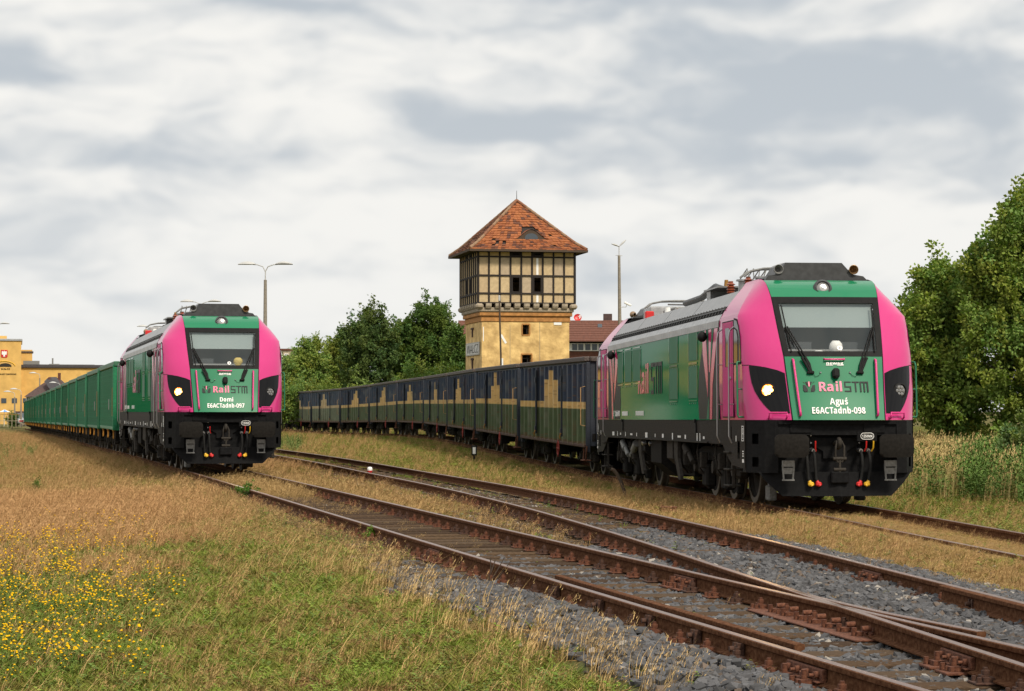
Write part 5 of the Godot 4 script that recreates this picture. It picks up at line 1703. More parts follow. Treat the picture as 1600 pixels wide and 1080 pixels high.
func loco(called_label: String, at: Vector3, turn: float, pitch: float, nick: String, num: String, group: String):
	var o = thing("electric_locomotive", called_label, "locomotive", at, turn, group)
	o.rotation.x = pitch
	var rear = Transform3D(Basis(Vector3.UP, PI), Vector3(0, 0, -LOCO_L))
	cab(o, Transform3D(), true, nick, num)
	cab(o, rear, false, nick, num)
	var z0 = CAB_END
	var z1 = -LOCO_L - CAB_END
	var zm = -LOCO_L * 0.5
	var len = z0 - z1
	for s in [-1.0, 1.0]:
		var a = MB.new()
		a.quad(Vector3(s * 1.46, 1.48, z0), Vector3(s * 1.46, 1.48, z1), Vector3(s * 1.46, 3.25, z1), Vector3(s * 1.46, 3.25, z0), Vector3(s, 0, 0))
		part(o, "side_wall", a, M.green_side)
		a = MB.new()
		a.quad(Vector3(s * 1.459, 3.25, z0), Vector3(s * 1.459, 3.25, z1), Vector3(s * 1.40, 3.36, z1), Vector3(s * 1.40, 3.36, z0), Vector3(s, 0.4, 0))
		side_decal(a, s, [[z0, 3.13], [z1, 3.13], [z1, 3.249], [z0, 3.249]], 1.472)
		part(o, "cant_rail", a, M.roof_light)
		# grille as a row of louvres
		a = MB.new()
		a.quad(Vector3(s * 1.36, 3.36, z0), Vector3(s * 1.36, 3.36, z1), Vector3(s * 1.28, 3.50, z1), Vector3(s * 1.28, 3.50, z0), Vector3(s, 0.4, 0))
		a.quad(Vector3(s * 1.40, 3.36, z0), Vector3(s * 1.40, 3.36, z1), Vector3(s * 1.36, 3.36, z1), Vector3(s * 1.36, 3.36, z0), Vector3(0, 1, 0))
		var gr = part(o, "roof_grille", a, M.rubber)
		a = MB.new()
		for k in 48:
			var z = z0 - (k + 0.5) * len / 48.0
			a.box(Vector3(s * 1.345, 3.43, z), Vector3(0.05, 0.15, 0.03), Basis(Vector3(0, 0, 1), s * 0.52))
		a.box(Vector3(s * 1.352, 3.44, zm), Vector3(0.03, 0.02, len - 0.02), Basis(Vector3(0, 0, 1), s * 0.52))
		part(gr, "louvre", a, M.roof_dark)
		for k in 4:
			var za = z0 - k * len / 4.0 - 0.02
			var zb = z0 - (k + 1) * len / 4.0 + 0.02
			a = MB.new()
			a.quad(Vector3(s * 1.30, 3.50, za), Vector3(s * 1.30, 3.50, zb), Vector3(s * 1.08, 3.78, zb), Vector3(s * 1.08, 3.78, za), Vector3(s, 0.7, 0))
			a.quad(Vector3(s * 1.08, 3.78, za), Vector3(s * 1.08, 3.78, zb), Vector3(0, 3.80, zb), Vector3(0, 3.80, za), Vector3(0, 1, 0))
			part(o, "roof_panel", a, M.roof)
		# livery
		a = MB.new()
		var d = MB.new()
		var e = MB.new()
		for end in [0, 1]:
			var f = func(z): return z if end == 0 else -LOCO_L - z
			side_decal(a, s, [[f.call(-3.32), 1.49], [f.call(-3.32), 3.12], [f.call(-4.35), 3.12], [f.call(-4.9), 2.9], [f.call(-5.3), 2.4], [f.call(-5.42), 1.9], [f.call(-5.30), 1.49]], 1.4605)
			for q in [[[-3.4, 3.12], [-3.75, 3.12], [-4.12, 2.3], [-4.2, 1.49], [-3.98, 1.49], [-3.92, 2.1]], [[-4.02, 3.12], [-4.3, 3.12], [-4.26, 2.35], [-4.16, 2.35]], [[-4.6, 3.16], [-4.92, 2.95], [-4.9, 2.7], [-4.45, 2.0], [-4.4, 1.9], [-4.38, 2.3]]]:
				var g = []
				for p in q: g.append([f.call(p[0]), p[1]])
				side_decal(d, s, g, 1.4655)
			for q in [[[-3.8, 3.12], [-3.98, 3.12], [-4.14, 2.5], [-4.13, 2.35]], [[-4.36, 3.12], [-4.52, 3.2], [-4.34, 2.5], [-4.29, 2.5]], [[-4.3, 1.9], [-4.5, 1.49], [-4.28, 1.49], [-4.27, 1.8]]]:
				var g = []
				for p in q: g.append([f.call(p[0]), p[1]])
				side_decal(e, s, g, 1.4665)
		part(o, "livery_print", a, M.print_dark)
		part(o, "livery_print", d, M.print_pink)
		part(o, "livery_print", e, M.green_matt)
		# equipment panels in darker matt green with bolted frames
		for r in [[-16.0, -15.2, 2.33, 3.03], [-14.85, -13.9, 2.33, 3.03], [-13.6, -12.55, 2.33, 3.03], [-8.65, -7.7, 1.89, 2.5], [-8.65, -7.7, 2.6, 3.15], [-6.4, -5.5, 1.89, 2.5], [-6.4, -5.5, 2.6, 3.15]]:
			a = MB.new()
			side_decal(a, s, [[r[0], r[2]], [r[1], r[2]], [r[1], r[3]], [r[0], r[3]]], 1.4685)
			var pn = part(o, "equipment_panel", a, M.green_matt)
			a = MB.new()
			for q in [[r[0] - 0.05, r[0] - 0.02, r[2], r[3]], [r[1] + 0.02, r[1] + 0.05, r[2], r[3]], [r[0], r[1], r[2] - 0.06, r[2] - 0.035], [r[0], r[1], r[3] + 0.03, r[3] + 0.055]]: side_decal(a, s, [[q[0], q[2]], [q[1], q[2]], [q[1], q[3]], [q[0], q[3]]], 1.4695)
			part(pn, "panel_frame", a, M.green)
			a = MB.new()
			for k in 4: a.tube(Vector3(s * 1.468, r[2] - 0.10, lerpf(r[0], r[1], (k + 0.5) / 4.0)), Vector3(s * 1.478, r[2] - 0.10, lerpf(r[0], r[1], (k + 0.5) / 4.0)), 0.014, 0.012, 6)
			part(pn, "screw", a, M.steel)
		var sx = Transform3D(Basis(Vector3.UP, s * PI / 2), Vector3(s * 1.466, 0, 0))
		text_part(o, "lettering", "Rail", 0.60, M.print_pink, sx * Transform3D(Basis(), Vector3((-12.15 if s < 0 else 8.4), 2.33, 0.0)), 1.05, true)
		a = MB.new()
		stm(a, sx * Transform3D(Basis(), Vector3((-11.05 if s < 0 else 9.4), 2.02, 0.002)), 0.66)
		part(o, "lettering", a, M.print_dark)
		text_part(o, "lettering", num, 0.13, M.white, sx * Transform3D(Basis(), Vector3((-16.3 if s < 0 else 16.3), 1.62, 0.001)), 0.85, true)
		a = MB.new()
		for k in 12: bars(a, [[-0.03, -0.05, 0.02, 0.05]], sx * Transform3D(Basis(), Vector3((-15.3 if s < 0 else 15.3) + k * 0.075, 1.62, 0.003)))
		for k in 14: bars(a, [[-0.02, -0.05, 0.02, 0.05]], sx * Transform3D(Basis(), Vector3((-13.2 if s < 0 else 13.2) + k * 0.085, 1.62, 0.003)))
		part(o, "number_marks", a, M.white)
		# sill
		a = MB.new()
		a.box(Vector3(s * 1.42, 1.27, zm), Vector3(0.06, 0.41, LOCO_L - 8.8 + 4.2))
		a.box(Vector3(s * 1.44, 1.07, zm), Vector3(0.08, 0.03, LOCO_L - 8.9))
		part(o, "side_sill", a, M.sill)
		a = MB.new()
		for q in [[-16.9, 0.30, 0.09], [-16.2, 0.05, 0.11], [-15.7, 0.12, 0.05], [-14.9, 0.06, 0.10], [-14.0, 0.3, 0.04], [-13.2, 0.06, 0.08], [-11.8, 0.28, 0.11], [-10.6, 0.05, 0.07], [-9.6, 0.18, 0.08], [-8.4, 0.09, 0.13], [-7.6, 0.34, 0.04], [-6.9, 0.12, 0.08], [-5.6, 0.07, 0.16], [-5.3, 0.05, 0.16], [-4.9, 0.14, 0.05]]:
			bars(a, [[-q[1] * 0.5, -q[2] * 0.5, -q[1] * 0.1, q[2] * 0.5], [q[1] * 0.05, -q[2] * 0.5, q[1] * 0.5, q[2] * 0.5]], sx * Transform3D(Basis(), Vector3(q[0] if s < 0 else -q[0], 1.15, -0.014)))
		part(o, "marking", a, M.white)
		# side cameras
		for z in [-4.45, -LOCO_L + 4.45]:
			a = MB.new()
			a.ball(Vector3(s * 1.56, 3.0, z), Vector3(0.09, 0.1, 0.11), 10, 8)
			a.tube(Vector3(s * 1.46, 3.0, z), Vector3(s * 1.55, 3.0, z), 0.03, 0.03, 8)
			part(o, "side_camera", a, M.rubber)
		# lifting eyes
		for z in [-5.7, -LOCO_L + 5.7]:
			a = MB.new()
			a.cbox(Vector3(s * 1.465, 1.33, z), Vector3(0.02, 0.2, 0.13), 0.006)
			a.cbox(Vector3(s * 1.475, 1.46, z), Vector3(0.04, 0.07, 0.06), 0.01)
			part(o, "lifting_bracket", a, M.rubber)
		# boxes between the bogies
		for q in [[-9.4, -8.7, 0.42], [-11.5, -10.1, 0.30], [-12.9, -12.3, 0.52]]:
			a = MB.new()
			a.prism(PackedVector2Array([Vector2(0.3, 1.06), Vector2(1.40, 1.06), Vector2(1.40, q[2] + 0.28), Vector2(1.05, q[2]), Vector2(0.3, q[2])]), q[0], q[1], Transform3D(Basis(Vector3(s, 0, 0), Vector3.UP, Vector3(0, 0, 1)), Vector3.ZERO))
			part(o, "equipment_box", a, M.under2 if q[0] > -11 else M.under)
		for z in [-8.2, -12.95]:
			a = MB.new()
			a.prism(PackedVector2Array([Vector2(-0.22, 1.06), Vector2(0.22, 1.06), Vector2(0.18, 0.75), Vector2(-0.3, 0.30), Vector2(-0.55, 0.30), Vector2(-0.55, 0.38), Vector2(-0.22, 0.72)]), 0.0, 0.06, Transform3D(Basis(Vector3(0, 0, -1), Vector3.UP, Vector3(s, 0, 0)), Vector3(s * 1.36, 0, z)))
			part(o, "hanger_plate", a, M.under2)
		for q in [[-7.7, -6.9], [-14.2, -15.0], [-16.3, -15.5]]:
			a = MB.new()
			a.tube(Vector3(s * 1.30, 0.95, q[0]), Vector3(s * 1.30, 0.80, (q[0] + q[1]) * 0.5), 0.085, 0.085, 10); a.tube(Vector3(s * 1.30, 0.82, (q[0] + q[1]) * 0.5), Vector3(s * 1.30, 0.66, q[1]), 0.055, 0.055, 10)
			part(o, "damper", a, M.grey if q[0] < -14.1 else M.under2)
		for z in [-9.0, -9.9, -10.0]:
			a = MB.new()
			a.tube(Vector3(s * 1.38, 0.98, z - 2.4), Vector3(s * 1.46, 0.96, z - 2.4), 0.05, 0.045, 8)
			part(o, "socket", a, M.steel)
		for z in [-4.3, -6.15, -8.05, -13.0, -14.85, -16.7]:
			a = MB.new()
			a.path([Vector3(s * 1.33, 1.06, z), Vector3(s * 1.36, 0.85, z + 0.05), Vector3(s * 1.30, 0.55, z + 0.02), Vector3(s * 1.18, 0.42, z - 0.1)], 0.02, 5)
			a.cbox(Vector3(s * 1.25, 0.72, z + 0.12), Vector3(0.14, 0.3, 0.12), 0.02)
			part(o, "pipe", a, M.under2)
	# underframe core
	var u = MB.new()
	u.box(Vector3(0, 1.25, zm), Vector3(2.7, 0.42, LOCO_L - 2.4))
	u.box(Vector3(0, 0.7, zm), Vector3(2.0, 0.7, 4.2))
	part(o, "underframe", u, M.under)
	# bogies
	var wm = wheel_mesh(0.6, 0.14)
	for zc in [-5.2, -LOCO_L + 5.2]:
		add_wheels(o, [zc - 1.9, zc, zc + 1.9], 0.6, wm)
		for s in [-1.0, 1.0]:
			var a = MB.new()
			a.prism(PackedVector2Array([Vector2(-2.75, 0.62), Vector2(-2.75, 0.80), Vector2(-1.4, 0.98), Vector2(1.4, 0.98), Vector2(2.75, 0.80), Vector2(2.75, 0.62), Vector2(1.2, 0.72), Vector2(-1.2, 0.72)]), 0.0, 0.16, Transform3D(Basis(Vector3(0, 0, -1), Vector3.UP, Vector3(s, 0, 0)), Vector3(s * 0.98, 0, zc)))
			part(o, "bogie_frame", a, M.under)
			for e in [-1.9, 0.0, 1.9]:
				a = MB.new()
				a.cbox(Vector3(s * 1.06, 0.6, zc + e), Vector3(0.24, 0.34, 0.42), 0.06); a.tube(Vector3(s * 1.15, 0.6, zc + e), Vector3(s * 1.24, 0.6, zc + e), 0.14, 0.12, 12)
				part(o, "axle_box", a, M.under2)
				for k in [-0.33, 0.33]:
					a = MB.new()
					for j in 5: a.lathe([Vector2(0.06, -0.025), Vector2(0.10, 0), Vector2(0.06, 0.025)], Transform3D(Basis(), Vector3(s * 1.08, 0.56 + j * 0.06, zc + e + k)), 10)
					part(o, "spring", a, M.under2)
			for e in [-0.95, 0.95]:
				a = MB.new()
				a.cbox(Vector3(s * 1.12, 0.42, zc + e), Vector3(0.2, 0.42, 0.5), 0.04); a.cbox(Vector3(s * 1.0, 0.25, zc + e * 1.5), Vector3(0.12, 0.2, 0.14), 0.02)
				part(o, "sand_box", a, M.under)
	# roof equipment
	roof_gear(o)
	return o
func insulator(o, p: Vector3, h: float, r: float, m):
	var a = MB.new()
	var k = int(h / 0.05)
	for j in k: a.lathe([Vector2(r * 0.55, -0.025), Vector2(r, 0.0), Vector2(r * 0.55, 0.025)], Transform3D(Basis(), p + Vector3.UP * (0.03 + j * 0.05)), 12)
	a.tube(p, p + Vector3.UP * (h + 0.03), r * 0.5, r * 0.5, 8)
	part(o, "insulator", a, m)
func roof_gear(o):
	var y = 3.80
	for q in [[-0.75, -4.2], [-0.35, -4.9], [-0.8, -5.6]]: insulator(o, Vector3(q[0], y, q[1]), 0.26, 0.09, M.insul)
	for q in [[-0.55, -3.9], [-0.7, -4.75]]:
		var a = MB.new()
		a.tube(Vector3(q[0], y, q[1]), Vector3(q[0], y + 0.24, q[1]), 0.13, 0.12, 14); a.tube(Vector3(q[0], y + 0.24, q[1]), Vector3(q[0], y + 0.27, q[1]), 0.17, 0.16, 14)
		part(o, "surge_arrester", a, M.roof_light)
	for z in [-5.0, -14.2]:
		# folded pantograph
		var a = MB.new()
		var d = -1.0 if z > -10 else 1.0
		for s in [-1, 1]:
			a.tube(Vector3(s * 0.55, y + 0.16, z - 0.7), Vector3(s * 0.55, y + 0.16, z + 0.9), 0.03, 0.03, 6)
			a.tube(Vector3(s * 0.4, y + 0.34, z - d * 1.0), Vector3(s * 0.1, y + 0.22, z + d * 1.2), 0.022, 0.022, 6)
			a.path([Vector3(s * 0.3, y + 0.42, z - d * 0.9), Vector3(s * 0.55, y + 0.41, z - d * 0.9), Vector3(s * 0.8, y + 0.36, z - d * 0.9), Vector3(s * 0.92, y + 0.26, z - d * 0.9)], 0.022, 6)
			a.path([Vector3(s * 0.3, y + 0.42, z - d * 1.25), Vector3(s * 0.55, y + 0.41, z - d * 1.25), Vector3(s * 0.8, y + 0.36, z - d * 1.25), Vector3(s * 0.92, y + 0.26, z - d * 1.25)], 0.022, 6)
		for dz in [0.9, 1.25]: a.tube(Vector3(-0.3, y + 0.42, z - d * dz), Vector3(0.3, y + 0.42, z - d * dz), 0.025, 0.025, 6)
		a.tube(Vector3(0, y + 0.25, z + d * 1.2), Vector3(0, y + 0.38, z - d * 1.0), 0.045, 0.03, 8)
		a.tube(Vector3(-0.55, y + 0.16, z - 0.6), Vector3(0.55, y + 0.16, z - 0.6), 0.035, 0.035, 6); a.tube(Vector3(-0.55, y + 0.16, z + 0.8), Vector3(0.55, y + 0.16, z + 0.8), 0.035, 0.035, 6)
		part(o, "pantograph", a, M.grey)
		for q in [[-0.5, -0.6], [0.5, -0.6], [-0.5, 0.8], [0.5, 0.8]]: insulator(o, Vector3(q[0], y, z + q[1]), 0.13, 0.075, M.insul)
	var b = MB.new()
	b.path([Vector3(-0.55, y + 0.18, -7.0), Vector3(-0.6, y + 0.34, -8.2), Vector3(-0.55, y + 0.22, -10.0), Vector3(-0.55, y + 0.2, -12.0)], 0.07, 8)
	part(o, "roof_conduit", b, M.roof_dark)
	b = MB.new()
	b.box(Vector3(-0.6, y + 0.20, -6.6), Vector3(0.8, 0.03, 1.5)); b.box(Vector3(-0.75, y + 0.09, -7.1), Vector3(0.4, 0.18, 0.4)); b.box(Vector3(-0.6, y + 0.09, -6.2), Vector3(0.2, 0.18, 0.2))
	part(o, "roof_platform", b, M.roof)
	b = MB.new()
	b.cbox(Vector3(-0.3, y + 0.16, -15.9), Vector3(1.0, 0.30, 1.0), 0.03)
	part(o, "resistor_box", b, M.roof_light)
	b = MB.new()
	b.cbox(Vector3(-0.85, y + 0.08, -15.2), Vector3(0.2, 0.2, 0.2), 0.02)
	part(o, "beacon", b, M.red)
	b = MB.new()
	b.tube(Vector3(-0.75, y + 0.22, -6.3), Vector3(-0.75, y + 0.36, -6.3), 0.05, 0.035, 8)
	part(o, "antenna", b, M.ochre)
	b = MB.new()
	b.tube(Vector3(-0.85, y, -12.6), Vector3(-0.85, y + 0.14, -12.6), 0.07, 0.06, 10)
	part(o, "vent_cap", b, M.white)
	for k in 5:
		b = MB.new()
		var x = -0.8 + 0.12 * k
		b.path([Vector3(x, y + 0.27, -3.9 - 0.15 * k), Vector3(x + 0.05, y + 0.44, -4.3), Vector3(x + 0.1, y + 0.42, -4.7), Vector3(x + 0.05, y + 0.25, -5.1)], 0.012, 5)
		part(o, "roof_cable", b, M.grey)
func locos():
	loco("pink and green locomotive numbered 098 at right with white bag behind the windscreen", Vector3(5.45, -0.12, -36.65), deg_to_rad(5.4), -0.0035, "Aguś", "E6ACTadnb-098", "pink and green locomotives")
	loco("pink and green locomotive numbered 097 at left with bright headlight", Vector3(-6.89, 0, -54.3), deg_to_rad(13.22), 0.0, "Domi", "E6ACTadnb-097", "pink and green locomotives")
# ---------------------------------------------------------------- water tower
func roof_z(y: float) -> float:
	# half width of the roof at a height: bell-cast at the eaves
	return lerpf(3.80, 3.05, (y - 11.5) / 0.55) if y < 12.05 else lerpf(3.05, 0.0, (y - 12.05) / 2.88)
func tower():
	var o = thing("water_tower", "old half timbered water tower with red tiled pyramid roof and yellow base", "tower", Vector3(0.3, 0.0, -143.0), deg_to_rad(11.5))
	var hw = 3.16
	var lw = 2.80
	var a = MB.new()
	for e in [0, 1, 2, 3]:
		var b = Basis(Vector3.UP, e * PI / 2)
		# lower wall with real openings on the front and left
		var holes = []
		if e == 0: holes = [[-0.20, 0.22, 6.28, 6.90], [-0.24, 0.36, 4.36, 5.02]]
		if e == 3: holes = []
		var xs = [-lw, lw]
		var ys = [-0.6, 7.2]
		for h in holes:
			xs.append(h[0]); xs.append(h[1]); ys.append(h[2]); ys.append(h[3])
		xs.sort(); ys.sort()
		for i in xs.size() - 1:
			for j in ys.size() - 1:
				var cx = (xs[i] + xs[i + 1]) * 0.5
				var cy = (ys[j] + ys[j + 1]) * 0.5
				var skip = false
				for h in holes:
					if cx > h[0] and cx < h[1] and cy > h[2] and cy < h[3]: skip = true
				if skip: continue
				a.quad(b * Vector3(xs[i], ys[j], lw), b * Vector3(xs[i + 1], ys[j], lw), b * Vector3(xs[i + 1], ys[j + 1], lw), b * Vector3(xs[i], ys[j + 1], lw), b * Vector3(0, 0, 1))
		for h in holes:
			for q in [[h[0], h[2], h[0], h[3], 1, 0], [h[1], h[2], h[1], h[3], -1, 0], [h[0], h[2], h[1], h[2], 0, 1], [h[0], h[3], h[1], h[3], 0, -1]]:
				a.quad(b * Vector3(q[0], q[1], lw), b * Vector3(q[2], q[3], lw), b * Vector3(q[2], q[3], lw - 0.4), b * Vector3(q[0], q[1], lw - 0.4), b * Vector3(q[4], q[5], 0))
	part(o, "wall", a, M.yellow_wall)
	for h in [[-0.20, 0.22, 6.28, 6.90], [-0.24, 0.36, 4.36, 5.02]]:
		a = MB.new()
		for q in [[h[0] - 0.05, h[2] - 0.06, h[1] + 0.05, h[2]], [h[0] - 0.05, h[3], h[1] + 0.05, h[3] + 0.08], [h[0] - 0.07, h[2], h[0], h[3]], [h[1], h[2], h[1] + 0.07, h[3]]]:
			a.box(Vector3((q[0] + q[2]) * 0.5, (q[1] + q[3]) * 0.5, lw + 0.02), Vector3(q[2] - q[0], q[3] - q[1], 0.05))
		var w = part(o, "window", a, M.orange_wall)
		a = MB.new()
		a.box(Vector3((h[0] + h[1]) * 0.5 + 0.1, (h[2] + h[3]) * 0.5, lw - 0.2), Vector3(0.05, h[3] - h[2], 0.05))
		a.box(Vector3((h[0] + h[1]) * 0.5, (h[2] + h[3]) * 0.5 + 0.1, lw - 0.2), Vector3(h[1] - h[0], 0.05, 0.05))
		part(w, "glazing_bar", a, M.timber)
	# bands and the corbelled ring
	a = MB.new()
	a.cbox(Vector3(0, 7.25, 0), Vector3(2 * lw + 0.12, 0.34, 2 * lw + 0.12), 0.03); a.cbox(Vector3(0, 7.55, 0), Vector3(2 * lw + 0.34, 0.26, 2 * lw + 0.34), 0.04)
	part(o, "cornice", a, M.orange_wall)
	a = MB.new()
	a.cbox(Vector3(0, 7.82, 0), Vector3(2 * lw + 0.5, 0.28, 2 * lw + 0.5), 0.05)
	part(o, "ring_beam", a, M.stonework)
	for e in 4:
		var b = Basis(Vector3.UP, e * PI / 2)
		for k in 11:
			var x = lerpf(-hw + 0.12, hw - 0.12, k / 10.0)
			if k == 0 or k == 10: continue
			a = MB.new()
			a.prism(PackedVector2Array([Vector2(0.0, 8.22), Vector2(0.36, 8.22), Vector2(0.36, 8.05), Vector2(0.30, 7.92), Vector2(0.0, 7.85)]), -0.18, 0.18, Transform3D(b * Basis(Vector3(0, 0, 1), Vector3.UP, Vector3(-1, 0, 0)), b * Vector3(x, 0, hw - 0.30)))
			part(o, "corbel", a, M.stonework)
		a = MB.new()
		a.cbox(b * Vector3(hw - 0.16, 8.04, hw - 0.16), Vector3(0.5, 0.36, 0.5), 0.12)
		part(o, "corner_corbel", a, M.stonework)
	# half timbering: posts, rails, infill panels one by one
	var ys2 = [8.24, 8.84, 9.96, 11.13, 11.47]
	var xs2 = []
	for i in 10: xs2.append(lerpf(-hw + 0.07, hw - 0.07, i / 9.0))
	for e in 4:
		var b = Basis(Vector3.UP, e * PI / 2)
		for i in 10:
			a = MB.new()
			a.cbox(b * Vector3(xs2[i], 9.86, hw - 0.07), (b * Vector3(0.105, 3.24, 0.14)).abs(), 0.01)
			if i < 9 or true: part(o, "post", a, M.timber)
		for j in 5:
			a = MB.new()
			a.box(b * Vector3(0, ys2[j], hw - 0.075), (b * Vector3(2 * hw - 0.16, 0.095, 0.14)).abs())
			part(o, "rail_beam", a, M.timber)
		for i in 9:
			for j in 4:
				var cx = (xs2[i] + xs2[i + 1]) * 0.5
				var cy = (ys2[j] + ys2[j + 1]) * 0.5
				var wd = xs2[i + 1] - xs2[i] - 0.12
				var ht = ys2[j + 1] - ys2[j] - 0.10
				var open_ = (e == 0 and (i == 3 or i == 5) and (j == 2 or j == 3)) or (e == 3 and (i == 3 or i == 5) and (j == 2 or j == 3))
				if e == 0: open_ = (i == 3 or i == 5) and (j == 1 or j == 3)
				if e == 3: open_ = (i == 3 or i == 5) and (j == 1 or j == 3)
				if open_:
					a = MB.new()
					for q in [[-1, 0], [1, 0]]: a.box(b * Vector3(cx + q[0] * (wd * 0.5 - 0.04), cy, hw - 0.06), (b * Vector3(0.07, ht, 0.1)).abs())
					a.box(b * Vector3(cx, cy + ht * 0.5 - 0.04, hw - 0.06), (b * Vector3(wd - 0.14, 0.07, 0.1)).abs()); a.box(b * Vector3(cx, cy - ht * 0.5 + 0.04, hw - 0.06), (b * Vector3(wd - 0.14, 0.07, 0.1)).abs())
					part(o, "window", a, M.timber)
					continue
				a = MB.new()
				a.box(b * Vector3(cx, cy, hw - 0.12), (b * Vector3(wd + 0.03, ht + 0.03, 0.10)).abs())
				var mi = M.infill[rng.randi() % 3]
				if j == 3: mi = M.infill[3]
				if rng.randf() < 0.15: mi = M.infill[4]
				part(o, "infill_panel", a, mi)
				if e == 0 and i == 5 and j in [0, 2]:
					a = MB.new()
					a.box(b * Vector3(cx, cy, hw - 0.066), (b * Vector3(0.14, ht - 0.02, 0.006)).abs())
					part(o, "lime_streak", a, M.white)
	# eaves and roof
	a = MB.new()
	a.cbox(Vector3(0, 11.52, 0), Vector3(2 * 3.70, 0.10, 2 * 3.70), 0.02)
	for e in 4:
		var b = Basis(Vector3.UP, e * PI / 2)
		a.box(b * Vector3(0, 11.50, 3.77), (b * Vector3(7.5, 0.16, 0.05)).abs())
	part(o, "eaves", a, M.wood)
	a = MB.new()
	for e in 4:
		var b = Basis(Vector3.UP, e * PI / 2)
		var prev = 11.55
		for y in [12.05, 14.9]:
			var r0 = roof_z(prev) - 0.10
			var r1 = roof_z(y) - (0.10 if y < 14 else 0.0)
			a.quad(b * Vector3(-r0, prev, r0), b * Vector3(r0, prev, r0), b * Vector3(r1, y, r1), b * Vector3(-r1, y, r1), b * Vector3(0, 0.7, 0.7))
			prev = y
	part(o, "roof", a, M.timber)
	var roof = o.get_node("roof")
	var pal = [Color(0.40, 0.125, 0.040), Color(0.46, 0.155, 0.05), Color(0.33, 0.10, 0.035), Color(0.22, 0.075, 0.035), Color(0.12, 0.05, 0.032)]
	for e in 4:
		var b = Basis(Vector3.UP, e * PI / 2)
		a = MB.new()
		var y = 11.52
		var row = 0
		while y < 14.72:
			var st = 0.12 if y < 12.05 else 0.165
			var r0 = roof_z(y)
			var r1 = roof_z(y + st * 1.35)
			var cnt = maxi(1, int(2 * r0 / 0.22))
			for k in cnt:
				var x0 = lerpf(-r0, r0, float(k) / cnt) + 0.004
				var x1 = lerpf(-r0, r0, float(k + 1) / cnt) - 0.004
				if row % 2 == 1:
					x0 += 0.09; x1 += 0.09
					if x1 > r0: continue
				if e == 0 and absf((x0 + x1) * 0.5 - 0.35) < 1.05 * (1.0 - (y - 12.2) / 1.2) and y > 12.2 and y < 13.0 and absf((x0 + x1) * 0.5 - 0.35) < 0.62: continue
				if e == 0 and y > 11.75 and y < 12.15 and x0 > -2.35 and x0 < -1.55 and rng.randf() < 0.6: continue
				if rng.randf() < 0.006: continue
				var f = r1 / r0
				var lift = rr(0.03, 0.075)
				var tilt = rr(-0.012, 0.012)
				var c = pal[0].lerp(pal[1], rng.randf())
				var dk = rng.randf() + 0.35 * nz.get_noise_2d(x0 * 9 + e * 40, y * 14)
				if dk < 0.38: c = pal[2]
				if dk < 0.20: c = pal[3].lerp(pal[4], rng.randf())
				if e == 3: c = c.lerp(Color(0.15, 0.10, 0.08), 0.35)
				a.col = c
				var p0 = b * Vector3(x0, y + lift + tilt, r0 + 0.03)
				var p1 = b * Vector3(x1, y + lift - tilt, r0 + 0.03)
				var p2 = b * Vector3(x1 * f, y + st * 1.35, r1 - 0.005)
				var p3 = b * Vector3(x0 * f, y + st * 1.35, r1 - 0.005)
				a.quad(p0, p1, p2, p3, b * Vector3(0, 0.7, 0.7))
				var dn = b * Vector3(0, -0.045, -0.012)
				a.quad(p0, p1, p1 + dn, p0 + dn, b * Vector3(0, -0.2, 1))
			y += st; row += 1
		var t = part(roof, "roof_tiles", a, M.tile)
		t.set_meta("kind", "stuff")
	for e in 4:
		var d = Basis(Vector3.UP, e * PI / 2) * Vector3(1, 0, 1)
		for k in 15:
			a = MB.new()
			a.col = Color(0.36, 0.22, 0.13) if rng.randf() < 0.5 else Color(0.30, 0.13, 0.07)
			var ya = 11.56 + k * 0.222
			var yb = ya + 0.25
			a.tube(Vector3(d.x * roof_z(ya), ya + 0.05, d.z * roof_z(ya)), Vector3(d.x * roof_z(yb), yb + 0.06, d.z * roof_z(yb)), 0.11, 0.09, 7)
			part(roof, "ridge_tile", a, M.tile)
	a = MB.new()
	a.tube(Vector3(0, 14.8, 0), Vector3(0, 15.6, 0), 0.03, 0.012, 6)
	part(roof, "finial", a, M.under2)
	# eyebrow dormer
	a = MB.new()
	var P = []
	for i in 6:
		var row = []
		for j in 17:
			var u = lerpf(-1, 1, j / 16.0)
			var h = 0.62 * pow(cos(u * PI / 2), 2.0)
			var yf = 12.22 + h + 0.05
			var zf = roof_z(12.22) + 0.02
			var zb = roof_z(minf(yf + 0.08, 14.0))
			var t = i / 5.0
			row.append(Vector3(0.35 + u * 1.15 * (1 - 0.1 * t), yf + 0.05 * t, lerpf(zf, zb, t)))
		P.append(row)
	a.col = Color(0.34, 0.12, 0.05)
	for i in 5:
		for j in 16:
			a.col = [Color(0.40, 0.125, 0.040), Color(0.33, 0.10, 0.035), Color(0.20, 0.07, 0.035)][rng.randi() % 3]
			a.quad(P[i][j], P[i][j + 1], P[i + 1][j + 1], P[i + 1][j], Vector3(0, 1, 0.5))
	var dm = part(roof, "dormer", a, M.tile)
	a = MB.new()
	for j in 16:
		var z = P[0][j].z - 0.04
		a.quad(Vector3(P[0][j].x, 12.16, z), Vector3(P[0][j + 1].x, 12.16, z), Vector3(P[0][j + 1].x, P[0][j + 1].y - 0.03, z), Vector3(P[0][j].x, P[0][j].y - 0.03, z), Vector3(0, 0, 1))
	a.box(Vector3(0.35, 12.2, roof_z(12.22)), Vector3(1.7, 0.08, 0.06))
	part(o, "dormer_front", a, M.wood)
	a = MB.new()
	var F = PackedVector2Array([Vector2(-0.42, 12.27)])
	for j in 9: F.append(Vector2(0.42 * -cos(PI * j / 8.0), 12.36 + 0.28 * sin(PI * j / 8.0)))
	F.append(Vector2(0.42, 12.27))
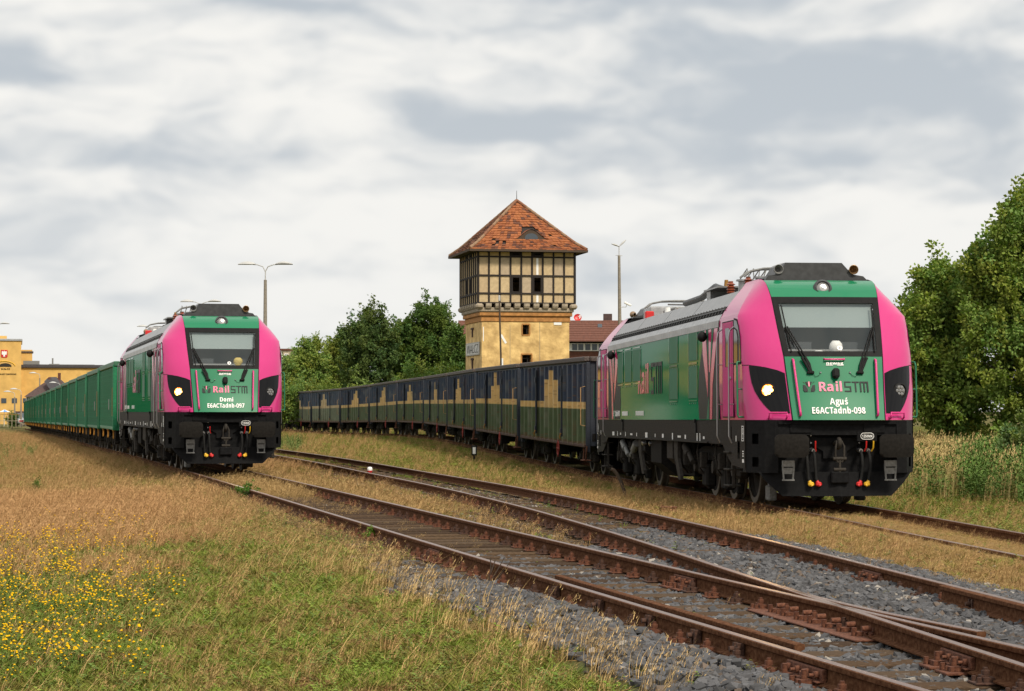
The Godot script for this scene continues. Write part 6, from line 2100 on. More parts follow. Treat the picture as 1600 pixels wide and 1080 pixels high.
	a.prism(F, 0.0, 0.02, Transform3D(Basis(), Vector3(0.35, 0, roof_z(12.22) - 0.015)))
	part(o, "dormer_window", a, M.window)
	# station name board and old ironwork on the left wall
	var lb = Basis(Vector3.UP, -PI / 2)
	a = MB.new()
	a.cbox(Vector3(-lw - 0.05, 5.43, 0.0), Vector3(0.06, 0.82, 4.6), 0.01)
	var sg = part(o, "name_board", a, mat(lin(0.62, 0.59, 0.52), 0.8, 0.0, M.mott, 0.8))
	a = MB.new()
	a.box(Vector3(-lw - 0.085, 5.43, 0), Vector3(0.004, 0.66, 4.45))
	part(sg, "board_face", a, mat(lin(0.82, 0.80, 0.74), 0.8, 0.0, M.mott, 0.5))
	text_part(sg, "lettering", "WAŁCZ", 0.5, M.under2, Transform3D(lb, Vector3(-lw - 0.09, 5.41, 0.1)), 1.8, false)
	for q in [[6.5, 0.6], [4.45, 0.85]]:
		a = MB.new()
		a.cbox(Vector3(-lw - 0.03, q[0], -0.3), Vector3(0.05, q[1], 0.35), 0.01); a.cbox(Vector3(-lw - 0.04, q[0] + q[1] * 0.4, -0.3), Vector3(0.06, 0.12, 0.8), 0.01)
		part(o, "iron_bracket", a, M.rust_dark)
	a = MB.new()
	a.box(Vector3(-1.42, 6.0, lw + 0.012), Vector3(0.14, 0.62, 0.012), Basis(Vector3(0, 0, 1), 0.55)); a.box(Vector3(-2.7, 6.3, lw + 0.012), Vector3(0.05, 0.9, 0.012)); a.box(Vector3(2.05, 6.98, lw + 0.02), Vector3(0.5, 0.16, 0.02))
	part(o, "plaster_scar", a, M.white)
	a = MB.new()
	a.box(Vector3(0.9, 4.2, lw + 0.004), Vector3(0.025, 5.8, 0.006)); a.box(Vector3(-1.0, 5.4, lw + 0.004), Vector3(0.02, 3.0, 0.006)); a.box(Vector3(2.1, 4.3, lw + 0.02), Vector3(0.16, 0.3, 0.03))
	part(o, "wall_crack", a, M.concrete)
# ---------------------------------------------------------------- buildings
func px_at(x: float, D: float) -> float: return (x - 800.0) / 3500.0 * D
func py_at(y: float, D: float) -> float: return 1.51 + (642.0 - y) / 3500.0 * D
func house(o, w: float, d: float, h: float, mw, called := "wall"):
	var a = MB.new()
	a.box(Vector3(0, h * 0.5, 0), Vector3(w, h, d))
	return part(o, called, a, mw)
func window_on(o, x: float, y: float, z: float, w: float, h: float, mf):
	var a = MB.new()
	a.cbox(Vector3(x, y, z), Vector3(w + 0.16, h + 0.16, 0.08), 0.01)
	var f = part(o, "window", a, mf)
	for q in [-1, 1]:
		a = MB.new()
		a.box(Vector3(x + q * w * 0.25, y, z + 0.04), Vector3(w * 0.5 - 0.08, h - 0.02, 0.02))
		part(f, "pane", a, M.window)
func buildings():
	# grain works on the far left
	var D = 300.0
	var o = thing("grain_works", "large yellow grain works with coat of arms and black lettering", "building", Vector3(px_at(-40, D) - 0.215 * 9.0, -0.3, -D - 0.976 * 9.0), 0.217)
	var k = D / 3500.0
	var bw = (31.0 + 111.0) * k
	var top = py_at(532, D) + 0.3
	house(o, bw, 18.0, top, M.far_yellow)
	var a = MB.new()
	a.cbox(Vector3(0, top + 0.1, 0), Vector3(bw + 0.3, 0.3, 18.3), 0.04)
	var x31 = bw * 0.5
	part(o, "parapet", a, M.roof_light)
	var lx = func(px): return (px - 31.0) * k + x31
	var ly = func(py): return py_at(py, D) + 0.3
	a = MB.new()
	a.box(Vector3(lx.call(0), top + 0.45, -1), Vector3(1.4, 0.9, 4))
	part(o, "roof_house", a, M.far_yellow)
	# low wing
	a = MB.new()
	a.box(Vector3(x31 + 16.0, ly.call(573) * 0.5, -1.0), Vector3(32.0, ly.call(573), 14.0))
	part(o, "wing", a, M.far_yellow)
	a = MB.new()
	a.cbox(Vector3(x31 + 16.0, ly.call(571.5), -1.0), Vector3(32.4, 0.45, 14.6), 0.06)
	part(o, "wing_roof", a, M.slate)
	a = MB.new()
	a.box(Vector3(lx.call(40), ly.call(557) - 1.0, -4.0), Vector3(1.5 * 1.0, 4.4, 5)); a.box(Vector3(lx.call(42), ly.call(560) - 0.8, -4.0), Vector3(0.9, 3.0, 4.0))
	part(o, "stair_tower", a, M.far_yellow)
	a = MB.new()
	a.box(Vector3(lx.call(40), ly.call(546.5), -4.0), Vector3(1.8, 0.18, 5.3))
	part(o, "stair_roof", a, M.slate)
	a = MB.new()
	a.box(Vector3(lx.call(100), ly.call(568.3), -3.0), Vector3(8.2, 0.25, 6.0)); a.box(Vector3(lx.call(84), ly.call(568.5), -3.0), Vector3(1.4, 0.5, 3.0)); a.tube(Vector3(lx.call(81.5), ly.call(569), -3), Vector3(lx.call(81.5), ly.call(556), -3), 0.11, 0.11, 8)
	a.box(Vector3(lx.call(47), ly.call(565), 2.0), Vector3(2.2, 0.5, 3.0))
	part(o, "roof_plant", a, M.grey)
	# coat of arms: white bird on a red field
	var zf = 9.0
	a = MB.new()
	a.prism(PackedVector2Array([Vector2(-0.43, 0.5), Vector2(0.43, 0.5), Vector2(0.43, -0.4), Vector2(0.3, -0.52), Vector2(-0.3, -0.52), Vector2(-0.43, -0.4)]), 0.0, 0.06, Transform3D(Basis(), Vector3(lx.call(5), ly.call(552.5), zf)))
	var em = part(o, "coat_of_arms", a, M.red)
	a = MB.new()
	a.prism(PackedVector2Array([Vector2(0, 0.40), Vector2(0.07, 0.33), Vector2(0.05, 0.22), Vector2(0.16, 0.3), Vector2(0.3, 0.34), Vector2(0.33, 0.1), Vector2(0.28, -0.2), Vector2(0.18, -0.1), Vector2(0.1, -0.2), Vector2(0.13, -0.36), Vector2(0, -0.42), Vector2(-0.13, -0.36), Vector2(-0.1, -0.2), Vector2(-0.18, -0.1), Vector2(-0.28, -0.2), Vector2(-0.33, 0.1), Vector2(-0.3, 0.34), Vector2(-0.16, 0.3), Vector2(-0.05, 0.22), Vector2(-0.07, 0.33)]), 0.06, 0.09, Transform3D(Basis(), Vector3(lx.call(5), ly.call(552.5), zf)))
	part(em, "eagle", a, M.white)
	a = MB.new()
	var arc = []
	for i in 13: arc.append(Vector3(lx.call(5) + 1.5 * cos(lerpf(0.25, PI - 0.25, i / 12.0)), ly.call(574) + 0.85 * sin(lerpf(0.25, PI - 0.25, i / 12.0)), zf + 0.03))
	a.path(arc, 0.06, 6)
	part(o, "arch_sign", a, M.yellow)
	a = MB.new()
	a.prism(PackedVector2Array([Vector2(-0.85, -0.12), Vector2(0.85, -0.12), Vector2(0.8, 0.12), Vector2(0.4, 0.3), Vector2(0, 0.36), Vector2(-0.4, 0.3), Vector2(-0.8, 0.12)]), 0.0, 0.05, Transform3D(Basis(), Vector3(lx.call(6.5), ly.call(571.5), zf)))
	part(o, "works_emblem", a, M.under2)
	text_part(o, "lettering", "WAŁCZ", 0.20, M.black, Transform3D(Basis(), Vector3(lx.call(7), ly.call(576.5), zf + 0.02)), 1.3, true, 0.05)
	text_part(o, "lettering", "ZAKŁADY ZBOŻOWE", 0.17, M.black, Transform3D(Basis(), Vector3(lx.call(8.5), ly.call(584.6), zf + 0.02)), 1.2, true, 0.05)
	for px in [4.8, 21.0, 38.0, -12.0]:
		a = MB.new()
		a.box(Vector3(lx.call(px), ly.call(626.2), zf + 0.02), Vector3(0.68, 0.66, 0.06))
		part(o, "window", a, M.window)
	# house with the steep slate roof
	D = 265.0
	k = D / 3500.0
	o = thing("house", "low house with brown and slate hipped roof behind the green wagons", "house", Vector3(px_at(74, D), -0.3, -D - 3), 0.0)
	var w2 = 68.0 * k
	house(o, w2 - 0.9, 5.0, py_at(620, D) + 0.3, M.white)
	a = MB.new()
	var e0 = py_at(620, D) + 0.3
	var e1 = py_at(590, D) + 0.3
	var rl = (38.0 - 74.0) * k
	var P = [Vector3(rl, e0, 3.2), Vector3(-rl, e0, 3.2), Vector3(-rl, e0, -3.2), Vector3(rl, e0, -3.2), Vector3((71.0 - 74.0) * k, e1, 0), Vector3((84.0 - 74.0) * k, e1, 0)]
	a.poly([P[0], P[1], P[5], P[4]], Vector3(0, 1, 1)); a.poly([P[2], P[3], P[4], P[5]], Vector3(0, 1, -1)); a.tri(P[1], P[2], P[5], Vector3(1, 1, 0)); a.tri(P[0], P[3], P[4], Vector3(-1, 1, 0))
	a.quad(P[0], P[1], P[2], P[3], Vector3(0, -1, 0))
	var rf = part(o, "roof", a, M.brown_roof)
	a = MB.new()
	a.poly([Vector3((72 - 74.0) * k, py_at(589, D) + 0.3, 1.6), Vector3((84.5 - 74) * k, py_at(589, D) + 0.3, 1.6), Vector3((96 - 74) * k, py_at(601, D) + 0.3, 3.5), Vector3((83 - 74) * k, py_at(612, D) + 0.3, 3.9), Vector3((66 - 74) * k, py_at(596, D) + 0.3, 2.0)], Vector3(0, 1, 1))
	part(rf, "slate_slope", a, M.slate)
	for q in [[74, 593, 1.8], [85, 585.5, 0.2]]:
		a = MB.new()
		a.box(Vector3((q[0] - 74) * k, py_at(q[1], D) + 0.3 - 0.2, q[2]), Vector3(0.3, 0.9, 0.3))
		part(rf, "chimney", a, M.brick_roof)
	for px in [43.0, 50.0]: window_on(o, (px - 74) * k, py_at(624.5, D) + 0.3, 2.55, 0.42, 0.5, M.white)
	o = thing("shed", "low brown roofed shed beside the silver car", "shed", Vector3(px_at(34, 262.0), -0.3, -262.0), 0.0)
	a = MB.new()
	a.prism(PackedVector2Array([Vector2(-1.0, 0.95), Vector2(1.0, 0.95), Vector2(0.9, 1.75), Vector2(-0.55, 1.75)]), -1.5, 1.5)
	part(o, "roof", a, M.brown_roof)
	a = MB.new()
	a.box(Vector3(0, 0.48, 0), Vector3(1.7, 0.95, 2.6))
	part(o, "wall", a, M.beige)
	# brown roofed house behind the tower
	D = 178.0
	k = D / 3500.0
	o = thing("terraced_house", "house with red brown roof and white window band behind the tower", "house", Vector3(px_at(850, D), -0.3, -D - 4.0), 0.0)
	house(o, 13.4, 8.0, py_at(536, D) + 0.3, M.brick_roof)
	a = MB.new()
	var ey = py_at(534, D) + 0.3
	var ry = py_at(498, D) + 0.3
	a.prism(PackedVector2Array([Vector2(-5.0, ey), Vector2(5.0, ey), Vector2(0.6, ry), Vector2(-0.6, ry)]), -6.9, 6.9, Transform3D(Basis(Vector3(0, 0, 1), Vector3.UP, Vector3(-1, 0, 0)), Vector3.ZERO))
	rf = part(o, "roof", a, M.brick_roof)
	a = MB.new()
	for i in 9:
		var y = lerpf(ey, ry, (i + 0.3) / 9.0)
		a.box(Vector3(0, y, lerpf(5.0, 0.6, (i + 0.3) / 9.0) + 0.01), Vector3(13.7, 0.05, 0.05))
	part(rf, "tile_courses", a, M.brick_roof)
	a = MB.new()
	a.box(Vector3((953 - 850.0) * k, ry + 0.1, 0.0), Vector3(0.7, 0.9, 0.6))
	part(rf, "chimney", a, M.brown_roof)
	a = MB.new()
	a.cbox(Vector3((939 - 850.0) * k, lerpf(ey, ry, 0.72), 5.0 - 4.4 * 0.72 + 0.1), Vector3(0.35, 0.42, 0.12), 0.02, Basis(Vector3.RIGHT, -0.75))
	part(rf, "roof_light", a, M.window)
	a = MB.new()
	a.box(Vector3((925 - 850.0) * k, py_at(542.5, D) + 0.3, 4.05), Vector3(3.9, 0.62, 0.12))
	var band = part(o, "window_band", a, M.white)
	for px in [898.0, 907.5, 918.5, 929.0, 939.5]:
		a = MB.new()
		a.box(Vector3((px - 850.0) * k, py_at(542.5, D) + 0.3, 4.12), Vector3(0.4, 0.5, 0.04))
		part(band, "pane", a, M.window)
	o = thing("satellite_dish", "red and white dish on the brown roof ridge", "dish", Vector3(px_at(905, D), py_at(499, D), -D - 4.0), 0.0)
	a = MB.new()
	a.lathe([Vector2(0.0, -0.05), Vector2(0.2, -0.02), Vector2(0.32, 0.08)], Transform3D(Basis(Vector3.RIGHT, 1.2), Vector3(0, 0.28, 0.1)), 14)
	part(o, "reflector", a, M.red)
	a = MB.new()
	a.tube(Vector3(0.05, -0.1, 0), Vector3(0.05, 0.45, 0), 0.04, 0.04, 6); a.box(Vector3(0.2, 0.3, 0.05), Vector3(0.14, 0.4, 0.1))
	part(o, "mast", a, M.white)
	# pale block above the trees
	D = 320.0
	o = thing("apartment_block", "pale flat roofed block rising beyond the trees beside the left locomotive", "building", Vector3(px_at(425, D), -0.3, -D - 5), 0.0)
	house(o, 5.6, 8.0, py_at(547, D) + 0.3, M.beige)
	a = MB.new()
	a.box(Vector3(0, py_at(546, D) + 0.3, 0), Vector3(5.9, 0.25, 8.3)); a.box(Vector3(-0.2, py_at(544, D) + 0.3, 0), Vector3(1.2, 0.4, 1.2))
	part(o, "roof", a, M.brick_roof)
	for px in [437.0, 446.0]: window_on(o, (px - 425) * D / 3500.0, py_at(556, D) + 0.3, 4.02, 0.4, 0.5, M.white)
# ---------------------------------------------------------------- trees
func sprig(sd: int, leaf: float) -> Mesh:
	rng.seed = 5000 + sd
	var a = MB.new()
	for i in 9:
		var d = Vector3(rr(-1, 1), rr(-0.3, 1.0), rr(-1, 1)).normalized()
		var p = d * rr(0.2, 1.0) * leaf * 1.6
		var l = (d + Vector3(rr(-0.8, 0.8), rr(-0.9, 0.3), rr(-0.8, 0.8))).normalized()
		var s = l.cross(Vector3(rr(-1, 1), rr(-1, 1), rr(-1, 1))).normalized()
		var n = s.cross(l).normalized()
		var L = leaf * rr(0.8, 1.25)
		var k = rr(0.75, 1.25)
		a.col = Color(k * rr(0.9, 1.15), k, k * rr(0.75, 1.2))
		var m = p + l * L * 0.5 + n * L * 0.08
		var q = [p, m - s * L * 0.36 - n * L * 0.1, p + l * L, m + s * L * 0.36 - n * L * 0.1]
		a.tri(q[0], q[1], m, n); a.tri(q[1], q[2], m, n); a.tri(q[2], q[3], m, n); a.tri(q[3], q[0], m, n)
	return a.mesh()
var sprigs := {}
func tree(called: String, label: String, category: String, at: Vector3, blobs: Array, leaf: float, count: int, col: Color, sd: int, group := "", trunk_r := 0.16, wind := 0.0, gap := -0.08):
	var key = "%.3f" % leaf
	if not sprigs.has(key): sprigs[key] = sprig(sprigs.size(), leaf)
	rng.seed = 7000 + sd
	var o = thing(called, label, category, at, 0.0, group)
	var a = MB.new()
	var tops = []
	var mean = Vector3.ZERO
	for b in blobs: mean += b[0] / blobs.size()
	var fork = Vector3(mean.x * 0.4, mean.y * 0.38, mean.z * 0.4)
	a.path([Vector3(0, -0.3, 0), Vector3(0.05, fork.y * 0.5, 0.03), fork], trunk_r, 8)
	for b in blobs:
		var mid = fork.lerp(b[0], 0.5) + Vector3(rr(-0.2, 0.2), 0.1, rr(-0.2, 0.2))
		a.tube(fork, mid, trunk_r * 0.6, trunk_r * 0.4, 6); a.tube(mid, b[0], trunk_r * 0.4, trunk_r * 0.2, 6)
		for i in 7:
			var d = Vector3(rr(-1, 1), rr(-0.2, 1), rr(-1, 1)).normalized()
			a.tube(mid.lerp(b[0], rr(0.2, 1.0)), b[0] + d * b[1] * 0.85, trunk_r * 0.16, trunk_r * 0.05, 5)
	part(o, "trunk", a, M.bark)
	if wind > 0.2:
		var extra = []
		for b in blobs:
			for i in 4:
				var d = Vector3(rr(-0.85, 0.85), rr(0.35, 0.9), rr(-0.3, 0.9))
				extra.append([b[0] + d * b[1] * 0.85, Vector3(rr(0.25, 0.42), rr(0.45, 0.8), rr(0.25, 0.42))])
		blobs = blobs + extra
	var buf = PackedFloat32Array()
	var vol = 0.0
	for b in blobs: vol += b[1].x * b[1].y + b[1].z * b[1].y
	for b in blobs:
		# boughs: clumps of sprigs on the shell and inside it, gaps between
		var nb = int(count * (b[1].x * b[1].y + b[1].z * b[1].y) / vol / 14.0)
		for i in nb:
			var d = Vector3(rng.randfn(), rng.randfn(), rng.randfn()).normalized()
			var r = pow(rng.randf(), 0.45)
			if r > 0.72 and nz.get_noise_3d(d.x * 11.0 + sd * 13.0, d.y * 11.0, d.z * 11.0 + b[0].x * 7.0) < gap: r = rr(0.35, 0.7)
			r *= 0.90 + 0.28 * nz2.get_noise_3d(d.x * 30.0 + sd * 5.0, d.y * 30.0, d.z * 30.0 + b[0].y * 9.0)
			var c = b[0] + d * b[1] * r
			var up = (d * 0.9 + Vector3(wind, 0.75, 0)).normalized()
			var span = leaf * rr(2.2, 5.0)
			var hue = rr(-1, 1)
			for j in 14:
				var p = c + up * rr(-0.3, 1.0) * span + Vector3(rng.randfn(), rng.randfn(), rng.randfn()) * leaf * 0.75
				if p.y < 0.1: continue
				var k = rr(0.8, 1.2)
				var cc = Color(col.r * k * (1.0 + 0.18 * hue), col.g * k, col.b * k * (1.0 - 0.2 * hue))
				var bs = Basis(Vector3(rr(-1, 1), rr(-1, 1), rr(-1, 1)).normalized(), rr(0, TAU)).scaled(Vector3.ONE * rr(0.7, 1.2))
				put(buf, bs, p, cc)
	scatter("crown", "", "", sprigs[key], M.leaf, buf, o)
	return o
func trees():
	# big trees at the right edge
	var g = "maples at the right edge"
	var D = 57.0
	tree("maple_tree", "tall leafy maple at the right edge of the photo", "tree", Vector3(px_at(1600, D), 0.1, -D), [[Vector3(0.2, 4.2, 0), Vector3(1.5, 2.3, 1.6)], [Vector3(0.1, 5.9, 0.1), Vector3(0.6, 1.2, 0.7)], [Vector3(-0.9, 4.4, 0.5), Vector3(0.7, 0.9, 0.8)], [Vector3(-0.3, 2.2, 0.6), Vector3(1.9, 1.9, 1.5)], [Vector3(1.6, 4.0, 0.0), Vector3(1.5, 2.4, 1.5)]], 0.10, 9500, Color(0.19, 0.265, 0.055), 1, g, 0.16, 0.25)
	tree("maple_tree", "shorter leafy maple beside the right locomotive's cab", "tree", Vector3(px_at(1482, D + 1), 0.1, -D - 1.0), [[Vector3(0.2, 3.4, 0.0), Vector3(1.15, 1.5, 1.3)], [Vector3(-0.2, 4.3, 0.2), Vector3(0.42, 0.75, 0.6)], [Vector3(-0.75, 3.4, 0.4), Vector3(0.45, 0.75, 0.7)], [Vector3(0.0, 1.7, 0.3), Vector3(1.45, 1.5, 1.3)], [Vector3(0.85, 4.0, 0.2), Vector3(0.6, 0.9, 0.8)], [Vector3(-0.7, 2.2, 0.2), Vector3(0.7, 1.3, 0.9)]], 0.10, 8000, Color(0.20, 0.275, 0.055), 2, g, 0.13, 0.25)
	tree("maple_tree", "leafy tree standing just outside the right frame edge", "tree", Vector3(px_at(1600, D) + 3.6, 0.1, -D - 2.0), [[Vector3(0, 4.6, 0), Vector3(2.0, 3.0, 2.0)], [Vector3(0, 2.0, 0), Vector3(2.2, 2.0, 2.0)]], 0.11, 5000, Color(0.16, 0.23, 0.05), 3, g)
	# trees behind the dark wagons
	g = "trees behind the dark wagons"
	var T = [[575, 205, 472, 6.0, Color(0.095, 0.145, 0.045), "dark tree with a thin top behind the dark wagons"], [664, 208, 462, 7.4, Color(0.095, 0.155, 0.035), "broad dark tree beside the water tower"], [690, 214, 471, 3.0, Color(0.12, 0.17, 0.06), "pale topped tree just left of the tower eaves"], [481, 196, 530, 4.0, Color(0.21, 0.28, 0.065), "light green tree nearest the left locomotive"], [533, 212, 515, 4.2, Color(0.20, 0.25, 0.055), "yellowish tree between light and dark trees"], [447, 190, 560, 2.6, Color(0.20, 0.27, 0.065), "small light green tree touching the left locomotive"], [716, 168, 506, 2.0, Color(0.095, 0.155, 0.035), "small dark tree against the tower wall"], [617, 214, 500, 4.6, Color(0.09, 0.14, 0.035), "dark tree filling the gap between two tall trees"]]
	var i = 0
	for q in T:
		var H = py_at(q[2], q[1]) + 0.3
		var r = q[3] * 0.5
		tree("deciduous_tree", q[5], "tree", Vector3(px_at(q[0], q[1]), -0.3, -q[1]), [[Vector3(0, H * 0.60, 0), Vector3(r * 0.95, H * 0.30, r)], [Vector3(0.1 * r, H * 0.84, 0), Vector3(r * 0.5, H * 0.16, r * 0.5)], [Vector3(-0.45 * r, H * 0.68, 0.3), Vector3(r * 0.5, H * 0.2, r * 0.5)], [Vector3(0.5 * r, H * 0.66, 0.2), Vector3(r * 0.5, H * 0.2, r * 0.5)], [Vector3(0, H * 0.30, 0.2), Vector3(r * 1.0, H * 0.28, r)]], 0.19, int(900 * q[3]), q[4], 20 + i, g, 0.2, 0.1)
		i += 1
	var S = [[640, 150, 570], [668, 152, 572], [690, 150, 576], [470, 178, 585], [505, 180, 590], [560, 170, 588], [440, 175, 590], [715, 152, 580]]
	for q in S:
		var H = py_at(q[2], q[1]) + 0.3
		tree("shrub", "shrub showing over the dark wagons, %s" % ["left of three below the broad tree", "middle of three below the broad tree", "right of three below the broad tree", "below the light green tree", "right of the light green tree", "below the dark thin topped tree", "beside the left locomotive's handrail", "at the foot of the tower"][i - 8], "shrub", Vector3(px_at(q[0], q[1]), -0.3, -q[1]), [[Vector3(0, H * 0.55, 0), Vector3(1.5, H * 0.5, 1.3)], [Vector3(0.8, H * 0.5, 0), Vector3(1.0, H * 0.4, 1.0)]], 0.15, 900, Color(0.16, 0.23, 0.05) if i % 2 == 0 else Color(0.18, 0.24, 0.06), 40 + i, "shrubs behind the dark wagons", 0.05)
		i += 1
	# far hedge lines closing the horizon
	var hd = ["nearest the camera", "second from the camera", "third from the camera", "fourth from the camera", "fifth from the camera", "farthest from the camera"]
	for n in 6:
		var dd = 190.0 + n * 26.0
		var hh = 5.2 + 0.9 * sin(n * 2.3)
		tree("hedge_tree", "bushy tree outside the left edge, %s in its row" % hd[n], "tree", Vector3(-9.5 - 0.302 * (dd - 58.0) - (n % 2) * 1.5, -0.3, -dd), [[Vector3(0, hh * 0.5, 0), Vector3(4.0, hh * 0.5, 8.5)], [Vector3(0.5, hh * 0.35, 3.0), Vector3(3.6, hh * 0.35, 7.0)]], 0.30, 1300, Color(0.10, 0.15, 0.045), 90 + n, "trees in a row beyond the left edge", 0.12)
	# shrubs and weeds near by
	tree("shrub", "low bush beside the fence at far left", "shrub", Vector3(px_at(19, 256.0), -0.3, -256.0), [[Vector3(0, 0.6, 0), Vector3(0.55, 0.6, 0.6)]], 0.15, 260, Color(0.08, 0.14, 0.035), 71, "", 0.05)
	tree("elder_bush", "pale leaved bush at the right edge below the maple", "shrub", Vector3(px_at(1612, 46.0), 0.0, -46.0), [[Vector3(0, 0.8, 0), Vector3(0.6, 0.55, 0.6)], [Vector3(-0.2, 0.5, 0.2), Vector3(0.5, 0.4, 0.5)]], 0.06, 1400, Color(0.16, 0.22, 0.075), 72, "", 0.03)
	tree("sapling", "small green seedling against the left rail ahead of the left locomotive", "plant", Vector3(main_x(43.0) - 0.90, -0.23, -43.0), [[Vector3(0, 0.16, 0), Vector3(0.16, 0.14, 0.14)], [Vector3(0.16, 0.12, 0.05), Vector3(0.1, 0.09, 0.1)]], 0.035, 170, Color(0.11, 0.19, 0.03), 73, "", 0.008)
	tree("sapling", "dark green seedling standing in dry grass at left", "plant", Vector3(px_at(57, 49.0), -0.28, -49.0), [[Vector3(0, 0.15, 0), Vector3(0.07, 0.14, 0.07)]], 0.03, 70, Color(0.09, 0.16, 0.03), 74, "", 0.008)
	tree("sapling", "tiny green seedling against the rail in the foreground", "plant", Vector3(main_x(29.2) - 0.87, -0.22, -29.2), [[Vector3(0, 0.08, 0), Vector3(0.09, 0.08, 0.08)]], 0.025, 70, Color(0.14, 0.23, 0.03), 75, "", 0.005)
	for q in [[45, 104.0], [28, 82.0], [44, 88.0]]: pass
# ---------------------------------------------------------------- street furniture and small things
func lamp_head(o, p: Vector3, d: Vector3, k := 1.0):
	var a = MB.new()
	var P = []
	for i in 7:
		var t = i / 6.0
		var w = 0.17 * sin(PI * (0.12 + 0.80 * t)) * k
		var h = 0.15 * sin(PI * (0.10 + 0.86 * t)) * k
		var c = p + d * t * 0.85 * k
		var s = d.cross(Vector3.UP).normalized()
		P.append([c - s * w, c - s * w * 0.7 + Vector3.UP * h * 0.75, c + Vector3.UP * h, c + s * w * 0.7 + Vector3.UP * h * 0.75, c + s * w, c - Vector3.UP * 0.03 * k, c - s * w])
	a.grid(P, func(q): return q - (p + d * 0.42 * k) + Vector3.UP * 0.01)
	return part(o, "lamp_head", a, M.lampgrey)
func double_lamp(label: String, at: Vector3, h: float):
	var o = thing("street_lamp", label, "lamp", at, 0.0, "double arm street lamps")
	var a = MB.new()
	a.tube(Vector3(0, 0, 0), Vector3(0, h - 0.95, 0), 0.15, 0.075, 8)
	part(o, "pole", a, M.concrete)
	for s in [-1.0, 1.0]:
		a = MB.new()
		a.path([Vector3(0, h - 0.95, 0), Vector3(0, h - 0.55, 0), Vector3(s * 0.12, h - 0.3, 0), Vector3(s * 0.4, h - 0.2, 0), Vector3(s * 0.6, h - 0.19, 0)], 0.03, 6)
		part(o, "arm", a, M.lampgrey)
		lamp_head(o, Vector3(s * 0.5, h - 0.18, 0), Vector3(s, 0, 0))
func single_lamp(label: String, at: Vector3, h: float, s: float):
	var o = thing("street_lamp", label, "lamp", at, 0.0, "single arm street lamps")
	var a = MB.new()
	a.tube(Vector3(0, 0, 0), Vector3(0, h - 0.8, 0), 0.14, 0.07, 8)
	part(o, "pole", a, M.concrete)
	a = MB.new()
	a.path([Vector3(0, h - 0.8, 0), Vector3(0, h - 0.45, 0), Vector3(s * 0.15, h - 0.25, 0), Vector3(s * 0.5, h - 0.18, 0)], 0.03, 6)
	part(o, "arm", a, M.lampgrey)
	lamp_head(o, Vector3(s * 0.45, h - 0.17, 0), Vector3(s, 0, 0))
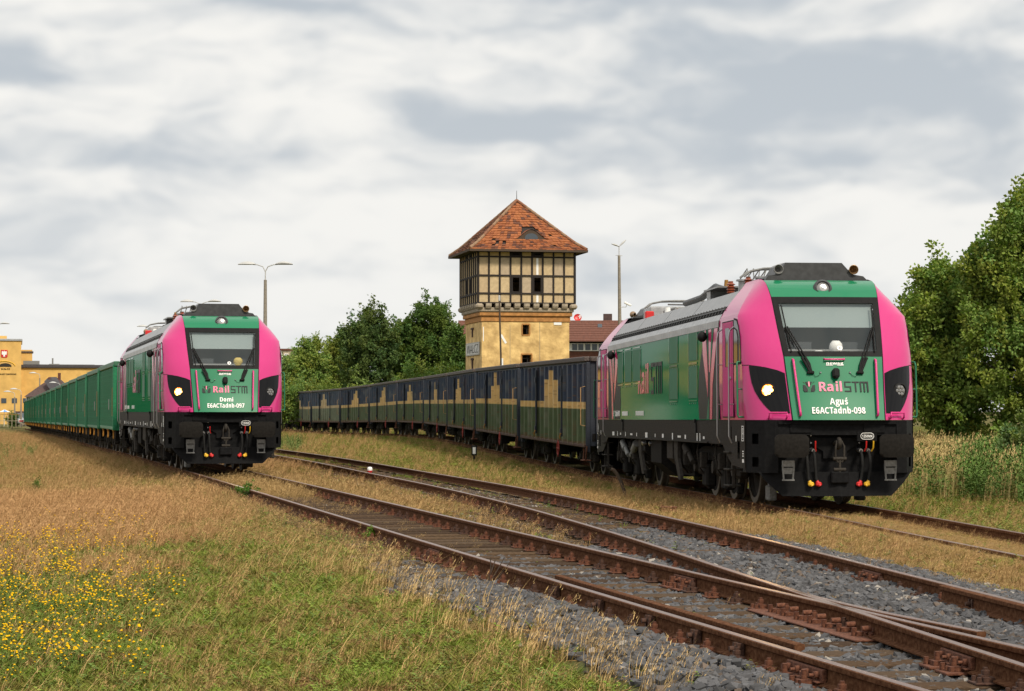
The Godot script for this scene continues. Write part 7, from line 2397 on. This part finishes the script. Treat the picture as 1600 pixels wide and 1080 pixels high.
func furniture():
	double_lamp("tall concrete lamp post with two arms right of the left locomotive", Vector3(px_at(414, 110.0), -0.3, -110.0), py_at(407, 110.0) + 0.3)
	double_lamp("two armed lamp whose heads show above the left locomotive's roof", Vector3(px_at(313, 148.0), -0.3, -148.0), py_at(467, 148.0) + 0.3)
	single_lamp("distant lamp whose head shows over the left locomotive's rear roof", Vector3(px_at(237, 194.0), -0.3, -194.0), py_at(507, 194.0) + 0.3, -1.0)
	single_lamp("lamp cut off by the left edge of the photo, head at roof height", Vector3(px_at(-8, 205.0), -0.3, -205.0), py_at(503, 205.0) + 0.3, 1.0)
	single_lamp("small lamp in front of the yellow wing above the slate roof", Vector3(px_at(62, 275.0), -0.3, -275.0), py_at(581, 275.0) + 0.3, -1.0)
	single_lamp("small lamp in front of the yellow gable at far left", Vector3(px_at(23, 258.0), -0.3, -258.0), py_at(610, 258.0) + 0.3, -1.0)
	single_lamp("grey lamp rising beside the shed at far left", Vector3(px_at(33, 255.0), -0.3, -255.0), py_at(606, 255.0) + 0.3, -1.0)
	single_lamp("small lamp showing over the green wagons against the slate roof", Vector3(px_at(94, 262.0), -0.3, -262.0), py_at(596, 262.0) + 0.3, -1.0)
	# yard floodlight post behind the right locomotive
	var D = 146.0
	var o = thing("floodlight_mast", "tall slim post with two tilted lamp heads behind the right locomotive", "mast", Vector3(px_at(970, D), -0.3, -D), 0.0)
	var h = py_at(399, D) + 0.3
	var a = MB.new()
	a.tube(Vector3(0, 0, 0), Vector3(-0.1, h, 0), 0.17, 0.085, 8)
	part(o, "pole", a, M.concrete)
	a = MB.new()
	a.tube(Vector3(-0.1, h, 0), Vector3(-0.1, h + 0.62, 0), 0.035, 0.03, 6); a.tube(Vector3(-0.32, h + 0.02, 0), Vector3(0.12, h - 0.02, 0), 0.02, 0.02, 5)
	part(o, "bracket", a, M.lampgrey)
	lamp_head(o, Vector3(-0.12, h + 0.58, 0.0), Vector3(-0.72, 0.22, 0.5).normalized(), 0.72)
	lamp_head(o, Vector3(-0.08, h + 0.58, 0.0), Vector3(0.62, 0.62, -0.3).normalized(), 0.80)
	a = MB.new()
	var cy = py_at(477, D) + 0.3
	a.cbox(Vector3(0.45, cy + 0.08, 0.2), Vector3(0.5, 0.14, 0.16), 0.03, Basis(Vector3(0, 0, 1), -0.45)); a.tube(Vector3(0.0, cy - 0.12, 0), Vector3(0.35, cy - 0.12, 0.1), 0.02, 0.02, 5); a.tube(Vector3(0.35, cy - 0.12, 0.1), Vector3(0.4, cy + 0.05, 0.15), 0.02, 0.02, 5)
	part(o, "camera", a, M.white)
	# thin post in front of the tower
	D = 128.0
	o = thing("lamp_post", "thin weathered post with pale foot in front of the water tower", "post", Vector3(px_at(783.5, D), -0.3, -D), 0.0)
	a = MB.new()
	var tp = py_at(470, D) + 0.3
	a.tube(Vector3(0.1, 0, 0), Vector3(-0.12, tp, 0), 0.065, 0.05, 7)
	part(o, "pole", a, M.wood)
	a = MB.new()
	a.tube(Vector3(0.13, 0.0, 0.03), Vector3(0.05, py_at(552, D), 0.06), 0.055, 0.05, 7)
	part(o, "pale_foot", a, M.white)
	a = MB.new()
	a.cbox(Vector3(-0.12, tp + 0.14, 0), Vector3(0.12, 0.34, 0.12), 0.03)
	part(o, "lamp_head", a, M.lampgrey)
	# dwarf signal board
	D = 76.7
	o = thing("marker_board", "small black trackside marker with white rectangle beside the dark wagons", "sign", Vector3(px_at(741, D), -0.25, -D), 0.0)
	a = MB.new()
	a.cbox(Vector3(0, 0.12, 0), Vector3(0.07, 0.28, 0.05), 0.01)
	part(o, "post", a, M.rubber)
	a = MB.new()
	a.cbox(Vector3(0, 0.40, 0.02), Vector3(0.19, 0.34, 0.05), 0.012)
	part(o, "board", a, M.rubber)
	a = MB.new()
	a.box(Vector3(0, 0.40, 0.047), Vector3(0.10, 0.23, 0.008))
	part(o, "white_panel", a, M.white)
	# clearance marker
	D = 57.5
	o = thing("clearance_marker", "short red and white post between the left and middle tracks", "marker", Vector3(px_at(578, D), -0.27, -D), 0.0)
	a = MB.new()
	a.lathe([Vector2(0.05, 0.0), Vector2(0.05, 0.2), Vector2(0.066, 0.22), Vector2(0.066, 0.26)], Transform3D(Basis(), Vector3.ZERO), 12)
	part(o, "post", a, M.red)
	a = MB.new()
	a.lathe([Vector2(0.068, 0.25), Vector2(0.068, 0.30), Vector2(0.05, 0.335), Vector2(0.0, 0.345)], Transform3D(Basis(), Vector3.ZERO), 12)
	part(o, "cap", a, M.white)
	# bent post
	D = 46.8
	o = MB.new()
	o.path([Vector3(0.12, -0.1, 0), Vector3(0.10, 0.08, 0), Vector3(0.02, 0.3, 0.02), Vector3(-0.06, 0.45, 0.0), Vector3(-0.12, 0.52, 0.0), Vector3(-0.18, 0.545, 0.0)], 0.038, 7)
	var bp = solo("bent_stake", o, M.wood, "crooked weathered wooden stake leaning beside the right locomotive", "stake")
	bp.position = Vector3(px_at(968, D), -0.25, -D)
	var bk = MB.new()
	bk.cbox(Vector3(0, 0.06, 0), Vector3(0.30, 0.10, 0.14), 0.012)
	bk.cbox(Vector3(0, 0.115, 0), Vector3(0.32, 0.025, 0.17), 0.006)
	bk.tube(Vector3(-0.09, 0.12, 0), Vector3(-0.09, 0.15, 0), 0.02, 0.02, 6)
	var bo = solo("iron_block", bk, M.rust, "small rusty iron block lying in dry grass near the curved track", "block")
	bo.position = Vector3(px_at(1043, 39.0), -0.28, -39.0)
	# stray sticks by the rails
	var st = MB.new()
	st.path([Vector3(0, 0.02, 0), Vector3(0.2, 0.03, 0.03), Vector3(0.42, 0.02, 0.02)], 0.008, 5)
	st.path([Vector3(0.06, 0.03, 0.02), Vector3(0.22, 0.045, 0.03)], 0.005, 5)
	var so = solo("pale_stick", st, M.white, "pale bare stick lying on the ballast left of the rail", "stick")
	so.position = Vector3(px_at(895, 19.6), -0.19, -19.6)
	var sb = MB.new()
	var r2 = RandomNumberGenerator.new()
	r2.seed = 31
	for i in 9:
		var p0 = Vector3(r2.randf_range(-0.05, 0.05), 0, r2.randf_range(-0.05, 0.05))
		var p1 = p0 + Vector3(r2.randf_range(-0.12, 0.3), r2.randf_range(0.1, 0.34), r2.randf_range(-0.1, 0.1))
		sb.path([p0, p0.lerp(p1, 0.5) + Vector3(0.02, 0.02, 0), p1], 0.005, 4)
	var sbo = solo("dead_twigs", sb, M.wood, "bare dead twigs standing against the nearest left rail", "twigs")
	sbo.position = Vector3(main_x(21.9) - 0.95, -0.22, -21.9)
	# far left: barrier plate, fence, car, parasols
	D = 236.0
	var k = D / 3500.0
	o = thing("barrier_plate", "red plate with white border at the end of the green wagons", "sign", Vector3(px_at(33.5, D), -0.25, -D), 0.0)
	a = MB.new()
	a.cbox(Vector3(0, py_at(658, D) + 0.25, 0), Vector3(0.56, 0.30, 0.04), 0.01)
	part(o, "plate", a, M.white)
	a = MB.new()
	a.box(Vector3(0, py_at(658, D) + 0.25, 0.025), Vector3(0.44, 0.17, 0.02))
	part(o, "red_panel", a, M.red)
	a = MB.new()
	a.tube(Vector3(0, 0, -0.03), Vector3(0, 0.4, -0.03), 0.03, 0.03, 6)
	part(o, "post", a, M.under2)
	D = 250.0
	o = thing("railing", "low yellowish railing in front of the grain works", "fence", Vector3(px_at(0, D), -0.3, -D), 0.0)
	var fy = py_at(648, D) + 0.3
	for i in 14:
		a = MB.new()
		a.box(Vector3(-3.6 + i * 0.45, fy * 0.5, 0), Vector3(0.06, fy, 0.06))
		part(o, "post", a, M.beige)
	for y in [0.5, 1.0]:
		a = MB.new()
		a.box(Vector3(-0.7, fy * y, 0.0), Vector3(5.9, 0.05, 0.04))
		part(o, "rail", a, M.ochre if y == 1.0 else M.beige)
	D = 258.0
	o = thing("parked_car", "silver parked car in front of the shed at far left", "car", Vector3(px_at(35, D), -0.28, -D), 0.35)
	car(o)
	D = 270.0
	for q in [[7.0, 644.0, "multicoloured parasol in front of the grain works"], [-8.0, 646.0, "white parasol at the left frame edge"]]:
		o = thing("parasol", q[2], "parasol", Vector3(px_at(q[0], D), -0.3, -D), 0.0)
		var ph = py_at(640, D) + 0.3
		a = MB.new()
		a.tube(Vector3(0, 0, 0), Vector3(0, ph, 0), 0.025, 0.025, 6)
		part(o, "pole", a, M.white)
		for s in 8:
			a = MB.new()
			var a0 = TAU * s / 8
			var a1 = TAU * (s + 1) / 8
			a.tri(Vector3(0, ph, 0), Vector3(cos(a0) * 0.75, ph - 0.3, sin(a0) * 0.75), Vector3(cos(a1) * 0.75, ph - 0.3, sin(a1) * 0.75), Vector3(cos(a0), 1, sin(a0)))
			part(o, "canopy_segment", a, [M.white, mat(lin(0.12, 0.28, 0.6), 0.8), M.white, M.red][s % 4] if q[0] > 0 else M.white)
func car(o):
	var paint = mat(lin(0.45, 0.47, 0.48), 0.2, 0.5)
	var a = MB.new()
	a.prism(PackedVector2Array([Vector2(-2.0, 0.35), Vector2(2.0, 0.35), Vector2(2.05, 0.75), Vector2(1.9, 0.9), Vector2(1.0, 1.0), Vector2(-1.7, 1.02), Vector2(-2.05, 0.9)]), -0.82, 0.82, Transform3D(Basis(Vector3(0, 0, 1), Vector3.UP, Vector3(-1, 0, 0)), Vector3.ZERO))
	part(o, "body", a, paint)
	a = MB.new()
	a.prism(PackedVector2Array([Vector2(1.05, 1.0), Vector2(0.35, 1.45), Vector2(-1.1, 1.48), Vector2(-1.8, 1.02)]), -0.70, 0.70, Transform3D(Basis(Vector3(0, 0, 1), Vector3.UP, Vector3(-1, 0, 0)), Vector3.ZERO))
	part(o, "cabin_glass", a, M.window)
	a = MB.new()
	a.cbox(Vector3(0, 1.49, -0.4), Vector3(1.3, 0.05, 1.5), 0.02)
	part(o, "roof", a, paint)
	for s in [-1, 1]:
		a = MB.new()
		a.cbox(Vector3(s * 0.6, 0.74, 2.02), Vector3(0.36, 0.14, 0.06), 0.02)
		part(o, "headlight", a, M.white)
		for z in [-1.25, 1.3]:
			a = MB.new()
			a.tube(Vector3(s * 0.68, 0.31, z), Vector3(s * 0.86, 0.31, z), 0.31, 0.31, 16)
			var w = part(o, "wheel", a, M.rubber)
			a = MB.new()
			a.tube(Vector3(s * 0.84, 0.31, z), Vector3(s * 0.87, 0.31, z), 0.19, 0.19, 10)
			part(w, "rim", a, M.lampgrey)
	a = MB.new()
	a.box(Vector3(0, 0.5, 2.05), Vector3(1.0, 0.2, 0.04))
	part(o, "grille", a, M.rubber)
# ---------------------------------------------------------------- build
func _ready():
	setup()
	materials()
	ground()
	tracks()
	tower()
	buildings()
	rng.seed = 99
	locos()
	wagons()
	trees()
	furniture()
	stones()
	grass()
